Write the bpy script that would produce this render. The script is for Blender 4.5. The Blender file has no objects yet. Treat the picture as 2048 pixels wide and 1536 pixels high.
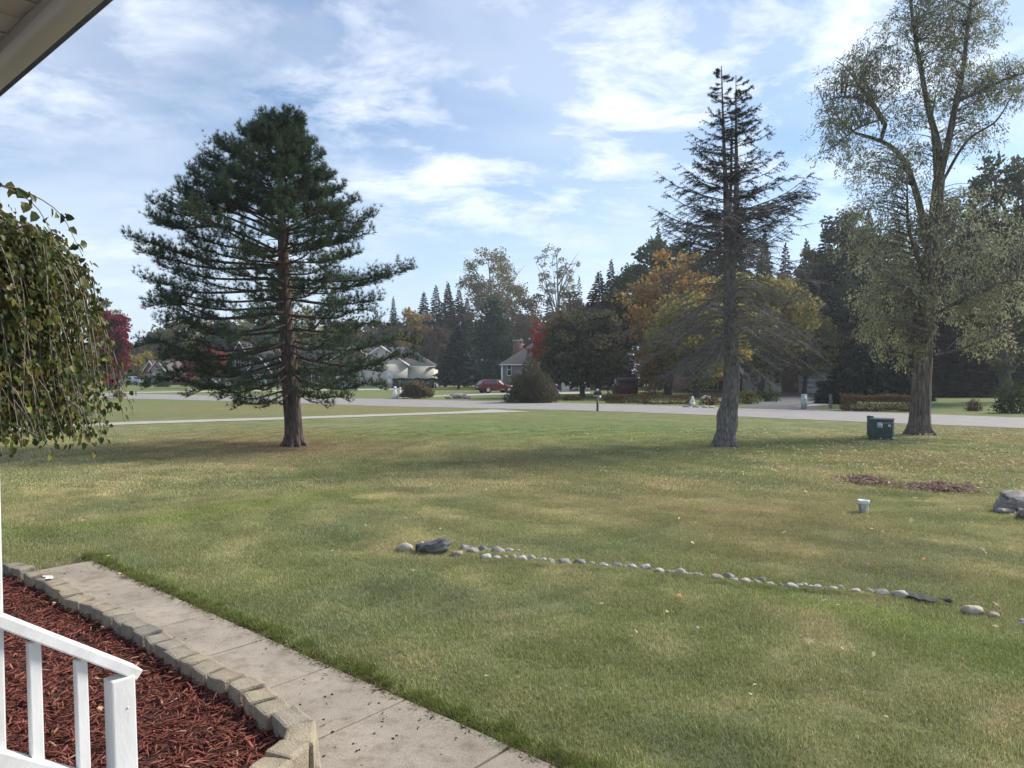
import bpy, bmesh, math, random
import numpy as np
from mathutils import Vector, Matrix, noise

# ------------------------------------------------------------------ camera, sky, sun, exposure
SC = bpy.context.scene
COL = SC.collection
random.seed(7); RNG = np.random.default_rng(11)
CAM_H = 2.2; FPX = 1440.0; PITCH = math.radians(0.716)
cd = bpy.data.cameras.new('camera'); cam = bpy.data.objects.new('camera', cd); COL.objects.link(cam)
cam.location = (0, 0, CAM_H); cam.rotation_euler = (math.pi/2 - PITCH, 0, 0)
cd.sensor_width = 36; cd.lens = FPX/2048*36; cd.clip_start = 0.05; cd.clip_end = 6000
SC.camera = cam
SUN_AZ = math.radians(62); SUN_EL = math.radians(39)
sv = Vector((math.sin(SUN_AZ)*math.cos(SUN_EL), math.cos(SUN_AZ)*math.cos(SUN_EL), math.sin(SUN_EL)))
SC.view_settings.view_transform = 'Standard'; SC.view_settings.look = 'None'
SC.view_settings.gamma = 1; SC.view_settings.use_curve_mapping = False
SC.view_settings.exposure = 1.45
ld = bpy.data.lights.new('sun', 'SUN'); ld.energy = 2.4; ld.angle = math.radians(14.0); ld.color = (1.0, 0.93, 0.82)
sun = bpy.data.objects.new('sun', ld); COL.objects.link(sun); sun.rotation_euler = (-sv).to_track_quat('-Z', 'Y').to_euler()

def nd(nt, t, **kw):
    n = nt.nodes.new(t)
    for k, v in kw.items():
        if k == 'ins':
            for a, b in v.items(): n.inputs[a].default_value = b
        else: setattr(n, k, v)
    return n
def lk(nt, a, b): nt.links.new(a, b)
def ramp(nt, stops, interp='LINEAR'):
    r = nt.nodes.new('ShaderNodeValToRGB'); cr = r.color_ramp; cr.interpolation = interp
    while len(cr.elements) < len(stops): cr.elements.new(0.5)
    for e, (p, c) in zip(cr.elements, stops):
        e.position = p; e.color = tuple(c)+(1,) if len(c) == 3 else c
    return r

def make_world():
    w = bpy.data.worlds.new('World'); SC.world = w; w.use_nodes = True
    nt = w.node_tree; nt.nodes.clear()
    out = nd(nt, 'ShaderNodeOutputWorld'); bg = nd(nt, 'ShaderNodeBackground'); bg.inputs['Strength'].default_value = 0.052
    sky = nd(nt, 'ShaderNodeTexSky', sky_type='NISHITA'); sky.sun_disc = False
    sky.sun_elevation = SUN_EL; sky.sun_rotation = SUN_AZ; sky.air_density = 1.0; sky.dust_density = 0.6; sky.ozone_density = 1.2
    tc = nd(nt, 'ShaderNodeTexCoord'); sep = nd(nt, 'ShaderNodeSeparateXYZ'); lk(nt, tc.outputs['Generated'], sep.inputs[0])
    # cloud layer: directions projected on a flat ceiling above
    zz = nd(nt, 'ShaderNodeMath', operation='MAXIMUM', ins={1: 0.0}); lk(nt, sep.outputs['Z'], zz.inputs[0])
    za = nd(nt, 'ShaderNodeMath', operation='ADD', ins={1: 0.22}); lk(nt, zz.outputs[0], za.inputs[0])
    dx = nd(nt, 'ShaderNodeMath', operation='DIVIDE'); lk(nt, sep.outputs['X'], dx.inputs[0]); lk(nt, za.outputs[0], dx.inputs[1])
    dy = nd(nt, 'ShaderNodeMath', operation='DIVIDE'); lk(nt, sep.outputs['Y'], dy.inputs[0]); lk(nt, za.outputs[0], dy.inputs[1])
    cb = nd(nt, 'ShaderNodeCombineXYZ'); lk(nt, dx.outputs[0], cb.inputs[0]); lk(nt, dy.outputs[0], cb.inputs[1])
    def noise_ramp(scale, detail, rough, dist, off, stops, sc=(1, 1, 1), rot=0):
        mp = nd(nt, 'ShaderNodeMapping'); mp.inputs['Location'].default_value = off; mp.inputs['Scale'].default_value = sc
        mp.inputs['Rotation'].default_value = (0, 0, rot)
        lk(nt, cb.outputs[0], mp.inputs['Vector'])
        n = nd(nt, 'ShaderNodeTexNoise', ins={'Scale': scale, 'Detail': detail, 'Roughness': rough, 'Distortion': dist})
        lk(nt, mp.outputs[0], n.inputs['Vector'])
        r = ramp(nt, [(p, (v, v, v)) for p, v in stops]); lk(nt, n.outputs['Fac'], r.inputs['Fac'])
        return r.outputs['Color']
    veil = noise_ramp(0.75, 5, 0.5, 0.7, CL_VEIL, [(0.36, 0.0), (0.62, 1.0)], (1, 1.25, 1), 0.35)
    puff = noise_ramp(3.2, 10, 0.64, 0.25, CL_PUFF, [(0.46, 0.0), (0.70, 1.0)], (1, 1.3, 1), 0.1)
    big = noise_ramp(0.9, 3, 0.5, 0.3, CL_BIG, [(0.40, 0.0), (0.60, 1.0)], (1, 1.2, 1))
    pm0 = nd(nt, 'ShaderNodeMath', operation='MULTIPLY'); lk(nt, puff, pm0.inputs[0]); lk(nt, big, pm0.inputs[1])
    fz = nd(nt, 'ShaderNodeMapRange', ins={1: 0.06, 2: 0.26, 3: 0.12, 4: 1.0}); lk(nt, zz.outputs[0], fz.inputs[0])
    pm = nd(nt, 'ShaderNodeMath', operation='MULTIPLY'); lk(nt, pm0.outputs[0], pm.inputs[0]); lk(nt, fz.outputs[0], pm.inputs[1])
    vm = nd(nt, 'ShaderNodeMath', operation='MULTIPLY', ins={1: 0.42}); lk(nt, veil, vm.inputs[0])
    # base sky lightened by thin haze
    hz = nd(nt, 'ShaderNodeMapRange', ins={1: 0.0, 2: 0.30, 3: 0.80, 4: 0.04}); lk(nt, zz.outputs[0], hz.inputs[0])
    m0 = nd(nt, 'ShaderNodeMixRGB', blend_type='MIX'); lk(nt, hz.outputs[0], m0.inputs['Fac'])
    tn = nd(nt, 'ShaderNodeMixRGB', blend_type='MULTIPLY'); tn.inputs['Fac'].default_value = 1; lk(nt, sky.outputs[0], tn.inputs[1]); tn.inputs[2].default_value = (0.80, 0.97, 1.10, 1)
    lk(nt, tn.outputs[0], m0.inputs[1]); m0.inputs[2].default_value = (5.6, 6.8, 8.6, 1)
    m1 = nd(nt, 'ShaderNodeMixRGB'); lk(nt, vm.outputs[0], m1.inputs['Fac']); lk(nt, m0.outputs[0], m1.inputs[1]); m1.inputs[2].default_value = (7.2, 7.8, 8.8, 1)
    pm2 = nd(nt, 'ShaderNodeMath', operation='MULTIPLY', ins={1: 0.9}); lk(nt, pm.outputs[0], pm2.inputs[0])
    m2 = nd(nt, 'ShaderNodeMixRGB'); lk(nt, pm2.outputs[0], m2.inputs['Fac']); lk(nt, m1.outputs[0], m2.inputs[1]); m2.inputs[2].default_value = (9.6, 9.9, 10.4, 1)
    lk(nt, m2.outputs[0], bg.inputs['Color']); lk(nt, bg.outputs[0], out.inputs['Surface'])
CL_VEIL = (-8.1, -4.9, 0); CL_PUFF = (6.6, 13.2, 0); CL_BIG = (3.9, -5.8, 0)
make_world()

# ------------------------------------------------------------------ measuring helpers
def ray(px, py):
    u = (px-1024)/FPX; v = (768-py)/FPX
    return Vector((u, math.cos(PITCH)+v*math.sin(PITCH), -math.sin(PITCH)+v*math.cos(PITCH)))
def G(px, py, z=0.0):
    d = ray(px, py); t = (z-CAM_H)/d.z
    return Vector((d.x*t, d.y*t, z))
def AT(px, py, D):
    d = ray(px, py); t = D/d.y
    return Vector((d.x*t, D, CAM_H+d.z*t))
def ZAT(py, D): return AT(1024, py, D).z
def XAT(px, D): return AT(px, 750, D).x

def vnoise(x, y, seed=0):
    x = np.asarray(x, float); y = np.asarray(y, float)
    xi = np.floor(x).astype(np.int64); yi = np.floor(y).astype(np.int64)
    fx = x-xi; fy = y-yi; fx = fx*fx*(3-2*fx); fy = fy*fy*(3-2*fy)
    def h(a, b):
        n = (a*374761393 + b*668265263 + seed*974711) & 0x7fffffff
        n = ((n ^ (n >> 13))*1274126177) & 0x7fffffff
        return ((n ^ (n >> 16)) & 0xffff)/65535.0
    return (h(xi, yi)*(1-fx)+h(xi+1, yi)*fx)*(1-fy) + (h(xi, yi+1)*(1-fx)+h(xi+1, yi+1)*fx)*fy
def fbm(x, y, seed=0, o=4):
    s = 0; a = 0.5; t = 0
    for i in range(o):
        s = s + a*vnoise(np.asarray(x)*2**i, np.asarray(y)*2**i, seed+i*17); t += a; a *= 0.55
    return s/t

# house frame: DV runs along the front of the house (and the walk), NV points out to the lawn
E0 = G(1090, 1536); E1 = G(180, 1125)
DV = (E1-E0).normalized(); NV = Vector((DV.y, -DV.x, 0))
if NV.y < 0: NV = -NV
def AB(x, y): return ((x-E1.x)*DV.x+(y-E1.y)*DV.y, (x-E1.x)*NV.x+(y-E1.y)*NV.y)
def FR(a, b, z=0): p = E1+DV*a+NV*b; return Vector((p.x, p.y, z))
RZ_D = math.atan2(DV.y, DV.x); RZ_N = math.atan2(NV.y, NV.x)

def gz(x, y):
    x = np.asarray(x, float); y = np.asarray(y, float)
    a, b = AB(x, y)
    f = np.clip((np.maximum(b, a)-0.4)/2.5, 0, 1)*np.clip((27-np.hypot(x, y))/8, 0, 1)
    return f*(fbm(x*0.16+3, y*0.16, 5, 2)-0.5)*0.16
def gzf(x, y): return float(gz(x, y))
def GL(px, py, zo=0.0):
    p = G(px, py)
    for _ in range(3):
        p = G(px, py, gzf(p.x, p.y))
    p.z += zo; return p

# ------------------------------------------------------------------ mesh building
class MB:
    def __init__(s): s.V = []; s.F = []; s.R = []; s.n = 0
    def add(s, v, f, rnd=None):
        v = np.asarray(v, float).reshape(-1, 3); f = np.asarray(f, np.int64)
        s.V.append(v); s.F.append(f+s.n); s.n += len(v)
        s.R.append(np.full(len(f), 0.5) if rnd is None else (np.full(len(f), rnd) if np.isscalar(rnd) else np.asarray(rnd, float)))
        return s
    def box(s, c, d, M=None, taper=1.0):
        x, y, z = [q/2 for q in d]; t = taper
        v = [(-x, -y, -z), (x, -y, -z), (x, y, -z), (-x, y, -z), (-x*t, -y*t, z), (x*t, -y*t, z), (x*t, y*t, z), (-x*t, y*t, z)]
        v = [(M @ Vector(q) if M else Vector(q)) + Vector(c) for q in v]
        return s.add([tuple(q) for q in v], [(0, 3, 2, 1), (4, 5, 6, 7), (0, 1, 5, 4), (1, 2, 6, 5), (2, 3, 7, 6), (3, 0, 4, 7)])
    def bx(s, x0, x1, y0, y1, z0, z1): return s.box(((x0+x1)/2, (y0+y1)/2, (z0+z1)/2), (x1-x0, y1-y0, z1-z0))
    def tube(s, P, R, k=6, rnd=None, cap=True):
        P = np.asarray(P, float); n = len(P); R = np.broadcast_to(np.asarray(R, float), (n,))
        T = np.gradient(P, axis=0); T /= np.linalg.norm(T, axis=1)[:, None]+1e-9
        ref = np.array([0, 0, 1.0]) if abs(T[0][2]) < 0.9 else np.array([1.0, 0, 0])
        U = np.cross(T, ref); U /= np.linalg.norm(U, axis=1)[:, None]+1e-9
        W = np.cross(T, U); a = np.arange(k)*2*math.pi/k
        V = P[:, None, :]+R[:, None, None]*(U[:, None, :]*np.cos(a)[None, :, None]+W[:, None, :]*np.sin(a)[None, :, None])
        i = np.arange(n-1)[:, None]*k; j = np.arange(k)[None, :]; j2 = (j+1) % k
        F = np.stack([i+j, i+j2, i+k+j2, i+k+j], -1).reshape(-1, 4)
        s.add(V.reshape(-1, 3), F, rnd)
        if cap and k == 4: s.add(V[-1], [(0, 1, 2, 3)], rnd)
        elif cap and k > 4:
            c = P[-1]; s.add(np.vstack([V[-1], c]), [(q, (q+1) % k, k) for q in range(k)], rnd)
            c = P[0]; s.add(np.vstack([V[0], c]), [((q+1) % k, q, k) for q in range(k)], rnd)
        return s
    def lathe(s, prof, k=20, c=(0, 0, 0)):
        prof = np.asarray(prof, float); n = len(prof); a = np.arange(k)*2*math.pi/k
        V = np.stack([prof[:, 0][:, None]*np.cos(a), prof[:, 0][:, None]*np.sin(a), np.repeat(prof[:, 1][:, None], k, 1)], -1)+np.array(c)
        i = np.arange(n-1)[:, None]*k; j = np.arange(k)[None, :]; j2 = (j+1) % k
        return s.add(V.reshape(-1, 3), np.stack([i+j, i+j2, i+k+j2, i+k+j], -1).reshape(-1, 4))
    def prism(s, poly, y0, y1):
        n = len(poly)
        v = [(x, y0, z) for x, z in poly]+[(x, y1, z) for x, z in poly]
        s.poly([(x, y0, z) for x, z in poly]); s.poly([(x, y1, z) for x, z in poly][::-1])
        return s.add(v, [(i, i+n, (i+1) % n+n, (i+1) % n) for i in range(n)])
    def poly(s, pts):
        n = len(pts); c = np.mean(np.asarray(pts, float), axis=0)
        if n == 4: return s.add(pts, [(0, 1, 2, 3)])
        return s.add(list(pts)+[tuple(c)], [(i, (i+1) % n, n) for i in range(n)])
    def mesh(s, name, smooth=False):
        me = bpy.data.meshes.new(name)
        V = np.concatenate(s.V) if s.V else np.zeros((0, 3))
        me.vertices.add(len(V)); me.vertices.foreach_set('co', V.astype(np.float32).ravel())
        L = np.concatenate([f.ravel() for f in s.F]); tot = np.concatenate([np.full(len(f), f.shape[1]) for f in s.F])
        st = np.concatenate([[0], np.cumsum(tot)[:-1]])
        me.loops.add(len(L)); me.loops.foreach_set('vertex_index', L.astype(np.int32))
        me.polygons.add(len(tot)); me.polygons.foreach_set('loop_start', st.astype(np.int32)); me.polygons.foreach_set('loop_total', tot.astype(np.int32))
        if smooth: me.polygons.foreach_set('use_smooth', np.ones(len(tot), bool))
        me.update(calc_edges=True)
        at = me.attributes.new('rnd', 'FLOAT', 'FACE'); at.data.foreach_set('value', np.concatenate(s.R).astype(np.float32))
        return me
    def build(s, name, mat, parent=None, smooth=False):
        return ob(name, s.mesh(name, smooth), mat, parent)
def ob(name, me, mat=None, parent=None, loc=None, rz=None):
    o = bpy.data.objects.new(name, me); COL.objects.link(o)
    if mat is not None and me is not None and len(me.materials) == 0: me.materials.append(mat)
    if parent is not None: o.parent = parent
    if loc is not None: o.location = loc
    if rz is not None: o.rotation_euler = (0, 0, rz)
    return o
def tag(o, label=None, cat=None, group=None, kind=None):
    if label: o['label'] = label
    if cat: o['category'] = cat
    if group: o['group'] = group
    if kind: o['kind'] = kind
    return o
def thing(name, label, cat, loc=(0, 0, 0), rz=0, group=None):
    o = ob(name, None, None, None, loc, rz); o.empty_display_size = 0.2
    return tag(o, label, cat, group)
def copy_tree(o, parent=None):
    c = o.copy(); COL.objects.link(c); c.parent = parent
    for ch in list(o.children): copy_tree(ch, c)
    return c
def clone(o, label, loc, rz=0, sc=(1, 1, 1), group=None):
    c = copy_tree(o); c.location = loc; c.rotation_euler = (0, 0, rz); c.scale = sc
    c['label'] = label
    if group: c['group'] = group
    elif 'group' in c: del c['group']
    return c
def noisy_bm(bm, amp, freq, seed=0):
    for v in bm.verts:
        p = v.co*freq+Vector((seed*7.1, seed*3.3, seed*1.7))
        v.co += Vector((noise.noise(p), noise.noise(p+Vector((31, 0, 0))), noise.noise(p+Vector((0, 57, 0)))))*amp
def bm_mesh(bm, name, smooth=False):
    me = bpy.data.meshes.new(name); bm.to_mesh(me); bm.free()
    if smooth: me.polygons.foreach_set('use_smooth', np.ones(len(me.polygons), bool))
    return me
def block_mesh(name, dims, bev=0.012, amp=0.006, freq=9, seed=0, cuts=2, taper=None):
    bm = bmesh.new(); bmesh.ops.create_cube(bm, size=1)
    for v in bm.verts:
        v.co.x *= dims[0]; v.co.y *= dims[1]; v.co.z *= dims[2]
        if taper and v.co.y < 0: v.co.x *= taper
    if bev: bmesh.ops.bevel(bm, geom=bm.edges[:], offset=bev, segments=2, affect='EDGES', profile=0.6)
    if cuts: bmesh.ops.subdivide_edges(bm, edges=[e for e in bm.edges if e.calc_length() > bev*2], cuts=cuts, use_grid_fill=True)
    if amp: noisy_bm(bm, amp, freq, seed)
    return bm_mesh(bm, name, False)
def rock_mesh(name, seed, sub=3, amp=0.22, flat=0.7, ang=0.0):
    bm = bmesh.new(); bmesh.ops.create_icosphere(bm, subdivisions=sub, radius=1)
    for v in bm.verts:
        p = v.co.copy()
        v.co *= 1+amp*noise.noise(p*1.1+Vector((seed*5.3, 2, seed)))+amp*0.4*noise.noise(p*2.7+Vector((seed, 9, 1)))
        if ang:
            c = noise.cell(p*1.4+Vector((seed*2.2, 0, 0))); v.co *= 1+ang*(c-0.5)
        v.co.z *= flat
    return bm_mesh(bm, name, True)

# ------------------------------------------------------------------ materials
MATS = {}
def newmat(name):
    m = bpy.data.materials.new(name); m.use_nodes = True; nt = m.node_tree; nt.nodes.clear()
    out = nd(nt, 'ShaderNodeOutputMaterial'); MATS[name] = m
    return m, nt, out
def plain(name, col, rough=0.6, var=0.12, scale=6.0, bump=0.0, bscale=30, metal=0.0, spec=0.4, wear=None, stretch=(1, 1, 1), coord='Object'):
    m, nt, out = newmat(name)
    b = nd(nt, 'ShaderNodeBsdfPrincipled', ins={'Roughness': rough, 'Metallic': metal, 'Specular IOR Level': spec})
    tc = nd(nt, 'ShaderNodeTexCoord'); mp = nd(nt, 'ShaderNodeMapping'); mp.inputs['Scale'].default_value = stretch
    lk(nt, tc.outputs[coord], mp.inputs['Vector'])
    n = nd(nt, 'ShaderNodeTexNoise', ins={'Scale': scale, 'Detail': 6, 'Roughness': 0.6}); lk(nt, mp.outputs[0], n.inputs['Vector'])
    lo = tuple(c*(1-var) for c in col); hi = tuple(min(1, c*(1+var)) for c in col)
    if wear: lo = wear
    r = ramp(nt, [(0.3, lo), (0.7, hi)]); lk(nt, n.outputs['Fac'], r.inputs['Fac']); lk(nt, r.outputs[0], b.inputs['Base Color'])
    if bump:
        n2 = nd(nt, 'ShaderNodeTexNoise', ins={'Scale': bscale, 'Detail': 4}); lk(nt, mp.outputs[0], n2.inputs['Vector'])
        bp = nd(nt, 'ShaderNodeBump', ins={'Strength': bump, 'Distance': 0.02}); lk(nt, n2.outputs['Fac'], bp.inputs['Height']); lk(nt, bp.outputs[0], b.inputs['Normal'])
    lk(nt, b.outputs[0], out.inputs['Surface']); return m
def leafmat(name, cols, trans=0.35, attr='rnd', instancer=False, gloss=0.0):
    m, nt, out = newmat(name)
    a = nd(nt, 'ShaderNodeAttribute', attribute_name=attr)
    if instancer: a.attribute_type = 'INSTANCER'
    r = ramp(nt, [(i/(len(cols)-1), c) for i, c in enumerate(cols)]); lk(nt, a.outputs['Fac'], r.inputs['Fac'])
    d = nd(nt, 'ShaderNodeBsdfDiffuse'); t = nd(nt, 'ShaderNodeBsdfTranslucent'); mx = nd(nt, 'ShaderNodeMixShader'); mx.inputs[0].default_value = trans
    lk(nt, r.outputs[0], d.inputs[0]); lk(nt, r.outputs[0], t.inputs[0]); lk(nt, d.outputs[0], mx.inputs[1]); lk(nt, t.outputs[0], mx.inputs[2])
    last = mx
    if gloss:
        g = nd(nt, 'ShaderNodeBsdfGlossy', ins={'Roughness': 0.4}); g.inputs[0].default_value = (0.8, 0.85, 0.9, 1)
        m2 = nd(nt, 'ShaderNodeMixShader'); m2.inputs[0].default_value = gloss; lk(nt, mx.outputs[0], m2.inputs[1]); lk(nt, g.outputs[0], m2.inputs[2]); last = m2
    lk(nt, last.outputs[0], out.inputs['Surface']); return m
def bark(name, c1, c2, scale=14, stretch=(1, 1, 0.16), bump=0.9, dist=0.05):
    m, nt, out = newmat(name)
    b = nd(nt, 'ShaderNodeBsdfPrincipled', ins={'Roughness': 0.9, 'Specular IOR Level': 0.15})
    tc = nd(nt, 'ShaderNodeTexCoord'); mp = nd(nt, 'ShaderNodeMapping'); mp.inputs['Scale'].default_value = stretch
    lk(nt, tc.outputs['Object'], mp.inputs['Vector'])
    n = nd(nt, 'ShaderNodeTexNoise', ins={'Scale': scale, 'Detail': 7, 'Roughness': 0.65, 'Distortion': 0.6}); lk(nt, mp.outputs[0], n.inputs['Vector'])
    v = nd(nt, 'ShaderNodeTexVoronoi', ins={'Scale': scale*1.1}, feature='DISTANCE_TO_EDGE'); lk(nt, mp.outputs[0], v.inputs['Vector'])
    mul = nd(nt, 'ShaderNodeMath', operation='MULTIPLY_ADD', ins={1: 0.9, 2: 0.0}); lk(nt, v.outputs['Distance'], mul.inputs[0])
    ad = nd(nt, 'ShaderNodeMath', operation='ADD'); lk(nt, n.outputs['Fac'], ad.inputs[0]); lk(nt, mul.outputs[0], ad.inputs[1])
    r = ramp(nt, [(0.38, c1), (0.85, c2)]); lk(nt, ad.outputs[0], r.inputs['Fac']); lk(nt, r.outputs[0], b.inputs['Base Color'])
    bp = nd(nt, 'ShaderNodeBump', ins={'Strength': bump, 'Distance': dist}); lk(nt, ad.outputs[0], bp.inputs['Height']); lk(nt, bp.outputs[0], b.inputs['Normal'])
    lk(nt, b.outputs[0], out.inputs['Surface']); return m
def ruled(name, col, line, pitch, axis='Z', frac=0.12, rough=0.6, second=None, mortar=None):
    """boards or courses as a fine ruling across one axis (for walls far away)"""
    m, nt, out = newmat(name)
    b = nd(nt, 'ShaderNodeBsdfPrincipled', ins={'Roughness': rough, 'Specular IOR Level': 0.2})
    tc = nd(nt, 'ShaderNodeTexCoord'); sp = nd(nt, 'ShaderNodeSeparateXYZ'); lk(nt, tc.outputs['Object'], sp.inputs[0])
    dv = nd(nt, 'ShaderNodeMath', operation='DIVIDE', ins={1: pitch}); lk(nt, sp.outputs[axis], dv.inputs[0])
    fr = nd(nt, 'ShaderNodeMath', operation='FRACT'); lk(nt, dv.outputs[0], fr.inputs[0])
    lt = nd(nt, 'ShaderNodeMath', operation='LESS_THAN', ins={1: frac}); lk(nt, fr.outputs[0], lt.inputs[0])
    n = nd(nt, 'ShaderNodeTexNoise', ins={'Scale': 1.7, 'Detail': 8, 'Roughness': 0.7}); lk(nt, tc.outputs['Object'], n.inputs['Vector'])
    r = ramp(nt, [(0.3, tuple(c*0.86 for c in col)), (0.7, second or tuple(min(1, c*1.08) for c in col))]); lk(nt, n.outputs['Fac'], r.inputs['Fac'])
    mx = nd(nt, 'ShaderNodeMixRGB'); lk(nt, lt.outputs[0], mx.inputs['Fac']); lk(nt, r.outputs[0], mx.inputs[1]); mx.inputs[2].default_value = (*line, 1)
    lk(nt, mx.outputs[0], b.inputs['Base Color']); lk(nt, b.outputs[0], out.inputs['Surface']); return m
def tinted(name, cols, rough=0.85, scale=40, speck=0.35, bump=0.5, bscale=60):
    """stone whose tint differs from object to object"""
    m, nt, out = newmat(name)
    b = nd(nt, 'ShaderNodeBsdfPrincipled', ins={'Roughness': rough, 'Specular IOR Level': 0.25})
    oi = nd(nt, 'ShaderNodeObjectInfo'); r = ramp(nt, [(i/(len(cols)-1), c) for i, c in enumerate(cols)]); sc_ = nd(nt, 'ShaderNodeSeparateColor'); lk(nt, oi.outputs['Color'], sc_.inputs[0]); lk(nt, sc_.outputs[0], r.inputs['Fac'])
    tc = nd(nt, 'ShaderNodeTexCoord')
    n = nd(nt, 'ShaderNodeTexNoise', ins={'Scale': scale, 'Detail': 8, 'Roughness': 0.75}); lk(nt, tc.outputs['Object'], n.inputs['Vector'])
    n3 = nd(nt, 'ShaderNodeTexNoise', ins={'Scale': scale*0.15, 'Detail': 3}); lk(nt, tc.outputs['Object'], n3.inputs['Vector'])
    ad = nd(nt, 'ShaderNodeMath', operation='ADD'); lk(nt, n.outputs['Fac'], ad.inputs[0]); lk(nt, n3.outputs['Fac'], ad.inputs[1])
    r2 = ramp(nt, [(0.35, (1-speck,)*3), (0.65, (1+speck*0.6,)*3)])
    hf = nd(nt, 'ShaderNodeMath', operation='MULTIPLY', ins={1: 0.5}); lk(nt, ad.outputs[0], hf.inputs[0]); lk(nt, hf.outputs[0], r2.inputs['Fac'])
    mx = nd(nt, 'ShaderNodeMixRGB', blend_type='MULTIPLY'); mx.inputs['Fac'].default_value = 1; lk(nt, r.outputs[0], mx.inputs[1]); lk(nt, r2.outputs[0], mx.inputs[2])
    lk(nt, mx.outputs[0], b.inputs['Base Color'])
    n2 = nd(nt, 'ShaderNodeTexNoise', ins={'Scale': bscale, 'Detail': 6}); lk(nt, tc.outputs['Object'], n2.inputs['Vector'])
    bp = nd(nt, 'ShaderNodeBump', ins={'Strength': bump, 'Distance': 0.01}); lk(nt, n2.outputs['Fac'], bp.inputs['Height']); lk(nt, bp.outputs[0], b.inputs['Normal'])
    lk(nt, b.outputs[0], out.inputs['Surface']); return m
def glassmat(name, col=(0.03, 0.035, 0.04), rough=0.08):
    return plain(name, col, rough, 0.05, spec=0.8)
# ------------------------------------------------------------------ ground and lawn
PINE = G(588, 891); FIR = G(1450, 894); BIG = G(1839, 869)
def seg_dist(x, y, A, B):
    ax, ay = A.x, A.y; dx, dy = B.x-ax, B.y-ay; L2 = dx*dx+dy*dy
    t = np.clip(((x-ax)*dx+(y-ay)*dy)/L2, 0, 1)
    return np.hypot(x-ax-t*dx, y-ay-t*dy)
LUSH = [(G(-60, 1072), G(330, 1040), 0.42), (G(330, 1040), G(520, 1012), 0.38), (G(520, 1012), G(720, 985), 0.30),
        (G(1520, 1195), G(1760, 1235), 0.22), (G(1760, 1235), G(2100, 1330), 0.35), (G(1850, 1290), G(2100, 1345), 0.3)]
def lawn_rgb(x, y):
    x = np.asarray(x, float); y = np.asarray(y, float); r = np.hypot(x, y)
    n1 = fbm(x*0.22, y*0.22, 1); n2 = fbm(x*0.75+9, y*0.75, 2); n3 = fbm(x*2.3, y*2.3, 3); n4 = fbm(x*0.11+4, y*0.11+2, 8)
    C = lambda c: np.array(c)[None, :]
    def mix(A, B, t): t = np.clip(t, 0, 1)[:, None]; return A*(1-t)+B*t
    base = mix(C((0.125, 0.134, 0.050)), C((0.150, 0.146, 0.068)), (n1-0.35)/0.3)
    base = mix(base, C((0.215, 0.182, 0.094)), np.clip((n2-0.47)/0.25, 0, 1)*0.6+np.clip((n3-0.48)/0.3, 0, 1)*0.5)
    base = mix(base, C((0.088, 0.108, 0.058)), np.clip((fbm(x*0.9+40, y*0.9, 21)-0.52)/0.2, 0, 1)*0.6)
    base = mix(base, C((0.155, 0.118, 0.056)), np.clip((n4-0.52)/0.15, 0, 1)*0.5*np.clip((r-5)/5, 0, 1))
    far = np.clip((r-30)/15, 0, 1)
    base = mix(base, C((0.085, 0.115, 0.033)), far*0.7)
    # greener stretch towards the road, browner one by the drive and round the pine
    base = mix(base, C((0.085, 0.125, 0.030)), np.exp(-((x-2)/9)**2-((y-31)/7)**2)*0.8)
    base = mix(base, C((0.150, 0.120, 0.052)), np.exp(-((x+13)/16)**2-((y-47)/7)**2)*0.75)
    dp = np.hypot((x-PINE.x+0.8)/1.5, y-PINE.y+0.6)
    base = mix(base, C((0.135, 0.098, 0.055)), np.exp(-(dp/3.6)**2)*0.85*np.clip(0.5+n2, 0, 1))
    base = mix(base, C((0.130, 0.088, 0.055)), np.exp(-(np.hypot(x-PINE.x, y-PINE.y)/0.9)**2)*0.8)
    for A, B, w in LUSH:
        d = seg_dist(x, y, A, B)*(0.7+0.6*n3)
        base = mix(base, C((0.112, 0.142, 0.036)), np.exp(-(d/w)**2)*0.62)
    a, b = AB(x, y)
    edge = np.where(a < 0.3, np.exp(-((b-0.18)/0.16)**2), 0)
    base = mix(base, C((0.085, 0.115, 0.032)), edge*0.6)
    soil = ((b < 0.06) & (a < 0.15)) | ((b < -0.9))
    base = np.where((soil & (a < 0.6))[:, None], C((0.075, 0.058, 0.042)), base)
    g = base.mean(1, keepdims=True); base = (g+(base-g)*0.80)*np.array((0.995, 1.03, 0.99))
    arc = np.hypot(x-9, y-20)*2*math.pi/1.15
    return base*1.5*((0.85+0.3*n3)*(1+0.07*np.sin(arc+1.5*n1*6)))[:, None]

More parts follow.
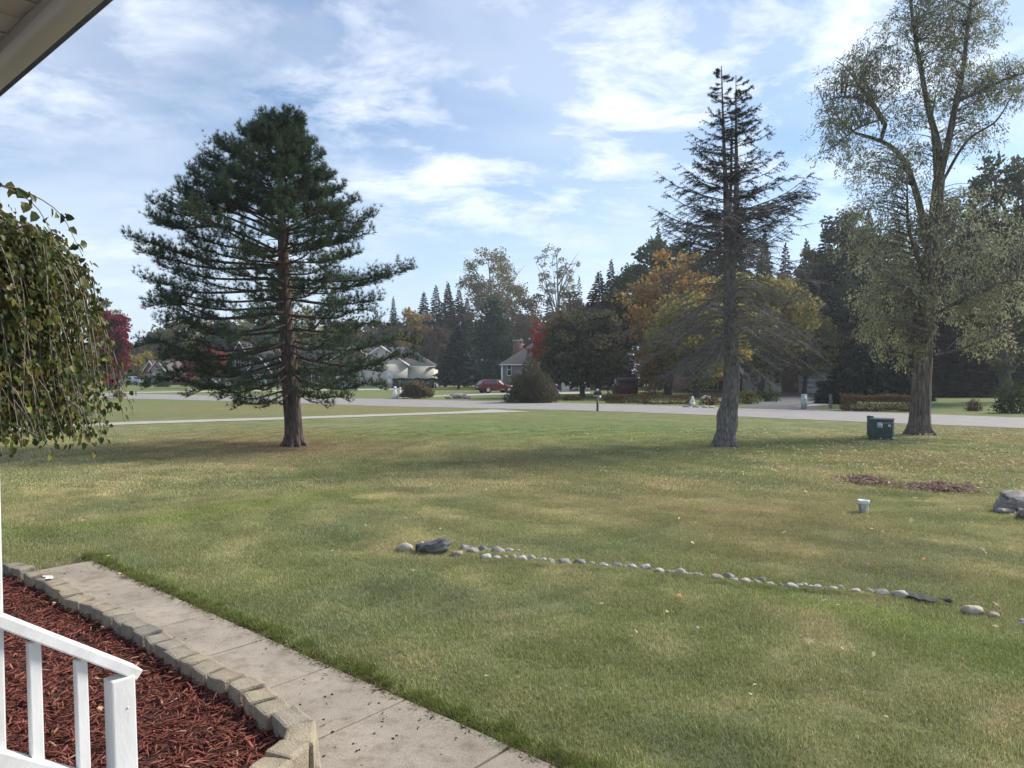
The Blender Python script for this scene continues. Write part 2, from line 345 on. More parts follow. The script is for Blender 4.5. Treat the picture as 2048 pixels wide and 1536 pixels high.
def spaced(a, b, n): return list(np.linspace(a, b, n, endpoint=False))
def make_ground():
    xs = np.array(sorted(spaced(-1600, -200, 8)+spaced(-200, -60, 20)+spaced(-60, -22, 38)+spaced(-22, 22, 190)+spaced(22, 60, 38)+spaced(60, 200, 20)+spaced(200, 1601, 9)))
    ys = np.array(sorted(spaced(-300, -20, 8)+spaced(-20, 0, 20)+spaced(0, 28, 125)+spaced(28, 100, 90)+spaced(100, 220, 24)+spaced(220, 2300, 14)))
    X, Y = np.meshgrid(xs, ys); x = X.ravel(); y = Y.ravel()
    a, b = AB(x, y); z = gz(x, y)
    z = np.where((b < 0.0) & (a < 0.5), -0.05, z)
    nx, ny = len(xs), len(ys)
    i = np.arange(ny-1)[:, None]*nx; j = np.arange(nx-1)[None, :]
    F = np.stack([i+j, i+j+1, i+nx+j+1, i+nx+j], -1).reshape(-1, 4)
    mb = MB(); mb.add(np.stack([x, y, z], -1), F)
    me = mb.mesh('ground', True)
    at = me.attributes.new('lawn', 'FLOAT_COLOR', 'POINT'); c = lawn_rgb(x, y)
    at.data.foreach_set('color', np.concatenate([c, np.ones((len(c), 1))], 1).astype(np.float32).ravel())
    m, nt, out = newmat('lawn_ground')
    bs = nd(nt, 'ShaderNodeBsdfPrincipled', ins={'Roughness': 0.95, 'Specular IOR Level': 0.1})
    aa = nd(nt, 'ShaderNodeAttribute', attribute_name='lawn'); tc = nd(nt, 'ShaderNodeTexCoord')
    n = nd(nt, 'ShaderNodeTexNoise', ins={'Scale': 9, 'Detail': 10, 'Roughness': 0.8}); lk(nt, tc.outputs['Object'], n.inputs['Vector'])
    r = ramp(nt, [(0.3, (0.55, 0.55, 0.55)), (0.7, (1.35, 1.33, 1.25))]); lk(nt, n.outputs['Fac'], r.inputs['Fac'])
    mx = nd(nt, 'ShaderNodeMixRGB', blend_type='MULTIPLY'); mx.inputs['Fac'].default_value = 1; lk(nt, aa.outputs['Color'], mx.inputs[1]); lk(nt, r.outputs[0], mx.inputs[2])
    lk(nt, mx.outputs[0], bs.inputs['Base Color'])
    n2 = nd(nt, 'ShaderNodeTexNoise', ins={'Scale': 26, 'Detail': 6, 'Roughness': 0.8}); lk(nt, tc.outputs['Object'], n2.inputs['Vector'])
    bp = nd(nt, 'ShaderNodeBump', ins={'Strength': 0.8, 'Distance': 0.06}); lk(nt, n2.outputs['Fac'], bp.inputs['Height']); lk(nt, bp.outputs[0], bs.inputs['Normal'])
    lk(nt, bs.outputs[0], out.inputs['Surface'])
    tag(ob('ground', me, m), kind='structure')
make_ground()

# ------------------------------------------------------------------ road, drives
def strip(name, near, far, z, mat, sub=1):
    mb = MB(); n = len(near)
    P = []
    for k in range(sub+1):
        t = k/sub
        P += [(a.x*(1-t)+b.x*t, a.y*(1-t)+b.y*t, z) for a, b in zip(near, far)]
    F = [(k*n+i, k*n+i+1, (k+1)*n+i+1, (k+1)*n+i) for k in range(sub) for i in range(n-1)]
    mb.add(P, F); return tag(mb.build(name, mat), kind='structure')
def smooth_line(pts, per=10, jit=0.0, seed=0):
    P = [np.array((p.x, p.y)) for p in pts]; P = [2*P[0]-P[1]]+P+[2*P[-1]-P[-2]]; out = []
    for i in range(1, len(P)-2):
        for k in range(per):
            t = k/per; p0, p1, p2, p3 = P[i-1:i+3]
            q = 0.5*((2*p1)+(-p0+p2)*t+(2*p0-5*p1+4*p2-p3)*t*t+(-p0+3*p1-3*p2+p3)*t**3)
            out.append(q)
    out.append(P[-2])
    return [Vector((q[0]+jit*(vnoise(q[0]*1.3, q[1]*1.3, seed)-0.5), q[1]+jit*(vnoise(q[0]*1.3, q[1]*1.3, seed+5)-0.5), 0)) for q in out]
M_road = plain('road_asphalt', (0.235, 0.222, 0.215), 0.9, 0.10, 0.8, 0.4, 60)
M_conc = plain('pale_concrete', (0.33, 0.31, 0.275), 0.9, 0.12, 1.5, 0.4, 40)
M_dirt = plain('verge_dirt', (0.20, 0.155, 0.11), 0.95, 0.3, 3, 0.4, 40)
M_asph = plain('dark_asphalt', (0.085, 0.085, 0.09), 0.85, 0.25, 1.2, 0.4, 60)
ext = lambda a, b, t: a+(b-a)*t
rn = [G(200, 796), G(500, 803.5), G(750, 812), G(1000, 817.5), G(1250, 824), G(1650, 841), G(2048, 857)]
rf = [G(193, 786), G(500, 793), G(850, 800), G(1050, 804.5), G(1250, 809.5), G(1650, 822), G(2048, 836)]
rn = [ext(rn[1], rn[0], 3.0)]+rn+[ext(rn[-2], rn[-1], 5)]
rf = [ext(rf[1], rf[0], 3.0)]+rf+[ext(rf[-2], rf[-1], 5)]
rnl = smooth_line(rn, 24, 0.5, 3); rfl = smooth_line(rf, 24, 0.4, 4)
vr = smooth_line([p+Vector((0.1, 0.75, 0)) for p in rf], 24, 0.9, 8)
strip('road_verge', rfl, vr, 0.006, M_dirt)
strip('road', rnl, rfl, 0.012, M_road, 2)
dn = [G(120, 856), G(270, 849), G(600, 838.5), G(800, 831.5), G(940, 827), G(1060, 824)]
df = [G(120, 850), G(270, 844), G(600, 834), G(800, 827.5), G(900, 824), G(985, 819.5)]
dn = [ext(dn[1], dn[0], 3)]+dn; df = [ext(df[1], df[0], 3)]+df
strip('driveway', smooth_line(dn, 8, 0.15, 1), smooth_line(df, 8, 0.15, 2), 0.018, M_conc)
strip('neighbour_driveway', [G(240, 786.5), G(470, 783.5), G(640, 781.5), G(800, 780)], [G(240, 784.5), G(470, 781), G(640, 779), G(800, 777.5)], 0.02, M_conc)
strip('grey_house_driveway', [G(800, 797), G(880, 793.5), G(1010, 789.5), G(1180, 788)], [G(800, 795), G(880, 791), G(1010, 785.5), G(1180, 783.5)], 0.022, M_conc)
strip('white_house_driveway', [G(1478, 816.5), G(1560, 818.5), G(1632, 821)], [G(1560, 791), G(1620, 790.5), G(1672, 790.5)], 0.016, M_asph, 3)
strip('gravel_apron', [G(1590, 815), G(1660, 810)], [G(1640, 806), G(1672, 804)], 0.026, M_conc)

# ------------------------------------------------------------------ walk of concrete slabs
SYW = 1 if Vector((-DV.y, DV.x, 0)).dot(NV) > 0 else -1
def concrete_walk():
    m, nt, out = newmat('walk_concrete')
    b = nd(nt, 'ShaderNodeBsdfPrincipled', ins={'Roughness': 0.92, 'Specular IOR Level': 0.2})
    geo = nd(nt, 'ShaderNodeNewGeometry')
    n1 = nd(nt, 'ShaderNodeTexNoise', ins={'Scale': 1.3, 'Detail': 5}); lk(nt, geo.outputs['Position'], n1.inputs['Vector'])
    n2 = nd(nt, 'ShaderNodeTexNoise', ins={'Scale': 90, 'Detail': 6, 'Roughness': 0.8}); lk(nt, geo.outputs['Position'], n2.inputs['Vector'])
    n3 = nd(nt, 'ShaderNodeTexNoise', ins={'Scale': 7, 'Detail': 8, 'Roughness': 0.75}); lk(nt, geo.outputs['Position'], n3.inputs['Vector'])
    r1 = ramp(nt, [(0.35, (0.245, 0.220, 0.182)), (0.65, (0.345, 0.312, 0.262))]); lk(nt, n1.outputs['Fac'], r1.inputs['Fac'])
    r2 = ramp(nt, [(0.3, (0.62, 0.6, 0.58)), (0.5, (0.98, 0.98, 0.98)), (0.72, (1.32, 1.3, 1.27))]); lk(nt, n2.outputs['Fac'], r2.inputs['Fac'])
    r3 = ramp(nt, [(0.32, (0.66, 0.63, 0.58)), (0.52, (1.02, 1.0, 1.0))]); lk(nt, n3.outputs['Fac'], r3.inputs['Fac'])
    a = nd(nt, 'ShaderNodeMixRGB', blend_type='MULTIPLY'); a.inputs['Fac'].default_value = 1; lk(nt, r1.outputs[0], a.inputs[1]); lk(nt, r2.outputs[0], a.inputs[2])
    c = nd(nt, 'ShaderNodeMixRGB', blend_type='MULTIPLY'); c.inputs['Fac'].default_value = 1; lk(nt, a.outputs[0], c.inputs[1]); lk(nt, r3.outputs[0], c.inputs[2])
    lk(nt, c.outputs[0], b.inputs['Base Color'])
    bp = nd(nt, 'ShaderNodeBump', ins={'Strength': 0.6, 'Distance': 0.006}); lk(nt, n2.outputs['Fac'], bp.inputs['Height']); lk(nt, bp.outputs[0], b.inputs['Normal'])
    lk(nt, b.outputs[0], out.inputs['Surface'])
    root = tag(ob('walkway', None), kind='structure'); root.location = FR(0, -0.5, 0)
    bed = MB(); bed.box((-4.6, 0, -0.035), (10.0, 1.1, 0.05)); root.rotation_euler = (0, 0, RZ_D)
    bed.build('joint_bed', M_dirt, root)
    # joint positions measured along the right-hand edge
    js = [0.0]
    for px, py in ((533, 1282), (656, 1339.5), (814, 1405)):
        p = G(px, py); js.append(AB(p.x, p.y)[0])
    js = [0.0, js[1]+1.88, js[1]+0.94, js[1], js[2], js[3], js[3]-0.93, js[3]-1.86, js[3]-2.8, js[3]-3.7]
    js = sorted(set(round(j, 3) for j in js), reverse=True)
    for k in range(len(js)-1):
        L = js[k]-js[k+1]-0.016
        w = 1.04
        me = block_mesh('slab', (L, w, 0.075), 0.007, 0.0025, 4, k, 3)
        o = ob('slab', me, m, root); o.location = ((js[k]+js[k+1])/2, 0.0, -0.016+0.0015*(k % 3))
    # landing where the walk widens at the foot of the steps
    me = block_mesh('slab', (2.6, 1.35, 0.075), 0.007, 0.0025, 4, 77, 3)
    o = ob('slab', me, m, root); o.location = (js[3]-4.3, -SYW*1.22, -0.018)
    return m
def walk_left_sign():
    # local y of the walk points along DV rotated +90deg; find out whether that is towards the house
    return -1 if Vector((-DV.y, DV.x, 0)).dot(NV) > 0 else 1
WS = walk_left_sign()
M_walk = concrete_walk()

# ------------------------------------------------------------------ edging stones and mulch bed
EDGE = [(27, 1128), (47, 1134), (69, 1147), (94, 1156), (113, 1164), (127, 1175), (141, 1184), (158, 1195), (188, 1205), (212, 1214), (231, 1225), (253, 1236),
        (272, 1246), (295, 1259), (318, 1274), (343, 1287), (362, 1303), (393, 1317), (416, 1333), (453, 1349), (492, 1366), (519, 1388), (547, 1412), (584, 1433), (602, 1464), (572, 1497), (537, 1530)]
M_edge = tinted('edging_block', [(0.235, 0.215, 0.182), (0.32, 0.272, 0.195), (0.26, 0.235, 0.195), (0.34, 0.288, 0.208), (0.285, 0.258, 0.218)], 0.92, 45, 0.4, 0.7, 80)
edge_meshes = []
for k in range(7):
    edge_meshes.append(block_mesh('edging_stone', (0.195+0.02*(k % 3), 0.17, 0.165), 0.02, 0.013, 7, k+3, 3, 0.8))
edge_pts = []
for i, (px, py) in enumerate(EDGE):
    top = 0.145 if i < 24 else 0.215
    edge_pts.append(G(px, py, top))
ext_pts = [edge_pts[-1]+(edge_pts[-1]-edge_pts[-2])*k*1.0 for k in (1, 2, 3)]
def edge_lab(i, n):
    if i < 2: return 'flat grey edging stone at the grass end of the mulch border', 'edging stones at the grass end'
    if i == 3: return 'edging stone with white bird droppings on its top', None
    if i == 7: return 'tan edging stone tilted out of line beside the red mulch', None
    if i >= 24: return 'tumbled edging stone of the raised corner laid on a lower course', 'edging stones of the raised corner'
    o_ = ['first', 'second', 'third', 'fourth', 'fifth', 'sixth', 'seventh', 'eighth', 'ninth', 'tenth', 'eleventh', 'twelfth', 'thirteenth', 'fourteenth', 'fifteenth', 'sixteenth', 'seventeenth', 'eighteenth', 'nineteenth', 'twentieth', 'twenty-first', 'twenty-second']
    return 'rough edging stone beside the mulch, %s one along from the raised corner' % o_[23-i], 'edging stones along the mulch bed'
allp = edge_pts+ext_pts
for i, p in enumerate(edge_pts):
    a = edge_pts[max(0, i-1)]; b = allp[i+1]
    ang = math.atan2((b-a).y, (b-a).x)+random.uniform(-0.14, 0.14)
    if i == 7: ang += 0.4
    lab, grp = edge_lab(i, len(EDGE))
    o = ob('edging_stone', edge_meshes[i % 7], M_edge)
    hgt = p.z
    o.location = (p.x, p.y, p.z-0.0825+0.004); o.rotation_euler = (random.uniform(-.05, .05), random.uniform(-.05, .05), ang)
    L = (b-a).length/2 if i else (b-a).length
    o.scale = (min(1.25, max(0.8, L/0.205)), random.uniform(0.92, 1.1), 1.0)
    o.color = ((i*0.37+0.2*(i % 3)) % 1.0,)*3+(1,)
    if i == 7: o.color = (0.25, 0.25, 0.25, 1)
    tag(o, lab, 'stone', grp)
    if i >= 24:
        o.color = (0.72, 0.72, 0.72, 1)
        q = ob('edging_stone', edge_meshes[(i+2) % 7], M_edge); q.location = (p.x+0.02, p.y+0.0, p.z-0.165-0.075); q.rotation_euler = (0, 0, ang+0.1)
        tag(q, 'half-buried edging stone in the lower course of the raised corner', 'stone', 'lower course of the raised corner')
# white droppings on one stone
dm = MB()
for k in range(3):
    r = 0.03+0.012*k; a = np.arange(10)*2*math.pi/10
    rr = r*(0.7+0.5*RNG.random(10)); cx, cy = (-0.04+0.05*k, 0.02*(k % 2))
    dm.poly([(cx+rr[j]*math.cos(a[j]), cy+0.7*rr[j]*math.sin(a[j]), 0.0925) for j in range(10)])
st3 = [o for o in COL.objects if o.get('label', '').startswith('edging stone with white')][0]
dm.build('bird_dropping', plain('chalk_white', (0.75, 0.75, 0.73), 0.8), st3)

def in_mulch(x, y):
    """points on the house side of the border line"""
    P = [(p.x, p.y) for p in ext_pts[::-1]+edge_pts[::-1]]
    P = P+[(edge_pts[0].x-1.2, edge_pts[0].y-0.4)]
    far = FR(1.2, -4.2); nea = FR(-9, -4.2)
    poly = P+[(far.x, far.y), (nea.x, nea.y)]
    x = np.asarray(x); y = np.asarray(y); c = np.zeros(x.shape, bool); n = len(poly)
    for i in range(n):
        x1, y1 = poly[i]; x2, y2 = poly[(i+1) % n]
        cond = ((y1 > y) != (y2 > y)) & (x < (x2-x1)*(y-y1)/(y2-y1+1e-12)+x1)
        c ^= cond
    return c
def make_mulch():
    xs = np.arange(-8.5, -0.2, 0.06); ys = np.arange(1.5, 9.2, 0.06)
    X, Y = np.meshgrid(xs, ys); ins = in_mulch(X.ravel(), Y.ravel()).reshape(X.shape)
    Z = 0.030+0.03*(fbm(X*2.2, Y*2.2, 31, 3)-0.4)
    mb = MB(); nx = len(xs)
    keep = ins[:-1, :-1] | ins[1:, :-1] | ins[:-1, 1:] | ins[1:, 1:]
    j, i = np.nonzero(keep); b = j*nx+i
    mb.add(np.stack([X.ravel(), Y.ravel(), Z.ravel()], -1), np.stack([b, b+1, b+nx+1, b+nx], -1))
    bed = mb.build('mulch_bed', plain('mulch_soil', (0.055, 0.022, 0.016), 0.95, 0.4, 20, 0.8, 60), smooth=True); tag(bed, kind='structure')
    # chips: a few shapes scattered by the thousand
    src = bpy.data.collections.new('mulch_chip_shapes')
    m, nt, out = newmat('mulch_chip')
    bs = nd(nt, 'ShaderNodeBsdfPrincipled', ins={'Roughness': 0.85, 'Specular IOR Level': 0.15})
    at = nd(nt, 'ShaderNodeAttribute', attribute_name='tint', attribute_type='INSTANCER')
    r = ramp(nt, [(0, (0.055, 0.018, 0.014)), (0.35, (0.135, 0.043, 0.032)), (0.75, (0.235, 0.083, 0.062)), (0.95, (0.33, 0.13, 0.095)), (1, (0.42, 0.24, 0.17))]); lk(nt, at.outputs['Fac'], r.inputs['Fac'])
    lk(nt, r.outputs[0], bs.inputs['Base Color']); lk(nt, bs.outputs[0], out.inputs['Surface'])
    for k in range(6):
        L = random.uniform(0.045, 0.10); w = random.uniform(0.006, 0.015); t = random.uniform(0.003, 0.007)
        q = MB(); P = [(-L/2, 0, 0), (-L*0.2, random.uniform(-.004, .004), 0.003), (L*0.2, random.uniform(-.005, .005), 0.004), (L/2, 0, 0.001)]
        v = []
        for n_, (x, y, z) in enumerate(P):
            s = (0.25, 1, 0.9, 0.3)[n_]
            v += [(x, y-w/2*s, z-t/2*s), (x, y+w/2*s, z-t/2*s), (x, y+w/2*s*0.8, z+t/2*s), (x, y-w/2*s*0.7, z+t/2*s)]
        f = []
        for n_ in range(3):
            for c in range(4): f.append((n_*4+c, n_*4+(c+1) % 4, n_*4+4+(c+1) % 4, n_*4+4+c))
        q.add(v, f); o = bpy.data.objects.new('mulch_chip', q.mesh('mulch_chip')); o.data.materials.append(m); src.objects.link(o)
    N = 85000; x = RNG.uniform(-7.2, -0.9, N); y = RNG.uniform(2.4, 9.2, N)
    vis = in_mulch(x, y) & (x/y > -0.86) & (np.hypot(x, y) < 11)
    dens = np.clip(5.5/np.hypot(x, y), 0.4, 1)
    vis &= RNG.random(N) < dens
    for p in edge_pts: vis &= np.hypot(x-p.x, y-p.y) > 0.085
    x, y = x[vis], y[vis]; z = 0.036+0.03*(fbm(x*2.2, y*2.2, 31, 3)-0.4)+RNG.random(len(x))**2*0.035
    sc = RNG.uniform(0.5, 1.25, len(x)); rot = np.stack([RNG.normal(0, 0.3, len(x)), RNG.normal(0, 0.25, len(x)), RNG.uniform(0, 6.28, len(x))], -1)
    big = RNG.random(len(x)) < 0.012; sc[big] *= 1.8
    scatter('mulch_chips', np.stack([x, y, z], -1), rot, sc, {'tint': np.clip(RNG.normal(0.5, 0.24, len(x)), 0, 1)}, src)
def scatter(name, P, rot, sc, attrs, src, colattr=None):
    me = bpy.data.meshes.new(name); me.vertices.add(len(P)); me.vertices.foreach_set('co', P.astype(np.float32).ravel())
    a = me.attributes.new('rot', 'FLOAT_VECTOR', 'POINT'); a.data.foreach_set('vector', rot.astype(np.float32).ravel())
    a = me.attributes.new('scl', 'FLOAT', 'POINT'); a.data.foreach_set('value', sc.astype(np.float32))
    for k, v in attrs.items():
        a = me.attributes.new(k, 'FLOAT', 'POINT'); a.data.foreach_set('value', v.astype(np.float32))
    if colattr is not None:
        a = me.attributes.new('lawn', 'FLOAT_COLOR', 'POINT'); a.data.foreach_set('color', np.concatenate([colattr, np.ones((len(colattr), 1))], 1).astype(np.float32).ravel())
    o = ob(name, me); tag(o, kind='stuff')
    ng = bpy.data.node_groups.new(name+'_scatter', 'GeometryNodeTree')
    ng.interface.new_socket('Geometry', in_out='INPUT', socket_type='NodeSocketGeometry'); ng.interface.new_socket('Geometry', in_out='OUTPUT', socket_type='NodeSocketGeometry')
    gi = ng.nodes.new('NodeGroupInput'); go = ng.nodes.new('NodeGroupOutput')
    ip = ng.nodes.new('GeometryNodeInstanceOnPoints'); ci = ng.nodes.new('GeometryNodeCollectionInfo')
    ci.inputs['Collection'].default_value = src; ci.inputs['Separate Children'].default_value = True; ci.inputs['Reset Children'].default_value = True
    ip.inputs['Pick Instance'].default_value = True
    ar = ng.nodes.new('GeometryNodeInputNamedAttribute'); ar.data_type = 'FLOAT_VECTOR'; ar.inputs['Name'].default_value = 'rot'
    asx = ng.nodes.new('GeometryNodeInputNamedAttribute'); asx.data_type = 'FLOAT'; asx.inputs['Name'].default_value = 'scl'
    er = ng.nodes.new('FunctionNodeEulerToRotation')
    ri = ng.nodes.new('FunctionNodeRandomValue'); ri.data_type = 'INT'
    for s_ in ri.inputs:
        if s_.name == 'Max' and s_.type == 'INT': s_.default_value = len(src.objects)-1
        if s_.name == 'Min' and s_.type == 'INT': s_.default_value = 0
    L = ng.links.new
    L(gi.outputs[0], ip.inputs['Points']); L(ci.outputs[0], ip.inputs['Instance'])
    L([q for q in ar.outputs if q.enabled][0], er.inputs[0]); L(er.outputs[0], ip.inputs['Rotation']); L([q for q in asx.outputs if q.enabled][0], ip.inputs['Scale'])
    L([q for q in ri.outputs if q.type == 'INT'][0], ip.inputs['Instance Index']); L(ip.outputs[0], go.inputs[0])
    md = o.modifiers.new('scatter', 'NODES'); md.node_group = ng
    return o
make_mulch()

# ------------------------------------------------------------------ grass blades
def make_grass():
    m, nt, out = newmat('grass_blade')
    at = nd(nt, 'ShaderNodeAttribute', attribute_name='lawn', attribute_type='INSTANCER')
    rn_ = nd(nt, 'ShaderNodeAttribute', attribute_name='rnd')
    r = ramp(nt, [(0.0, (1.0, 1.08, 0.9)), (0.45, (1.55, 1.62, 1.4)), (0.72, (1.95, 1.95, 1.8)), (0.78, (2.7, 2.4, 2.6)), (1.0, (3.4, 2.95, 3.4))]); lk(nt, rn_.outputs['Fac'], r.inputs['Fac'])
    mx = nd(nt, 'ShaderNodeMixRGB', blend_type='MULTIPLY'); mx.inputs['Fac'].default_value = 1; lk(nt, at.outputs['Color'], mx.inputs[1]); lk(nt, r.outputs[0], mx.inputs[2])
    d = nd(nt, 'ShaderNodeBsdfDiffuse'); t = nd(nt, 'ShaderNodeBsdfTranslucent'); ms = nd(nt, 'ShaderNodeMixShader'); ms.inputs[0].default_value = 0.3
    lk(nt, mx.outputs[0], d.inputs[0]); lk(nt, mx.outputs[0], t.inputs[0]); lk(nt, d.outputs[0], ms.inputs[1]); lk(nt, t.outputs[0], ms.inputs[2]); lk(nt, ms.outputs[0], out.inputs['Surface'])
    def tuft(rad, n, w, h0, h1):
        r_ = rad*np.sqrt(RNG.random(n)); a = RNG.uniform(0, 6.283, n); x = r_*np.cos(a); y = r_*np.sin(a)
        h = RNG.uniform(h0, h1, n)*(1-0.35*(r_/rad)**2); az = RNG.uniform(0, 6.283, n); lean = np.abs(RNG.normal(0.55, 0.35, n)); wd = RNG.uniform(0.7, 1.3, n)*w
        dx, dy = np.cos(az), np.sin(az); px, py = -dy, dx
        V = np.zeros((n, 5, 3)); m1 = 0.55
        for k, (tt, s) in enumerate(((0, 1), (m1, 0.85))):
            off = lean*h*tt*tt
            zz = h*tt*np.cos(lean*tt*0.6)
            V[:, k*2, 0] = x+dx*off+px*wd/2*s; V[:, k*2, 1] = y+dy*off+py*wd/2*s; V[:, k*2, 2] = zz-0.006
            V[:, k*2+1, 0] = x+dx*off-px*wd/2*s; V[:, k*2+1, 1] = y+dy*off-py*wd/2*s; V[:, k*2+1, 2] = zz-0.006
        V[:, 4, 0] = x+dx*lean*h; V[:, 4, 1] = y+dy*lean*h; V[:, 4, 2] = h*np.cos(lean*0.6)
        b = np.arange(n)*5; q = MB(); rr = RNG.random(n)
        q.add(V.reshape(-1, 3), np.stack([b, b+1, b+3, b+2], -1), rr)
        q.F.append(np.stack([b+2, b+3, b+4], -1)); q.R.append(rr)
        me = q.mesh('grass_tuft'); me.materials.append(m); o = bpy.data.objects.new('grass_tuft', me); return o
    near = bpy.data.collections.new('grass_tufts_near'); far = bpy.data.collections.new('grass_tufts_far')
    for k in range(5): near.objects.link(tuft(0.22, 420, 0.0042, 0.025, 0.062))
    for k in range(4): far.objects.link(tuft(0.42, 420, 0.011, 0.025, 0.06))
    def pts(r0, r1, dens, seed):
        st = 1/math.sqrt(dens); gx, gy = np.meshgrid(np.arange(-0.82*r1, 0.82*r1, st), np.arange(r0, r1, st)); x = gx.ravel()+RNG.uniform(-.5, .5, gx.size)*st; y = gy.ravel()+RNG.uniform(-.5, .5, gx.size)*st
        kk = np.abs(x) < 0.82*y; x, y = x[kk], y[kk]
        a, b = AB(x, y)
        k = (b > 0.05+0.10*(vnoise(a*3, a*0, 4)-0.4)) | (a > 0.12)
        k &= ~(in_mulch(x, y)) & ~((a > -0.2) & (a < 0.35) & (b > -1.2) & (b < -0.0) & (np.hypot(x-E1.x, y-E1.y) < 1.2) & (a < 0.1))
        for T, rad in ((PINE, 0.42), (FIR, 0.36), (BIG, 0.42)): k &= np.hypot(x-T.x, y-T.y) > rad
        return x[k], y[k]
    x, y = pts(3.2, 13.5, 34, 0); n = len(x)
    c = lawn_rgb(x, y); lum = c[:, 1]/(c[:, 0]+1e-6)
    sc = RNG.uniform(0.8, 1.1, n)*(0.8+0.35*fbm(x*0.9, y*0.9, 55))*np.clip(0.75+0.35*(lum-0.9), 0.75, 1.25)
    scatter('lawn_grass', np.stack([x, y, gz(x, y)], -1), np.stack([np.zeros(n), np.zeros(n), RNG.uniform(0, 6.28, n)], -1), sc, {}, near, c)
    x, y = pts(13.3, 32, 9.0, 1); n = len(x); k = (y < 32) & (RNG.random(n) < np.clip((33-y)/8, 0, 1)); x, y = x[k], y[k]; n = len(x)
    # keep off road
    d = np.min(np.hypot(x[:, None]-np.array([p.x for p in rnl])[None, :], y[:, None]-np.array([p.y for p in rnl])[None, :]), axis=1); k = d > 0.5
    x, y = x[k], y[k]; n = len(x); c = lawn_rgb(x, y)
    scatter('far_lawn_grass', np.stack([x, y, gz(x, y)], -1), np.stack([np.zeros(n), np.zeros(n), RNG.uniform(0, 6.28, n)], -1), RNG.uniform(0.7, 1.1, n)*np.clip((35-y)/14, 0.25, 1), {}, far, c)
    # taller ragged fringe along the walk
    N = 420; a = RNG.uniform(-7.5, 0.4, N); b = RNG.normal(0.10, 0.05, N); P = np.array([FR(u, v)[:] for u, v in zip(a, b)])
    c = lawn_rgb(P[:, 0], P[:, 1])*0+np.array((0.092, 0.112, 0.036))*RNG.uniform(0.75, 1.15, N)[:, None]
    fr = bpy.data.collections.new('grass_tufts_fringe')
    for k in range(3): fr.objects.link(tuft(0.10, 130, 0.0042, 0.04, 0.095))
    scatter('walk_edge_grass', P, np.stack([np.zeros(N), np.zeros(N), RNG.uniform(0, 6.28, N)], -1), RNG.uniform(0.4, 0.8, N), {}, fr, c)
make_grass()

# ------------------------------------------------------------------ porch: rail, column, eave
M_wp = plain('white_paint', (0.80, 0.80, 0.81), 0.5, 0.05, 6, 0.06, 90, stretch=(1, 1, 0.3), wear=(0.62, 0.62, 0.60))
M_sof = plain('soffit_paint', (0.50, 0.47, 0.43), 0.6, 0.06, 3)
M_trim = plain('beam_aluminium', (0.46, 0.44, 0.43), 0.45, 0.05, 2)
def rail_mesh(name, dims, bev=0.006): return block_mesh(name, dims, bev, 0, 1, 0, 0)
def make_rail():
    D0 = 3.0
    top = AT(238, 1338, D0)                       # top of newel
    nn = NV
    root = thing('stair_railing', 'white painted wooden stair railing with square balusters above the red mulch', 'railing', (top.x, top.y, -0.05), RZ_N)
    # local +x runs down the stairs (outwards); the railing leans a little
    root.rotation_euler = (0, 0, RZ_N)
    H = top.z+0.05
    sl = 0.72                                      # slope of the stair
    lean = math.radians(4.6)
    def up(x, z): return (x, (z-H)*math.tan(lean)*0.86*LSIGN, z)
    ang = math.atan(sl)
    R = Matrix.Rotation(ang, 4, 'Y')
    def bar(name, x0, x1, zc, w, t):
        L = (x1-x0)/math.cos(ang); o = ob(name, rail_mesh(name, (L, w, t)), M_wp, root)
        xm = (x0+x1)/2; o.location = up(xm, zc-sl*xm); o.rotation_euler = (0, ang, 0); return o
    n = ob('newel_post', rail_mesh('newel_post', (0.092, 0.092, H-0.03)), M_wp, root); n.location = up(0, (H-0.03)/2); n.rotation_euler = (LSIGN*-lean*0.86, 0, 0)
    bar('handrail', -0.62, 0.07, H+0.012, 0.105, 0.045)
    bar('bottom_rail', -0.62, -0.03, H-0.505, 0.07, 0.06)
    for x in (-0.145, -0.305, -0.465):
        zt = H-sl*x-0.02; zb = H-0.505-sl*x; o = ob('baluster', rail_mesh('baluster', (0.042, 0.042, zt-zb), 0.004), M_wp, root); o.location = up(x, (zt+zb)/2); o.rotation_euler = (LSIGN*-lean*0.86, 0, 0)
    for zz_ in (0.12, 0.42):
        m = MB(); m.lathe([(0.0, 0.004), (0.004, 0.004), (0.0055, 0.0)], 10); o = m.build('screw', plain('screw_paint', (0.62, 0.62, 0.62), 0.4), root); o.location = (0.012, -0.047+(-zz_)*math.tan(lean)*0.86*LSIGN, H-0.03-zz_); o.rotation_euler = (math.pi/2, 0, 0)
    return root, top
LSIGN = 1
rail, rail_top = make_rail()
EH = CAM_H+1.1
p1 = AT(208, 0, 1); p1 = Vector((p1.x, p1.y, 0))*(1.1/(AT(208, 0, 1).z-CAM_H)); eave_b = AB(p1.x, p1.y)[1]
beam_in = AT(107, 0, 1); beam_in = Vector((beam_in.x, beam_in.y, 0))*(1.1/(AT(107, 0, 1).z-CAM_H)); bin_b = AB(beam_in.x, beam_in.y)[1]
def frame_thing(name, label, cat, a, b): return thing(name, label, cat, FR(a, b, 0), RZ_D)
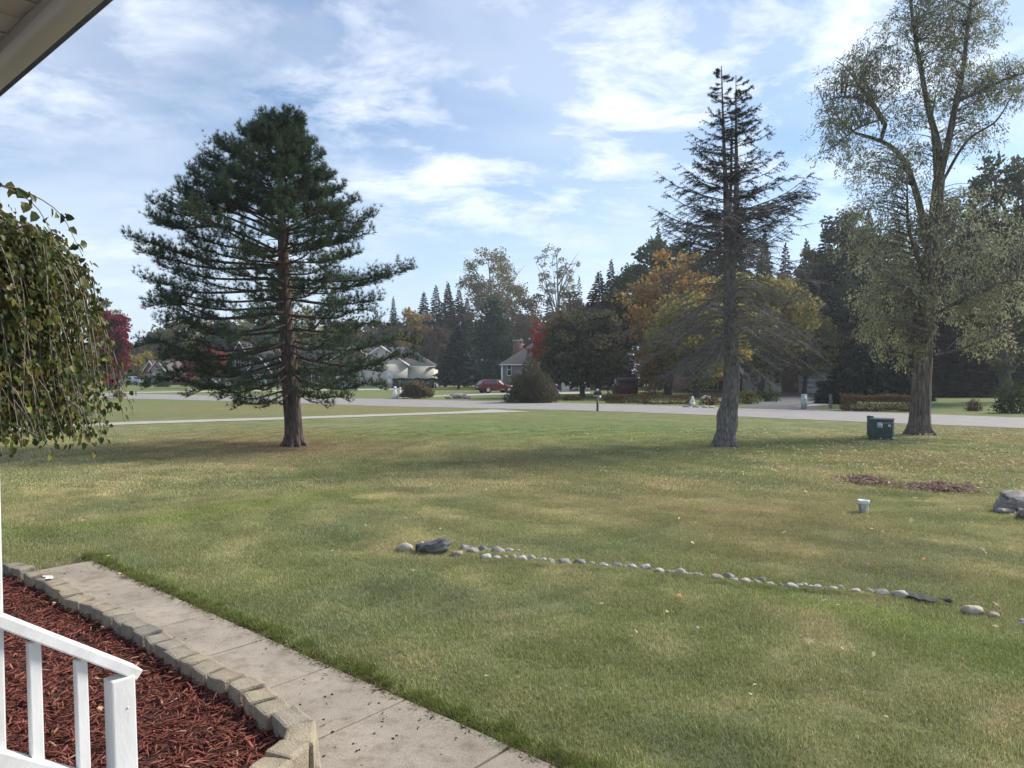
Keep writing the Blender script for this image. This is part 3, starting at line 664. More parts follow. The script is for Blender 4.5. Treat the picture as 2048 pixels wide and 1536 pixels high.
# roof: local x along the front, local y = -NV or +NV
SY = 1 if Vector((-DV.y, DV.x, 0)).dot(NV) > 0 else -1
def Yl(b): return SY*(b)
roof = thing('porch_roof', 'overhanging porch eave with ribbed soffit panels and metal-wrapped beam overhead', 'porch roof', FR(0, eave_b, EH), RZ_D)
mb = MB(); w = abs(eave_b-bin_b)
a0 = AB(0, 0)[0]
mb.bx(a0-3, a0+6, *sorted((Yl(0), Yl(-w))), 0, 0.24); mb.build('beam', M_trim, roof)
mb = MB(); mb.bx(a0-3, a0+6, *sorted((Yl(0.012), Yl(0.0005))), 0.03, 0.30); mb.build('fascia', M_trim, roof)
pw = 0.30; k = 0
pm = MB(); pm.bx(0, pw-0.012, *sorted((Yl(-w-0.004), Yl(-2.0))), 0.036, 0.05)
pm.bx(pw*0.47, pw*0.53, *sorted((Yl(-w-0.004), Yl(-2.0))), 0.030, 0.0355)
pme = pm.mesh('soffit_panel')
for k in range(14):
    o = ob('soffit_panel', pme, M_sof, roof); o.location = (a0-1.2+k*pw, 0, 0)
mb = MB(); mb.bx(a0-3, a0+6, *sorted((Yl(-w-0.002), Yl(-2.0))), 0.062, 0.08); mb.build('soffit_backing', plain('soffit_gap', (0.06, 0.055, 0.05), 0.8), roof)
mb = MB(); mb.add([(a0-3.1, Yl(0.25), 0.30), (a0+6.1, Yl(0.25), 0.30), (a0+6.1, Yl(-2.4), 1.2), (a0-3.1, Yl(-2.4), 1.2), (a0-3.1, Yl(0.25), 0.34), (a0+6.1, Yl(0.25), 0.34), (a0+6.1, Yl(-2.4), 1.24), (a0-3.1, Yl(-2.4), 1.24)],
                  [(0, 1, 2, 3), (4, 5, 6, 7), (0, 1, 5, 4), (1, 2, 6, 5), (2, 3, 7, 6), (3, 0, 4, 7)]); mb.build('shingle_deck', plain('shingle', (0.09, 0.085, 0.08), 0.9, 0.25, 12, 0.5), roof)
# column at the head of the stairs
cp = rail_top-NV*0.455
col_ = thing('porch_column', 'white painted porch column beside the stair railing', 'column', (cp.x-0.012, cp.y, -0.05), RZ_N)
me = block_mesh('shaft', (0.115, 0.115, EH+0.05-0.002), 0.006, 0, 1, 0, 0); o = ob('shaft', me, M_wp, col_); o.location = (0, 0.06, (EH+0.05)/2); o.rotation_euler = (-0.05, 0, 0)
mb = MB(); mb.box((0, 0, 0.66), (0.15, 0.15, 0.14)); mb.build('base_trim', M_wp, col_)
# deck and steps (below the frame)
deck = tag(ob('porch_deck', None), kind='structure'); deck.location = FR(AB(0, 0)[0], AB(cp.x, cp.y)[1]+0.10, 0); deck.rotation_euler = (0, 0, RZ_D)
M_deck = plain('deck_concrete', (0.30, 0.28, 0.25), 0.9, 0.15, 4, 0.4)
mb = MB(); mb.bx(-3, AB(cp.x, cp.y)[0]-AB(0, 0)[0]+0.1, *sorted((Yl(0), Yl(-2.4))), -0.05, 0.55); mb.build('deck_slab', M_deck, deck)
for k in range(2):
    mb = MB(); x1 = AB(cp.x, cp.y)[0]-AB(0, 0)[0]-0.06
    mb.bx(x1-1.4, x1, *sorted((Yl(0.003+0.29*k), Yl(0.29*(k+1)))), -0.05, 0.37-0.18*k); mb.build('step', M_deck, deck)
# ------------------------------------------------------------------ foliage helpers
def unit(v): return v/(np.linalg.norm(v, axis=-1, keepdims=True)+1e-9)
def rdir(n): return unit(RNG.normal(size=(n, 3)))
def leaf_quads(C, size, D=None, width=0.55, droop=0.0, up=None):
    """folded leaf: base, side, tip, side; D = direction base->tip"""
    n = len(C); size = np.broadcast_to(np.asarray(size, float), (n,))[:, None]
    if D is None: D = rdir(n)
    D = unit(D+np.array([0, 0, -droop]))
    N = rdir(n) if up is None else unit(RNG.normal(size=(n, 3))*0.6+np.array(up))
    S = unit(np.cross(D, N)); N = np.cross(S, D)
    V = np.stack([C, C+D*size*0.5+S*size*width*0.5+N*size*0.08, C+D*size, C+D*size*0.5-S*size*width*0.5+N*size*0.08], 1)
    b = np.arange(n)*4
    return V.reshape(-1, 3), np.stack([b, b+1, b+2, b+3], -1)
def needle_tris(C, D, L, w, k, spread):
    """k needles fanning round direction D at each centre"""
    n = len(C); C = np.repeat(C, k, 0); D = np.repeat(unit(D), k, 0)
    Q = unit(D+RNG.normal(size=(n*k, 3))*spread); S = unit(np.cross(Q, rdir(n*k)))
    l = L*RNG.uniform(0.7, 1.15, (n*k, 1))
    V = np.stack([C-S*w/2, C+S*w/2, C+Q*l], 1); b = np.arange(n*k)*3
    return V.reshape(-1, 3), np.stack([b, b+1, b+2], -1)
def curve(P, n):
    """smooth polyline through P"""
    P = np.asarray(P, float); P = np.vstack([2*P[0]-P[1], P, 2*P[-1]-P[-2]]); out = []
    m = len(P)-3
    for i in range(1, len(P)-2):
        for t in np.linspace(0, 1, max(2, n//m), endpoint=False):
            p0, p1, p2, p3 = P[i-1:i+3]
            out.append(0.5*((2*p1)+(-p0+p2)*t+(2*p0-5*p1+4*p2-p3)*t*t+(-p0+3*p1-3*p2+p3)*t**3))
    out.append(P[-2]); return np.array(out)
def roots(mb, r, n=6, L=0.5):
    for k in range(n):
        a = 2*math.pi*k/n+random.uniform(-.3, .3); c, s = math.cos(a), math.sin(a)
        mb.tube([(c*r*0.55, s*r*0.55, r*1.2), (c*r*0.85, s*r*0.85, r*0.45), (c*(r+L*0.5), s*(r+L*0.5), -0.03)], [r*0.45, r*0.42, r*0.18], 6)
def lumpy_tube(mb, P, R, k=16, amp=0.05, seed=0, bulges=()):
    """trunk with uneven girth"""
    P = np.asarray(P, float); n = len(P); T = unit(np.gradient(P, axis=0)); U = unit(np.cross(T, np.array([0, 1.0, 0.02]))); W = np.cross(T, U)
    a = np.arange(k)*2*math.pi/k; V = []
    for i in range(n):
        row = []
        for j in range(k):
            d = U[i]*math.cos(a[j])+W[i]*math.sin(a[j])
            r = R[i]*(1+amp*noise.noise(Vector((math.cos(a[j])*1.8, math.sin(a[j])*1.8, P[i][2]*1.3+seed*9)))+amp*0.7*noise.noise(Vector((math.cos(a[j])*4, math.sin(a[j])*4, P[i][2]*2+seed))))
            for bz, ba, bh, bw in bulges:
                da = (a[j]-ba+math.pi) % (2*math.pi)-math.pi
                r += bh*math.exp(-((P[i][2]-bz)/bw)**2-(da/0.6)**2)
            row.append(P[i]+d*r)
        V.append(row)
    i = np.arange(n-1)[:, None]*k; j = np.arange(k)[None, :]; j2 = (j+1) % k
    mb.add(np.array(V).reshape(-1, 3), np.stack([i+j, i+j2, i+k+j2, i+k+j], -1).reshape(-1, 4))
def local(base, pts):
    return np.array([(AT(px, py, base.y)-Vector((base.x, base.y, base.z)))[:] for px, py in pts])

# ------------------------------------------------------------------ the pine
def make_pine():
    base = Vector((PINE.x, PINE.y, gzf(PINE.x, PINE.y)-0.03))
    t = thing('pine_tree', 'tall spreading dark green pine standing alone on the lawn', 'tree', base)
    px_cm = PINE.y/FPX
    TR = curve(local(base, [(588, 893), (586, 840), (582, 780), (576, 700), (570, 600), (566, 500), (562, 400), (558, 310), (560, 262), (561, 240)]), 54)
    rad = np.interp(TR[:, 2], [0, 0.25, 1.5, 4, 7, 9, 10.4], [0.33, 0.285, 0.26, 0.205, 0.13, 0.06, 0.012])
    mb = MB(); lumpy_tube(mb, TR, rad, 16, 0.07, 1); roots(mb, 0.3, 7, 0.35)
    def trunk_at(z):
        return np.array([np.interp(z, TR[:, 2], TR[:, 0]), np.interp(z, TR[:, 2], TR[:, 1]), z])
    # reach of the crown to the left and right at each height, measured on the outline
    LV = [(234, 548, 576), (246, 524, 598), (263, 494, 612), (275, 474, 622), (290, 440, 636), (318, 412, 655), (345, 396, 672), (374, 371, 690), (402, 340, 715), (430, 312, 751), (466, 270, 742), (503, 292, 722), (535, 325, 826), (563, 298, 780), (592, 330, 770), (622, 292, 752), (655, 330, 790), (684, 262, 845), (715, 330, 850), (745, 340, 765), (772, 288, 772), (796, 440, 700)]
    FC = []; FD = []; FS = []
    nl = len(LV); tm = MB()
    for li, (py, lx, rx) in enumerate(LV):
        zt = ZAT(py, PINE.y)-base.z; f = li/(nl-1)
        Ll = -(XAT(lx, PINE.y)-base.x); Lr = XAT(rx, PINE.y)-base.x
        nb = 9 if f < 0.5 else 7
        a0 = random.uniform(0, 0.3)
        for b in range(nb):
            th = a0*0.4+2*math.pi*b/nb if b else 0.0
            if b == nb//2: th = math.pi
            w = (1+math.cos(th))/2
            L = (w*Lr+(1-w)*Ll)*(1 if b in (0, nb//2) else random.uniform(0.62, 0.95))
            L = max(0.35, L)
            rise = np.interp(f, [0, 0.25, 0.5, 0.75, 1], [0.75, 0.42, 0.16, 0.02, -0.16])+random.uniform(-.05, .05)
            za = max(1.6, zt-rise*L); p0 = trunk_at(min(za, 9.9)); d = np.array([math.cos(th), math.sin(th), 0])
            zt_ = zt+random.uniform(-0.16, 0.16)-(0.0 if f < 0.8 else random.uniform(0, 0.3))
            tip = np.array([0, 0, 0])+d*L; tip[0] += p0[0]*0.3; tip[1] += p0[1]*0.3; tip[2] = zt_
            sag = 0.06*L if f > 0.3 else 0.02*L
            mid = p0*0.5+tip*0.5+np.array([random.uniform(-.12, .12)*L*0.5, random.uniform(-.1, .1)*L*0.5, (-sag if f > 0.45 else sag)])
            m2 = p0*0.2+tip*0.8+np.array([0, 0, -0.035*L if f < 0.7 else 0.04*L])
            C = curve([p0, mid, m2, tip], 12); r0 = 0.014+0.0085*L
            mb.tube(C, np.linspace(r0, 0.008, len(C)), 5, cap=False)
            seg = np.linalg.norm(np.diff(C, axis=0), axis=1); S = np.concatenate([[0], np.cumsum(seg)]); tot = S[-1]
            start = 0.30 if f < 0.4 else (0.42 if f < 0.7 else 0.45)
            den = 0.125 if f < 0.62 else 0.155
            s = start*tot
            while s < tot:
                p = np.array([np.interp(s, S, C[:, k]) for k in range(3)]); q = s/tot
                tl = (0.22+0.62*math.sin(min(1, (1-q)*1.5+0.12)*math.pi*0.5))*min(1, 0.42+L*0.17)*random.uniform(0.65, 1.15)
                thin = 0.16 if f < 0.5 else (0.56 if f < 0.80 and q < 0.65 else 0.32)
                for sd in (-1, 1):
                    if random.random() < thin: continue
                    an = sd*random.uniform(0.5, 1.15); dd = np.array([d[0]*math.cos(an)-d[1]*math.sin(an), d[0]*math.sin(an)+d[1]*math.cos(an), random.uniform(-0.10, 0.42)])
                    e = p+dd*tl
                    tm.tube([p, p*0.45+e*0.55+np.array([0, 0, -0.02]), e], [0.009, 0.006, 0.003], 3, cap=False)
                    n = max(2, int(tl/0.10))
                    tt = np.linspace(0.3, 1.0, n)[:, None]
                    FC.append(p+(e-p)*tt+RNG.normal(0, 0.025, (n, 3))); FD.append(np.repeat((dd*0.8+np.array([0, 0, 0.75]))[None], n, 0))
                    # short upright shoots give each bough its cushion
                    for c_ in range(2 if f < 0.8 else 1):
                        a_ = p+(e-p)*random.uniform(0.35, 1.0); u_ = np.array([random.gauss(0, .35), random.gauss(0, .35), 1.0]); l_ = random.uniform(0.10, 0.30)*min(1, 0.5+L*0.2)
                        FC.append(a_+u_*np.array([[0.45], [1.0]])*l_); FD.append(np.repeat((u_+dd*0.3)[None], 2, 0))
                FC.append((p+RNG.normal(0, 0.03, 3))[None]); FD.append((d*0.6+np.array([0, 0, 0.8]))[None])
                s += den*random.uniform(0.7, 1.3)
            FC.append(C[-2:]); FD.append(np.repeat((d+np.array([0, 0, 0.5]))[None], 2, 0))
        # short inner twigs, bare
        for k in range(5):
            th = random.uniform(0, 6.28); za = zt+random.uniform(-0.3, 0.3)
            if za < 2 or za > 9.5: continue
            p0 = trunk_at(za); L = random.uniform(0.3, 0.9); d = np.array([math.cos(th), math.sin(th), random.uniform(-.2, .3)])
            tm.tube([p0, p0+d*L*0.6, p0+d*L+np.array([0, 0, -0.08])], [0.018, 0.012, 0.004], 4, cap=False)
    C = np.concatenate(FC); D = np.concatenate(FD)
    KN = 16
    V, F = needle_tris(C, D, 0.155, 0.0115, KN, 0.62)
    cr = MB(); cr.add(V, F, np.repeat(np.clip(RNG.normal(0.5, 0.22, len(C)), 0, 1), KN))
    cr.build('crown', leafmat('pine_needles', [(0.034, 0.058, 0.040), (0.054, 0.088, 0.056), (0.078, 0.116, 0.066), (0.10, 0.125, 0.066)], 0.28), t)
    m_b = bark('pine_bark', (0.050, 0.040, 0.036), (0.150, 0.115, 0.098), 9, (1, 1, 0.22), 1.0, 0.06)
    # upper trunk of a pine is more orange
    nt = m_b.node_tree; bs = [n for n in nt.nodes if n.type == 'BSDF_PRINCIPLED'][0]; src = bs.inputs['Base Color'].links[0].from_socket
    tc = nd(nt, 'ShaderNodeTexCoord'); sp = nd(nt, 'ShaderNodeSeparateXYZ'); lk(nt, tc.outputs['Object'], sp.inputs[0])
    mr = nd(nt, 'ShaderNodeMapRange', ins={1: 3.0, 2: 6.0, 3: 0.0, 4: 0.75}); lk(nt, sp.outputs['Z'], mr.inputs[0])
    mx = nd(nt, 'ShaderNodeMixRGB', blend_type='MULTIPLY'); lk(nt, mr.outputs[0], mx.inputs['Fac']); lk(nt, src, mx.inputs[1]); mx.inputs[2].default_value = (1.12, 0.92, 0.82, 1); lk(nt, mx.outputs[0], bs.inputs['Base Color'])
    mb.build('trunk', m_b, t, True)
    tm.build('twigs', m_b, t, True)
make_pine()

# ------------------------------------------------------------------ the dying fir
def make_fir():
    base = Vector((FIR.x, FIR.y, gzf(FIR.x, FIR.y)-0.03)); D0 = FIR.y
    t = thing('fir_tree', 'half-dead grey fir with forked top and bare drooping lower branches', 'tree', base)
    M = bark('fir_bark', (0.085, 0.080, 0.077), (0.26, 0.24, 0.225), 11, (1, 1, 0.35), 0.9, 0.05)
    MT = plain('dead_twig', (0.185, 0.172, 0.162), 0.9, 0.3, 8)
    mb = MB()
    TR = curve(local(base, [(1449, 897), (1452, 860), (1459, 815), (1463, 770), (1463, 720), (1461, 650), (1459, 580), (1458, 520), (1457, 470), (1453, 400), (1449, 320), (1446, 240), (1444, 170), (1443, 132)]), 60)
    rad = np.interp(TR[:, 2], [0, 0.3, 1.2, 2.2, 4, 6.5, 8, 10, 11.7], [0.36, 0.30, 0.265, 0.24, 0.20, 0.15, 0.075, 0.035, 0.01])
    lumpy_tube(mb, TR, rad, 18, 0.08, 4, [(1.0, -0.35, 0.085, 0.22), (0.75, 2.6, 0.05, 0.2), (1.55, 1.2, 0.05, 0.2)])
    roots(mb, 0.32, 6, 0.3)
    L2 = curve(local(base, [(1461, 520), (1468, 470), (1472, 420), (1473, 340), (1472, 250), (1472, 190), (1472, 150)]), 24); mb.tube(L2, np.interp(L2[:, 2], [5, 7, 9, 11], [0.13, 0.10, 0.05, 0.012]), 10)
    L3 = curve(local(base, [(1460, 420), (1462, 360), (1463, 290), (1464, 235)]), 12); mb.tube(L3, np.linspace(0.06, 0.012, len(L3)), 8)
    mb.build('trunk', M, t, True)
    tw = MB(); FC = []; FD = []
    def on(P, z): return np.array([np.interp(z, P[:, 2], P[:, 0]), np.interp(z, P[:, 2], P[:, 1]), z])
    zz = lambda py: ZAT(py, D0)-base.z
    pxm = D0/FPX
    def branch(p0, th, L, prof, fol, nsub, r0, hang=0.5, sublen=0.3):
        d = np.array([math.cos(th), math.sin(th), 0]); side = np.array([-d[1], d[0], 0])
        wob = random.uniform(-.08, .08)*L
        C = curve([p0+d*L*s+np.array([0, 0, L*z])+side*wob*s*s for s, z in prof], 9)
        tw.tube(C, np.linspace(r0, 0.004, len(C)), 4, cap=False)
        for k in range(nsub):
            s = random.uniform(0.22, 1.0); i = s*(len(C)-1); a = C[int(i)]+(C[min(len(C)-1, int(i)+1)]-C[int(i)])*(i-int(i))
            sd = random.choice((-1, 1)); l = L*sublen*random.uniform(0.4, 1.1)*(1.15-0.6*s)
            e = a+(d*random.uniform(0.3, 1.0)+side*sd*random.uniform(0.3, 0.9)+np.array([0, 0, random.uniform(-1, 0.15)*hang]))*l
            m = a*0.5+e*0.5+np.array([0, 0, 0.05*l])
            tw.tube([a, m, e], [0.0075, 0.0055, 0.003], 3, cap=False)
            for q in range(2 if not fol else 1):
                a2 = a+(e-a)*random.uniform(0.3, 0.9); e2 = a2+np.array([random.gauss(0, .5), random.gauss(0, .5), random.uniform(-0.9, 0.2)])*l*0.45
                tw.tube([a2, e2], [0.005, 0.0025], 3, cap=False)
            if fol and random.random() < fol:
                n = max(2, int(l/0.05)); tt = np.linspace(0.15, 1, n)[:, None]
                FC.append(a+(e-a)*tt); FD.append(np.repeat((unit(e-a)+np.array([0, 0, 0.35]))[None], n, 0))
        if fol:
            n = 6; FC.append(C[-6:]); FD.append(np.repeat((d+np.array([0, 0, 0.4]))[None], len(C[-6:]), 0))
    # living top: half-width of the outline in pixels by image row
    HW = lambda py: np.interp(py, [130, 165, 205, 250, 300, 350, 400, 450, 500], [6, 26, 52, 76, 100, 142, 152, 158, 165])
    for k in range(185):
        py = 138+347*(k/185)**0.9; z = zz(py)
        lead = random.choice((TR, TR, L2, L2, L3))
        if lead is L3 and not (zz(420) < z < zz(240)): lead = TR
        if lead is L2 and not (zz(510) < z < zz(160)): lead = TR
        p0 = on(lead, z-0.0); th = random.choice((0, math.pi))+random.gauss(0, 0.8); L = HW(py)*pxm*random.uniform(0.45, 1.05)*(0.75+0.25*abs(math.cos(th)))
        p0 = on(lead, z-0.28*L)
        fol = np.interp(py, [130, 300, 380, 470], [0.95, 0.9, 0.62, 0.22])*(1.0 if math.cos(th) > -0.2 else 0.85)
        branch(p0, th, L, [(0, 0), (0.35, 0.06), (0.7, 0.16), (1.0, 0.34)], fol, 7+int(L*7), 0.010+0.006*L, 0.45, 0.30)
    for th, py0, L in ((math.pi-0.1, 470, 2.35), (0.1, 440, 2.6), (0.15, 470, 2.5), (math.pi+0.15, 440, 2.0), (0.05, 400, 2.2)):
        branch(on(TR, zz(py0)-0.1), th, L, [(0, 0), (0.4, 0.14), (0.75, 0.28), (1.0, 0.42)], 0.25, 22, 0.028, 0.5, 0.26)
    # dead skirt
    HD = lambda py: np.interp(py, [455, 520, 600, 680, 740, 790], [150, 185, 198, 205, 190, 130])
    for k in range(150):
        py = 455+300*(k/150); z = zz(py); p0 = on(TR, min(z+0.35+random.uniform(0, 0.4), 7)); th = random.uniform(0, 6.283); L = HD(py)*pxm*random.uniform(0.45, 1.0)
        f = np.interp(py, [455, 540, 640, 760], [0.02, -0.12, -0.28, -0.36])
        branch(p0, th, L, [(0, 0), (0.3, 0.06+f*0.1), (0.65, f*0.55), (1.0, f*1.05)], 0, 11+int(L*5), 0.009+0.0052*L, 0.75, 0.30)
    for th, L, py in ((-0.15, 3.0, 690), (-0.05, 2.9, 720), (math.pi+0.2, 2.9, 660), (math.pi-0.1, 2.8, 700), (0.25, 2.7, 640), (math.pi+0.4, 2.2, 730)):
        branch(on(TR, zz(py)+0.6), th, L, [(0, 0), (0.3, 0.03), (0.65, -0.16), (1.0, -0.42)], 0, 24, 0.030, 0.9, 0.22)
    tw.build('dead_branches', MT, t)
    C = np.concatenate(FC); Dd = np.concatenate(FD); V, F = needle_tris(C, Dd, 0.085, 0.012, 9, 0.8)
    cr = MB(); cr.add(V, F, np.repeat(RNG.random(len(C)), 9)); cr.build('crown', leafmat('fir_needles', [(0.020, 0.030, 0.022), (0.035, 0.050, 0.032), (0.055, 0.062, 0.042)], 0.2), t)
make_fir()

# ------------------------------------------------------------------ broadleaf trees
def attach(mb, SK, target, r, lift=0.25):
    """thin branch from the nearest lower skeleton point to target"""
    d = np.linalg.norm(SK-target, axis=1)+np.where(SK[:, 2] > target[2]-0.1, 1.5, 0); i = np.argmin(d); p = SK[i]
    L = np.linalg.norm(target-p)
    m = p*0.5+target*0.5+np.array([random.gauss(0, .08)*L, random.gauss(0, .08)*L, lift*0.35*L])
    C = curve([p, m, target], 5); mb.tube(C, np.linspace(r, r*0.3, len(C)), 4, cap=False); return C
def make_big():
    base = Vector((BIG.x, BIG.y, gzf(BIG.x, BIG.y)-0.03)); D0 = BIG.y
    t = thing('willow_like_tree', 'very tall grey-green tree with forked limbs and narrow hanging leaves beside the transformer', 'tree', base)
    M = bark('furrowed_bark', (0.060, 0.054, 0.048), (0.215, 0.185, 0.155), 10, (1, 1, 0.12), 1.0, 0.07)
    mb = MB()
    TR = curve(local(base, [(1838, 872), (1840, 830), (1843, 780), (1846, 720), (1850, 650), (1857, 580), (1864, 500), (1872, 420), (1878, 360)]), 48)
    lumpy_tube(mb, TR, np.interp(TR[:, 2], [0, 0.3, 0.9, 3, 6, 9.5], [0.46, 0.39, 0.345, 0.31, 0.26, 0.20]), 18, 0.06, 9); roots(mb, 0.38, 7, 0.35)
    limbs = [([(1878, 365), (1882, 290), (1868, 215), (1858, 130), (1848, 40), (1842, -60), (1846, -130)], 0.17, 0.03, 0.5),
             ([(1880, 350), (1890, 285), (1899, 210), (1906, 150), (1908, 70), (1914, -20), (1918, -120)], 0.16, 0.03, -0.6),
             ([(1860, 520), (1850, 430), (1841, 368), (1826, 312), (1800, 276), (1772, 258), (1742, 244), (1728, 222), (1700, 190)], 0.17, 0.03, 0.8),
             ([(1776, 258), (1770, 208), (1746, 146), (1737, 100), (1728, 70)], 0.09, 0.02, 1.1),
             ([(1772, 256), (1745, 205), (1700, 185), (1660, 190)], 0.07, 0.02, 0.3),
             ([(1742, 244), (1715, 255), (1690, 278), (1668, 285)], 0.05, 0.015, 0.6),
             ([(1872, 380), (1851, 313), (1830, 268), (1820, 220)], 0.08, 0.02, -0.8),
             ([(1880, 372), (1905, 298), (1932, 274), (1935, 240)], 0.07, 0.02, -1.2),
             ([(1900, 208), (1945, 190), (1991, 168), (2050, 152), (2110, 140)], 0.09, 0.02, -0.3),
             ([(1858, 580), (1820, 520), (1788, 470), (1770, 430), (1755, 400)], 0.11, 0.025, -1.0),
             ([(1862, 530), (1900, 500), (1960, 505), (2030, 500)], 0.10, 0.02, 1.0),
             ([(1852, 640), (1900, 600), (1950, 575), (1985, 590)], 0.08, 0.02, -1.4),
             ([(1850, 660), (1815, 610), (1770, 585), (1735, 600)], 0.08, 0.02, -1.2),
             ([(1848, 715), (1890, 698), (1930, 668), (1965, 650)], 0.06, 0.015, -1.8),
             ([(1848, 700), (1820, 672), (1790, 660), (1750, 680)], 0.05, 0.015, -1.9)]
    SK = [TR[len(TR)//2:]]
    for pts, r0, r1, dep in limbs:
        P = local(base, pts); s = np.linspace(0, 1, len(P)); P[:, 1] += dep*s*2.0; C = curve(P, 18)
        j = np.argmin(np.linalg.norm(np.concatenate(SK)-C[0], axis=1)); C[0] = np.concatenate(SK)[j]
        mb.tube(C, np.linspace(r0*0.85, r1*0.8, len(C)), 9); SK.append(C)
    SK = np.concatenate(SK)
    # leaf masses: image centre, half sizes, number of sprigs
    CL = [(1705, 175, 75, 75, 150), (1745, 120, 60, 55, 110), (1690, 240, 55, 55, 80), (1790, 230, 55, 70, 70), (1680, 300, 40, 30, 28), (1850, 40, 75, 80, 190), (1925, 50, 70, 85, 190), (1890, -60, 100, 60, 150),
          (1870, 160, 70, 70, 110), (1945, 170, 50, 70, 110), (2010, 160, 60, 55, 100), (2090, 150, 60, 60, 60), (1940, 255, 50, 45, 70), (1830, 310, 60, 45, 70), (1750, 320, 60, 40, 60), (1770, 400, 95, 65, 170), (1930, 420, 70, 60, 80),
          (1745, 480, 75, 70, 150), (1820, 500, 55, 70, 90), (1930, 510, 75, 60, 110), (2010, 470, 60, 60, 90), (1760, 590, 65, 60, 150), (1830, 590, 40, 60, 60), (1925, 600, 70, 45, 130), (1990, 580, 60, 60, 90), (1795, 680, 50, 45, 75), (1950, 665, 50, 35, 65), (1745, 655, 35, 35, 40)]
    C_ = []; D_ = []; S_ = []
    tm = MB()
    pm = D0/FPX
    for cx, cy, rx, ry, n in CL:
        for k in range(int(n*(1.3 if cy < 330 else 0.95))):
            v = rdir(1)[0]*random.random()**0.4
            c = (AT(cx, cy, D0)-Vector(base))
            p = np.array(c[:])+np.array([v[0]*rx*pm, v[1]*min(rx, 70)*pm*1.1+(0 if cy < 350 else -0.4), v[2]*ry*pm])
            if k % 3 == 0: attach(tm, SK, p, 0.016, 0.35)
            # a hanging sprig of narrow leaves
            hd = unit(np.array([random.gauss(0, .5), random.gauss(0, .5), -0.35 if cy < 330 else -0.8])); L = random.uniform(0.35, 0.8)
            m = int(13*L/0.5); tt = RNG.random(m)[:, None]
            C_.append(p+hd*tt*L+RNG.normal(0, 0.07, (m, 3))); D_.append(unit(hd*0.5+RNG.normal(0, 0.55, (m, 3))+np.array([0, 0, -0.45]))); S_.append(RNG.uniform(0.085, 0.15, m))
            tm.tube([p, p+hd*L], [0.005, 0.002], 3, cap=False)
    C = np.concatenate(C_); D = np.concatenate(D_); S = np.concatenate(S_)
    V, F = leaf_quads(C, S, D, 0.36); cr = MB()
    lo = np.clip((7.5-C[:, 2])/5, 0, 1)
    cr.add(V, F, np.clip(RNG.normal(0.38, 0.2, len(C))+lo*0.28, 0, 1))
    cr.build('crown', leafmat('narrow_leaf', [(0.18, 0.205, 0.155), (0.23, 0.255, 0.18), (0.28, 0.29, 0.165), (0.35, 0.32, 0.15)], 0.58), t)
    mb.build('trunk', M, t, True); tm.build('twigs', M, t)
make_big()

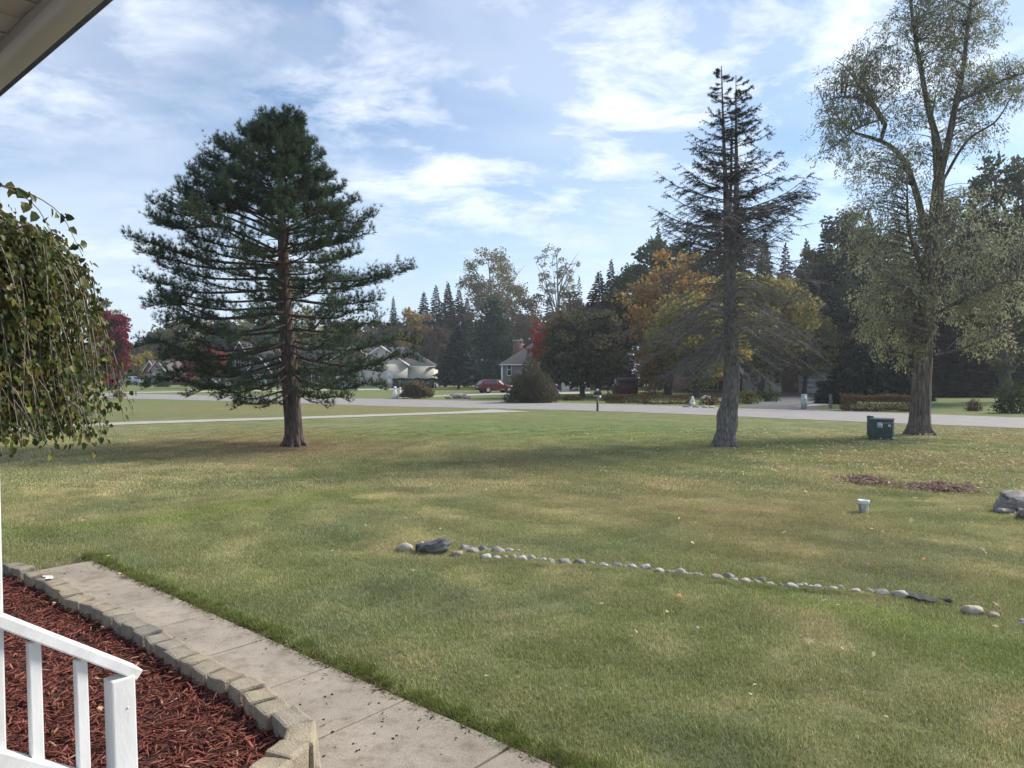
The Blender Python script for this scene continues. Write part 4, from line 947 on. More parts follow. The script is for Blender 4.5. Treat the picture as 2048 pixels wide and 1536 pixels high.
# ------------------------------------------------------------------ weeping mulberry by the walk
def make_weeper():
    base = Vector((-7.9, 8.3, -0.02)); base.z = gzf(base.x, base.y)-0.02
    t = thing('weeping_mulberry', 'umbrella-shaped weeping tree with broad drooping leaves at the end of the walk', 'tree', base); t.scale = (1, 1, 1.05)
    M = bark('mulberry_bark', (0.10, 0.085, 0.07), (0.24, 0.20, 0.165), 14, (1, 1, 0.3), 0.6, 0.03)
    MT = plain('weeping_twig', (0.21, 0.17, 0.14), 0.8, 0.2, 12)
    mb = MB(); TR = curve([(0, 0, -0.03), (0.05, 0.03, 0.8), (-0.04, 0.05, 1.7), (0.02, 0, 2.6), (0, 0.03, 3.6)], 20); lumpy_tube(mb, TR, np.linspace(0.15, 0.09, len(TR)), 12, 0.12, 2); roots(mb, 0.14, 5, 0.15)
    tw = MB(); C_ = []; D_ = []; S_ = []; N_ = []
    for k in range(640):
        th = random.uniform(-2.6, 1.5) if k % 5 else random.uniform(0, 6.28)
        R = random.uniform(1.5, 2.62)*(1+0.08*math.sin(th*3+1)); top = random.uniform(3.7, 4.55); zb = random.uniform(1.28, 1.75) if k % 4 else random.uniform(1.6, 3.0)
        d = np.array([math.cos(th), math.sin(th), 0]); sd = np.array([-d[1], d[0], 0]); w = random.uniform(-.35, .35)
        fl = 1.0+random.uniform(0, 0.16)
        P = curve([(0, 0, 3.3), d*R*0.35+np.array([0, 0, top-0.12]), d*R*0.70+sd*w*0.3+np.array([0, 0, top-0.25-0.12*R]), d*R*0.97+sd*w*0.6+np.array([0, 0, (top+zb)/2+0.25]), d*R*fl+sd*w+np.array([0, 0, zb])], 26)
        tw.tube(P[::1], np.linspace(0.016 if k % 6 else 0.03, 0.0035, len(P)), 4, cap=False)
        n = 150; s = RNG.uniform(0.22, 1.0, n)*(len(P)-1); i = s.astype(int); i = np.minimum(i, len(P)-2); f = (s-i)[:, None]
        p = P[i]*(1-f)+P[i+1]*f+RNG.normal(0, 0.055, (n, 3)); q = unit(P[i+1]-P[i])
        C_.append(p); D_.append(unit(q*0.4+d*0.35+RNG.normal(0, 0.4, (n, 3))+np.array([0, 0, -0.75]))); S_.append(RNG.uniform(0.035, 0.098, n)); N_.append(np.repeat(d[None], n, 0))
    # a few arching shoots that stand clear of the dome
    for th, R, top in ((-0.35, 2.75, 4.35), (-0.1, 2.9, 4.15), (-0.6, 2.5, 4.55), (0.2, 2.7, 4.25), (-0.9, 2.4, 4.65), (-0.5, 2.95, 3.6), (-0.2, 2.8, 3.2)):
        d = np.array([math.cos(th), math.sin(th), 0])
        P = curve([d*0.9+np.array([0, 0, top-0.45]), d*R*0.62+np.array([0, 0, top+0.02]), d*R*0.88+np.array([0, 0, top-0.2]), d*R+np.array([0, 0, top-0.75])], 16)
        tw.tube(P, np.linspace(0.012, 0.003, len(P)), 5, cap=False)
        n = 20; s = RNG.uniform(0.2, 1.0, n)*(len(P)-1.01); i = s.astype(int); p = P[i]+RNG.normal(0, 0.03, (n, 3))
        C_.append(p); D_.append(unit(RNG.normal(0, 0.5, (n, 3))+np.array([0, 0, -0.6]))); S_.append(RNG.uniform(0.09, 0.15, n)); N_.append(np.repeat(d[None], n, 0))
    # ragged bare tips at the lower right
    for k in range(40):
        th = random.gauss(-0.25, 0.35); d = np.array([math.cos(th), math.sin(th), 0]); R = random.uniform(2.3, 2.6); z = random.uniform(1.5, 2.4)
        p = d*R+np.array([0, 0, z]); e = d*(R+random.uniform(0.1, 0.5))+np.array([random.gauss(0, .1), random.gauss(0, .1), max(1.2, z-random.uniform(0.3, 0.8))])
        tw.tube([p, (p+e)/2+d*0.06+np.array([0, 0, 0.06]), e], [0.006, 0.005, 0.002], 3, cap=False)
    C = np.concatenate(C_); D = np.concatenate(D_); S = np.concatenate(S_)[:, None]; Nn = unit(np.concatenate(N_)+RNG.normal(0, 0.5, C.shape))
    n = len(C); Sd = unit(np.cross(D, Nn)); Nn = np.cross(Sd, D)
    # heart-shaped folded blade: six outline points about a mid rib
    L = [C, C+D*S*0.22+Sd*S*0.42+Nn*S*0.10, C+D*S*0.66+Sd*S*0.30+Nn*S*0.06, C+D*S-Nn*S*0.12, C+D*S*0.66-Sd*S*0.30+Nn*S*0.06, C+D*S*0.22-Sd*S*0.42+Nn*S*0.10]
    V = np.stack(L, 1); b = (np.arange(n)*6)[:, None]
    F = np.concatenate([np.concatenate([b, b+i, b+i+1], 1) for i in range(1, 5)], 0)
    r = np.clip(RNG.normal(0.42, 0.24, n), 0, 1)
    cr = MB(); cr.add(V.reshape(-1, 3), F, np.tile(r, 4))
    cr.build('crown', leafmat('mulberry_leaf', [(0.032, 0.052, 0.014), (0.058, 0.082, 0.018), (0.090, 0.092, 0.024), (0.135, 0.105, 0.032), (0.18, 0.21, 0.035)], 0.32, gloss=0.012), t)
    mb.build('trunk', M, t, True); tw.build('hanging_branches', MT, t)
make_weeper()
# ------------------------------------------------------------------ background trees
BARK_D = bark('dark_bark', (0.035, 0.032, 0.030), (0.10, 0.088, 0.078), 10, (1, 1, 0.2), 0.6, 0.05)
BARK_G = bark('grey_bark', (0.09, 0.085, 0.08), (0.22, 0.205, 0.19), 10, (1, 1, 0.2), 0.5, 0.05)
LM = {
 'burgundy': leafmat('burgundy_leaf', [(0.085, 0.010, 0.025), (0.16, 0.020, 0.042), (0.25, 0.040, 0.060), (0.33, 0.085, 0.085)], 0.4),
 'red': leafmat('red_leaf', [(0.13, 0.022, 0.020), (0.24, 0.042, 0.032), (0.34, 0.075, 0.050), (0.26, 0.12, 0.06)], 0.35),
 'yellow': leafmat('yellow_leaf', [(0.12, 0.11, 0.020), (0.24, 0.20, 0.030), (0.36, 0.28, 0.045), (0.13, 0.15, 0.035)], 0.4),
 'olive': leafmat('olive_leaf', [(0.040, 0.050, 0.020), (0.075, 0.085, 0.028), (0.13, 0.125, 0.035), (0.20, 0.165, 0.045)], 0.35),
 'brown': leafmat('brown_leaf', [(0.055, 0.042, 0.028), (0.10, 0.072, 0.042), (0.15, 0.10, 0.05), (0.095, 0.095, 0.04)], 0.3),
 'orange': leafmat('orange_leaf', [(0.20, 0.115, 0.042), (0.32, 0.185, 0.062), (0.40, 0.24, 0.08), (0.33, 0.27, 0.095), (0.19, 0.18, 0.065)], 0.45),
 'gold': leafmat('gold_leaf', [(0.14, 0.15, 0.058), (0.23, 0.22, 0.075), (0.33, 0.28, 0.09), (0.43, 0.31, 0.10)], 0.48),
 'green': leafmat('green_leaf', [(0.022, 0.040, 0.016), (0.040, 0.066, 0.022), (0.060, 0.090, 0.030), (0.10, 0.115, 0.035)], 0.3),
 'dusky': leafmat('dusky_leaf', [(0.046, 0.058, 0.036), (0.074, 0.086, 0.050), (0.105, 0.100, 0.058), (0.14, 0.092, 0.064)], 0.35),
 'pale': leafmat('pale_leaf', [(0.11, 0.105, 0.055), (0.16, 0.15, 0.07), (0.22, 0.19, 0.085), (0.14, 0.11, 0.06)], 0.45),
 'grey': leafmat('greygreen_leaf', [(0.040, 0.058, 0.038), (0.062, 0.082, 0.050), (0.095, 0.108, 0.058), (0.13, 0.128, 0.058)], 0.4),
 'spruce': leafmat('spruce_needle', [(0.012, 0.022, 0.018), (0.020, 0.034, 0.026), (0.032, 0.048, 0.034)], 0.15),
 'blue': leafmat('blue_spruce_needle', [(0.032, 0.052, 0.056), (0.052, 0.078, 0.080), (0.085, 0.115, 0.112)], 0.15),
 'wpine': leafmat('white_pine_needle', [(0.028, 0.060, 0.040), (0.046, 0.088, 0.056), (0.070, 0.115, 0.070)], 0.2),
 'yew': leafmat('yew_needle', [(0.014, 0.028, 0.018), (0.026, 0.046, 0.026), (0.042, 0.066, 0.034)], 0.15),
}
def broadleaf(label, px, D, top, width, mat, n=5200, lsize=0.30, base_py=None, trunk_frac=0.22, clumps=60, cl=0.17, bark_m=None, sparse=False, shape='round', group=None, name='deciduous_tree', cat='tree', squash=1.0, low=0.0):
    x = XAT(px, D); H = ZAT(top, D); W = width*D/FPX; R = W/2
    t = thing(name, label, cat, (x, D, 0), 0, group); mb = MB()
    n = int(n*(1.25 if not sparse else 2.6))
    z0 = H*trunk_frac; n_l = 7 if not sparse else 14
    TR = curve([(0, 0, -0.05), (random.gauss(0, .02)*H, random.gauss(0, .02)*H, H*0.3), (random.gauss(0, .02)*H, random.gauss(0, .02)*H, H*0.6), (random.gauss(0, .02)*H, 0, H*0.88)], 14)
    r0 = (0.022*H+0.04)*(0.6 if sparse else 1); mb.tube(TR, np.interp(TR[:, 2], [0, H*0.06, H], [r0*1.35, r0, 0.02]), 8)
    SK = [TR[4:]]
    for k in range(n_l):
        f = random.uniform(trunk_frac*0.9, 0.7); th = 2*math.pi*k/n_l+random.uniform(-.4, .4); p = np.array([np.interp(f*H, TR[:, 2], TR[:, 0]), np.interp(f*H, TR[:, 2], TR[:, 1]), f*H])
        rr = R*random.uniform(0.6, 0.9)*(0.55 if shape == 'column' else 1); e = p+np.array([math.cos(th)*rr, math.sin(th)*rr, (H-f*H)*random.uniform(0.35, 0.8)])
        C = curve([p, p*0.5+e*0.5+np.array([0, 0, -0.06*rr if not sparse else 0.02*rr]), e], 8); mb.tube(C, np.linspace(r0*0.42, 0.02, len(C)), 5); SK.append(C)
    SK = np.concatenate(SK)
    zc = (H+z0)/2+low; hz = (H-z0)/2
    cs = []
    tries = 0
    while len(cs) < clumps and tries < 4000:
        tries += 1
        v = rdir(1)[0]*(random.random()**0.36)
        if shape == 'column': p = np.array([v[0]*R, v[1]*R, zc+v[2]*hz])
        elif shape == 'cone':
            u = random.random()**0.75; z = z0+(H-z0)*(1-u); q = R*u**0.8*random.random()**0.45; a = random.uniform(0, 6.283); p = np.array([math.cos(a)*q, math.sin(a)*q, z])
        else:
            lob = 1+0.42*noise.noise(Vector((v[0]*2.1+px, v[1]*2.1, v[2]*2.1+D)))
            p = np.array([v[0]*R*lob*0.9, v[1]*R*lob*0.9, zc+v[2]*hz*lob*0.93])
        cs.append(p)
    V_ = []; per = n//clumps; rn_ = []
    for i, p in enumerate(cs):
        cr_ = cl*W*random.uniform(0.65, 1.15)
        if i % (2 if not sparse else 1) == 0: attach(mb, SK, p, 0.02+0.0025*H, 0.2)
        v = rdir(per)*(RNG.random((per, 1))**0.45)
        V_.append(p+v*np.array([cr_, cr_, cr_*0.72*squash])); rn_.append(np.clip(RNG.normal(0.45+random.uniform(-.22, .22), 0.17, per), 0, 1))
    C = np.concatenate(V_); C[:, 2] = np.minimum(C[:, 2], H*1.0+RNG.normal(0, 0.1, len(C))); C[:, 2] = np.maximum(C[:, 2], 0.15)
    V, F = leaf_quads(C, RNG.uniform(0.7, 1.3, len(C))*lsize*(1.65 if not sparse else 1.35), None, 0.75)
    cr = MB(); cr.add(V, F, np.concatenate(rn_)); cr.build('crown', LM[mat], t); mb.build('trunk', bark_m or BARK_D, t, True)
    return t
SPR = {}
def spruce_mesh(key, H, R, nb, spr, droop, seed, up=0.0, bare=0.06, ls=1.0):
    st = random.getstate(); random.seed(seed)
    mb = MB(); mb.tube([(0, 0, -0.05), (0.02*H*0.3, 0, H*0.5), (0, 0, H)], [0.016*H+0.05, 0.010*H+0.02, 0.01], 7)
    C_ = []; D_ = []; S_ = []
    for k in range(nb):
        f = bare+(1-bare)*(k/nb)**0.9; z = f*H; th = k*2.399+random.uniform(-.3, .3); L = R*(1-f)**0.85*random.uniform(0.72, 1.08)+0.12*R*(1-f)+0.05
        d = np.array([math.cos(th), math.sin(th), 0]); sd = np.array([-d[1], d[0], 0]); up_ = up+0.25*f
        m = max(6, int(1.3*spr*(0.3+0.7*L/R)))
        s = RNG.uniform(0.12, 1.0, m); zoff = L*(up_*s-droop*s*s+0.12*s**4)
        w = L*0.34*(1.05-s)
        lat = RNG.uniform(-1, 1, m)
        p = d[None]*(s*L)[:, None]+sd[None]*(lat*w)[:, None]; p[:, 2] = z+zoff-np.abs(lat)*w*0.25
        C_.append(p); D_.append(unit(d[None]*0.9+sd[None]*lat[:, None]*0.8+np.array([0, 0, -0.28])+RNG.normal(0, 0.22, (m, 3)))); S_.append(np.full(m, (0.24*L+0.22)*ls)*RNG.uniform(0.7, 1.25, m))
        mb.tube([(0, 0, z), tuple(d*L*0.5+np.array([0, 0, z+L*(up_*0.5-droop*0.25)])), tuple(d*L*0.95+np.array([0, 0, z+L*(up_*0.95-droop*0.88)]))], [0.012+0.004*L, 0.012, 0.004], 3, cap=False)
    C_.append(np.array([[0, 0, H-0.25*i*0.4] for i in range(6)])); D_.append(unit(RNG.normal(0, 0.5, (6, 3))+np.array([0, 0, 0.9]))); S_.append(np.full(6, 0.03*H))
    C = np.concatenate(C_); V, F = leaf_quads(C, np.concatenate(S_), np.concatenate(D_), 0.46, up=(0, 0, 1)); cr = MB(); cr.add(V, F, RNG.random(len(C)))
    random.setstate(st)
    SPR[key] = (cr.mesh('crown'), mb.mesh('trunk'), H, R)
spruce_mesh('a', 16, 3.2, 170, 56, 0.42, 1); spruce_mesh('b', 16, 2.7, 150, 52, 0.5, 2); spruce_mesh('c', 16, 3.8, 190, 60, 0.32, 3)
spruce_mesh('blue', 9, 3.1, 190, 70, 0.10, 4, 0.02, 0.10); spruce_mesh('thin', 16, 2.6, 95, 36, 0.35, 5, 0.05, 0.2)
spruce_mesh('yew', 4, 3.6, 190, 60, 0.15, 6, 0.10, 0.0, 1.0)
_used = {}
WIDE = {'a': 1.3, 'b': 1.3, 'c': 1.3}
def spruce(label, px, D, top, width, key='a', mat='spruce', rz=None, group=None, name='spruce_tree', base_z=0):
    cm, tm, H, R = SPR[key]; k2 = (key, mat)
    if k2 not in _used:
        if key in [q[0] for q in _used]: cm, tm = cm.copy(), tm.copy(); cm.materials.clear(); tm.materials.clear()
        cm.materials.append(LM[mat]); tm.materials.append(BARK_D); _used[k2] = (cm, tm)
    cm, tm = _used[k2]
    t = thing(name, label, 'tree', (XAT(px, D), D, base_z), random.uniform(0, 6.28) if rz is None else rz, group)
    s = (ZAT(top, D)-base_z)/H; w = width*WIDE.get(key, 1)*D/FPX/2/R; t.scale = (w, w, s)
    ob('crown', cm, None, t); ob('trunk', tm, None, t); return t
# --- far left, behind the weeping tree and the pine
broadleaf('narrow burgundy-leaved tree beside the silver pickup', 223, 104, 612, 62, 'burgundy', 6500, 0.26, shape='column', trunk_frac=0.06, clumps=70, cl=0.24)
broadleaf('thin pale tree rising behind the burgundy tree', 214, 140, 597, 74, 'pale', 1500, 0.30, sparse=True, bark_m=BARK_G, clumps=45)
broadleaf('yellow shrubby tree left of the brick house gable', 262, 165, 702, 52, 'yellow', 2600, 0.4, trunk_frac=0.08)
broadleaf('yellow-green bushy tree touching the brick house roof', 292, 172, 700, 46, 'yellow', 2400, 0.4, trunk_frac=0.08)
broadleaf('low rusty tree far behind the yellow trees', 272, 215, 676, 70, 'brown', 1800, 0.5, trunk_frac=0.06)
broadleaf('wide olive and yellow tree behind the brick house', 335, 195, 648, 120, 'olive', 4200, 0.5, trunk_frac=0.06, low=-0.5)
broadleaf('rounded olive tree behind the red maple', 405, 200, 642, 110, 'gold', 3800, 0.5, trunk_frac=0.06)
broadleaf('dark green tree between the red maple and the dark house', 448, 190, 640, 90, 'green', 3600, 0.5, trunk_frac=0.06)
broadleaf('tall dark oak behind the dark two-storey house', 530, 188, 584, 92, 'green', 4200, 0.5, trunk_frac=0.08)
broadleaf('yellow-green tree behind the dark house roof', 480, 215, 628, 90, 'gold', 3000, 0.5, trunk_frac=0.06)
broadleaf('golden green tree behind the pine trunk', 612, 205, 612, 100, 'gold', 3400, 0.5, trunk_frac=0.06)
broadleaf('brown-green tree behind the grey garage roof', 690, 190, 632, 110, 'olive', 3800, 0.45, trunk_frac=0.06)
broadleaf('red round maple on the lawn before the dark house', 408, 118, 692, 84, 'red', 4200, 0.24, trunk_frac=0.22)
broadleaf('rusty brown tree right behind the garage house gable', 768, 178, 626, 84, 'brown', 3600, 0.4, trunk_frac=0.06)
broadleaf('tall orange-brown tree behind the garage house', 828, 172, 606, 80, 'orange', 4200, 0.36, trunk_frac=0.08)
spruce('small pointed spruce poking above the rusty trees', 787, 190, 596, 34, 'b')
for i, (px, tp, w) in enumerate(((848, 586, 62), (872, 574, 58), (896, 566, 60), (918, 580, 60), (934, 598, 50))):
    spruce('dark spruce of the dense row behind the blue spruce', px, 185+4*(i % 3), tp, w, 'abcab'[i], group='dark spruce row behind the blue spruce')
broadleaf('brown thinning tree between the garage house and blue spruce', 872, 150, 648, 62, 'brown', 2300, 0.28, sparse=True, bark_m=BARK_G, trunk_frac=0.12)
broadleaf('slender brown tree close behind the blue spruce', 898, 152, 652, 46, 'brown', 1500, 0.28, sparse=True, bark_m=BARK_G, trunk_frac=0.15)
spruce('silvery blue spruce on the neighbour lawn by the small shelter', 917, 112, 652, 92, 'blue', 'blue')
broadleaf('big soft green white pine left of the brick chimney', 985, 128, 598, 138, 'wpine', 9000, 0.34, shape='cone', trunk_frac=0.05, clumps=100, cl=0.14, squash=0.7)
broadleaf('tall half-bare cottonwood with golden leaves behind the white pine', 985, 185, 488, 158, 'pale', 4200, 0.36, sparse=True, bark_m=BARK_G, trunk_frac=0.3, clumps=110, cl=0.10)
broadleaf('slim nearly leafless cottonwood standing against the sky', 1112, 180, 482, 112, 'pale', 1300, 0.34, sparse=True, bark_m=BARK_G, trunk_frac=0.28, clumps=90, cl=0.08)
broadleaf('brown thicket tree behind the chimney', 1062, 162, 588, 120, 'brown', 3800, 0.34, sparse=True, trunk_frac=0.05, clumps=90)
broadleaf('dull purple-brown tree behind the grey house roof', 1010, 170, 600, 110, 'brown', 3400, 0.34, sparse=True, trunk_frac=0.05, clumps=80)
spruce('thin conifer standing beside the leafless cottonwood', 1158, 150, 556, 44, 'thin')
spruce('conifer behind the grey house ridge', 1098, 165, 596, 60, 'thin')
spruce('dark conifer with ragged top beside the green oak', 1198, 118, 546, 100, 'c')
spruce('narrow conifer top between the conifer and the oak', 1222, 128, 522, 60, 'a')
broadleaf('big rounded dark green oak behind the orange maple', 1325, 120, 464, 225, 'green', 11000, 0.42, trunk_frac=0.05, clumps=95, cl=0.13)
spruce('spruce tip rising over the green oak crown', 1316, 135, 455, 56, 'b')
spruce('second spruce tip above the oak crown near the fir', 1374, 132, 447, 54, 'b')
for i, (px, tp, w) in enumerate(((1432, 420, 66), (1470, 398, 86), (1528, 468, 74), (1570, 492, 70), (1612, 482, 74))):
    spruce('tall dark spruce crowding behind the dying fir', px, 118-3*(i % 3), tp, w, 'abcba'[i], group='spruces behind the dying fir')
broadleaf('small red maple against the grey house roof', 1084, 96, 642, 54, 'red', 1500, 0.22, trunk_frac=0.3)
broadleaf('dusky low-branched ornamental tree behind the black mailbox', 1165, 70, 606, 180, 'dusky', 11000, 0.22, trunk_frac=0.10, clumps=110, cl=0.15)
broadleaf('dusky green tree between the ornamental tree and the orange maple', 1232, 84, 560, 90, 'dusky', 6000, 0.26, trunk_frac=0.12, clumps=70)
broadleaf('large orange maple across the road', 1335, 80, 506, 215, 'orange', 11000, 0.25, trunk_frac=0.08, clumps=105, cl=0.13)
broadleaf('low golden maple with a dark trunk before the white house', 1392, 70, 585, 215, 'gold', 10500, 0.20, trunk_frac=0.13, clumps=95, cl=0.14)
broadleaf('yellow-green maple spreading behind the dying fir', 1520, 80, 530, 250, 'gold', 11500, 0.26, trunk_frac=0.12, clumps=105, cl=0.13)
# --- the dark wood on the right
for i, (px, tp, w, D) in enumerate(((1650, 452, 92, 96), (1692, 430, 96, 92), (1735, 425, 96, 88), (1790, 425, 100, 92), (1835, 440, 100, 86), (1885, 420, 104, 94), (1940, 405, 104, 90), (1985, 430, 100, 86), (2035, 410, 110, 92), (2090, 400, 110, 90))):
    spruce('tall dark spruce in the wood behind the yews', px, D, tp, w, 'abcabcabca'[i], group='spruce wood behind the yews')
for i, (px, tp, w, D) in enumerate(((1868, 600, 130, 74), (1925, 610, 130, 76), (1985, 600, 130, 74), (2045, 590, 140, 75))):
    spruce('low dense spruce along the back of the far lawn', px, D, tp, w, 'caca'[i], group='low spruces along the far lawn')
broadleaf('tall grey-green leafy tree at the edge of the spruce wood', 2015, 58, 300, 210, 'grey', 15000, 0.2, trunk_frac=0.12, clumps=130, cl=0.13)
broadleaf('grey-green tree leaning among the spruces behind the willow-like tree', 1735, 84, 440, 140, 'grey', 7500, 0.24, trunk_frac=0.2, clumps=70)
for px, D, tp, w, lab in ((1718, 63, 692, 132, 'broad dark yew spreading beside the white garage door'), (1785, 62, 716, 130, 'rounded dark yew behind the brown hedge')):
    spruce(lab, px, D, tp, w, 'yew', 'yew', name='yew_tree')
spruce('small yew at the wooden post by the driveway', 1672, 55, 752, 62, 'yew', 'yew', name='yew_tree')

broadleaf('grey-green crown filling in behind the big trunk', 1900, 80, 400, 150, 'grey', 8000, 0.26, trunk_frac=0.1, clumps=80)
broadleaf('low golden tree screening the white house roof', 1608, 82, 605, 130, 'gold', 5500, 0.22, trunk_frac=0.2, clumps=60)
broadleaf('ragged grey-green tree rising among the spruces near the fir', 1690, 95, 404, 130, 'grey', 6500, 0.28, trunk_frac=0.08, clumps=80)
broadleaf('dark leafy tree between the dying fir and the spruce wood', 1640, 100, 455, 120, 'dusky', 6500, 0.34, trunk_frac=0.05, clumps=70)
broadleaf('dusky green tree behind the grey house roof end', 1150, 125, 590, 120, 'dusky', 5000, 0.34, trunk_frac=0.05, clumps=70)

# ------------------------------------------------------------------ shrubs and hedges
def shrub(name, label, cat, loc, dims, n, ls, mat, box=False, group=None, rz=0, stems=8, weep=0.0, flat=False):
    t = thing(name, label, cat, loc, rz, group); a, b, h = dims[0]/2, dims[1]/2, dims[2]
    if box:
        v = RNG.uniform(-1, 1, (n, 3)); ax = RNG.choice(3, n, p=np.array([b*h, a*h, a*b*2])/(b*h+a*h+a*b*2)); sg = np.where(RNG.random(n) < 0.5, -1, 1); v[np.arange(n), ax] = sg*RNG.uniform(0.8, 1.0, n)
        v = np.sign(v)*np.abs(v)**0.9; C = np.stack([v[:, 0]*a, v[:, 1]*b, (v[:, 2]+1)/2*h*0.97+0.04], -1); C[:, 2] += 0.05*h*np.sin(C[:, 0]*2.3)
    else:
        v = rdir(n); v[:, 2] = np.abs(v[:, 2]) if not flat else v[:, 2]; r = RNG.random(n)**0.3; lob = 1+0.2*np.sin(v[:, 0]*5+loc[0])*np.sin(v[:, 1]*4+2)+0.12*np.sin(v[:, 2]*9+v[:, 0]*6)
        C = v*(r*lob)[:, None]*np.array([a, b, h*0.95]); C[:, 2] = np.abs(C[:, 2])+0.03
    V, F = leaf_quads(C, RNG.uniform(0.7, 1.3, n)*ls, None if not weep else unit(RNG.normal(0, 0.4, (n, 3))+np.array([0, 0, -weep])), 0.55 if not weep else 0.25)
    cr = MB(); cr.add(V, F, RNG.random(n)); cr.build('foliage', LM[mat] if isinstance(mat, str) else mat, t)
    mb = MB()
    for k in range(stems):
        x = random.uniform(-a, a)*(0.9 if box else 0.3); y = random.uniform(-b, b)*0.5; e = (x+random.gauss(0, .2)*a*(0.2 if box else 1.6), y+random.gauss(0, .2)*b, h*random.uniform(0.55, 0.85)); mb.tube([(x, y, -0.03), ((x+e[0])/2, (y+e[1])/2, e[2]*0.55), e], [0.03, 0.02, 0.006], 4, cap=False)
    tag(mb.build('stems', BARK_D, t), kind='stuff'); return t
def GZ(px, py): return G(px, py)
LM['hedge_brown'] = leafmat('brown_hedge_leaf', [(0.075, 0.045, 0.028), (0.13, 0.075, 0.045), (0.17, 0.115, 0.06), (0.11, 0.095, 0.045)], 0.3)
LM['hedge_red'] = leafmat('reddish_hedge_leaf', [(0.070, 0.030, 0.024), (0.11, 0.048, 0.034), (0.15, 0.085, 0.05), (0.10, 0.085, 0.04)], 0.3)
LM['box'] = leafmat('boxwood_leaf', [(0.010, 0.022, 0.012), (0.018, 0.036, 0.018), (0.030, 0.050, 0.024)], 0.15)
LM['straw'] = leafmat('dry_grass_leaf', [(0.10, 0.078, 0.045), (0.17, 0.135, 0.075), (0.24, 0.19, 0.11), (0.11, 0.11, 0.05)], 0.35)
def between(px0, px1, py): 
    a = G(px0, py); b = G(px1, py); return (a+b)/2, (b-a).length
c, L = between(786, 872, 776); shrub('boxwood_hedge', 'clipped dark green hedge along the cream garage house wall', 'hedge', c, (L, 1.4, 1.55), 3800, 0.22, 'box', True)
c, L = between(1688, 1822, 822); shrub('brown_hedge', 'low brown autumn hedge beneath the yews by the road', 'hedge', c, (L, 1.0, 0.95), 4200, 0.11, 'hedge_brown', True, rz=-0.25)
c, L = between(1212, 1290, 806); shrub('red_hedge', 'low reddish hedge in front of the red shed', 'hedge', c, (L, 1.0, 0.62), 1700, 0.12, 'hedge_red', True, rz=-0.2)
c, L = between(1290, 1378, 808); shrub('red_hedge', 'low reddish hedge running on towards the golden maple trunk', 'hedge', c, (L, 1.0, 0.60), 1700, 0.12, 'hedge_red', True, rz=-0.2)
c, L = between(1398, 1440, 810); shrub('red_shrub', 'dark reddish mounded shrub beside the fir trunk', 'shrub', c, (L, 1.2, 0.8), 900, 0.11, 'hedge_red')
c, L = between(1474, 1518, 808); shrub('green_shrub', 'green mounded shrub by the dark driveway entrance', 'shrub', c, (L, 1.4, 1.15), 1200, 0.12, 'olive')
c, L = between(1512, 1560, 803); shrub('green_shrub', 'darker green shrub before the white house wall', 'shrub', c, (L, 1.5, 1.25), 1200, 0.13, 'green')
c, L = between(1268, 1330, 792); shrub('ground_shrub', 'low spreading green shrub beside the red shed', 'shrub', c, (L, 1.4, 0.55), 900, 0.12, 'green')
c, L = between(1018, 1108, 805); shrub('weeping_shrub', 'weeping dark green bush hiding the front of the red car', 'shrub', c, (L*1.12, 3.6, ZAT(722, c.y)), 8500, 0.24, 'dusky', weep=0.9, stems=12)
c, L = between(1205, 1252, 802); shrub('ground_shrub', 'leafy low shrubs around the dusky tree foot', 'shrub', c, (L, 1.0, 0.7), 800, 0.13, 'green')
c, L = between(1112, 1170, 801); shrub('ground_shrub', 'mixed low plants under the dusky ornamental tree', 'shrub', c, (L, 1.0, 0.5), 800, 0.13, 'olive')
c, L = between(800, 862, 797); shrub('ornamental_grass', 'clump of tall dried grasses beside the white lawn figures', 'grass clump', c, (L, 1.2, 1.35), 2600, 0.34, 'straw', weep=-0.9, stems=14)
c, L = between(225, 250, 797); shrub('grass_clump', 'dark grass tuft round the grey mailbox post', 'grass clump', c, (1.1, 0.8, 0.6), 420, 0.25, 'straw', weep=-0.8, stems=3)
c, L = between(455, 482, 781); shrub('yellow_flowers', 'low yellow flower clump by the neighbour driveway', 'flowers', c, (L, 0.8, 0.8), 500, 0.16, 'yellow')
c, L = between(1932, 1962, 822); shrub('red_shrub', 'small rusty red vase-shaped bush on the far lawn', 'shrub', c, (L*1.0, 0.9, 0.78), 620, 0.10, 'hedge_red')
c, L = between(1990, 2062, 826); shrub('rhododendron', 'broad-leaved evergreen bush on crooked stems at the far lawn edge', 'shrub', c, (L*1.1, 1.6, 1.85), 1500, 0.17, 'green', stems=7)
c, L = between(1990, 2014, 790); shrub('pampas_grass', 'pale feathery grass clump before the dark wood', 'grass clump', c, (L, 1.0, 1.35), 600, 0.3, 'pale', weep=-0.7, stems=6)
c, L = between(308, 342, 774); shrub('round_shrub', 'round clipped green shrub before the brick house garage', 'shrub', c, (L*0.9, 2.5, 2.9), 1200, 0.3, 'green')
c, L = between(196, 236, 774); shrub('round_shrub', 'dark low shrub under the burgundy tree', 'shrub', c, (L, 2.0, 1.4), 900, 0.26, 'box')

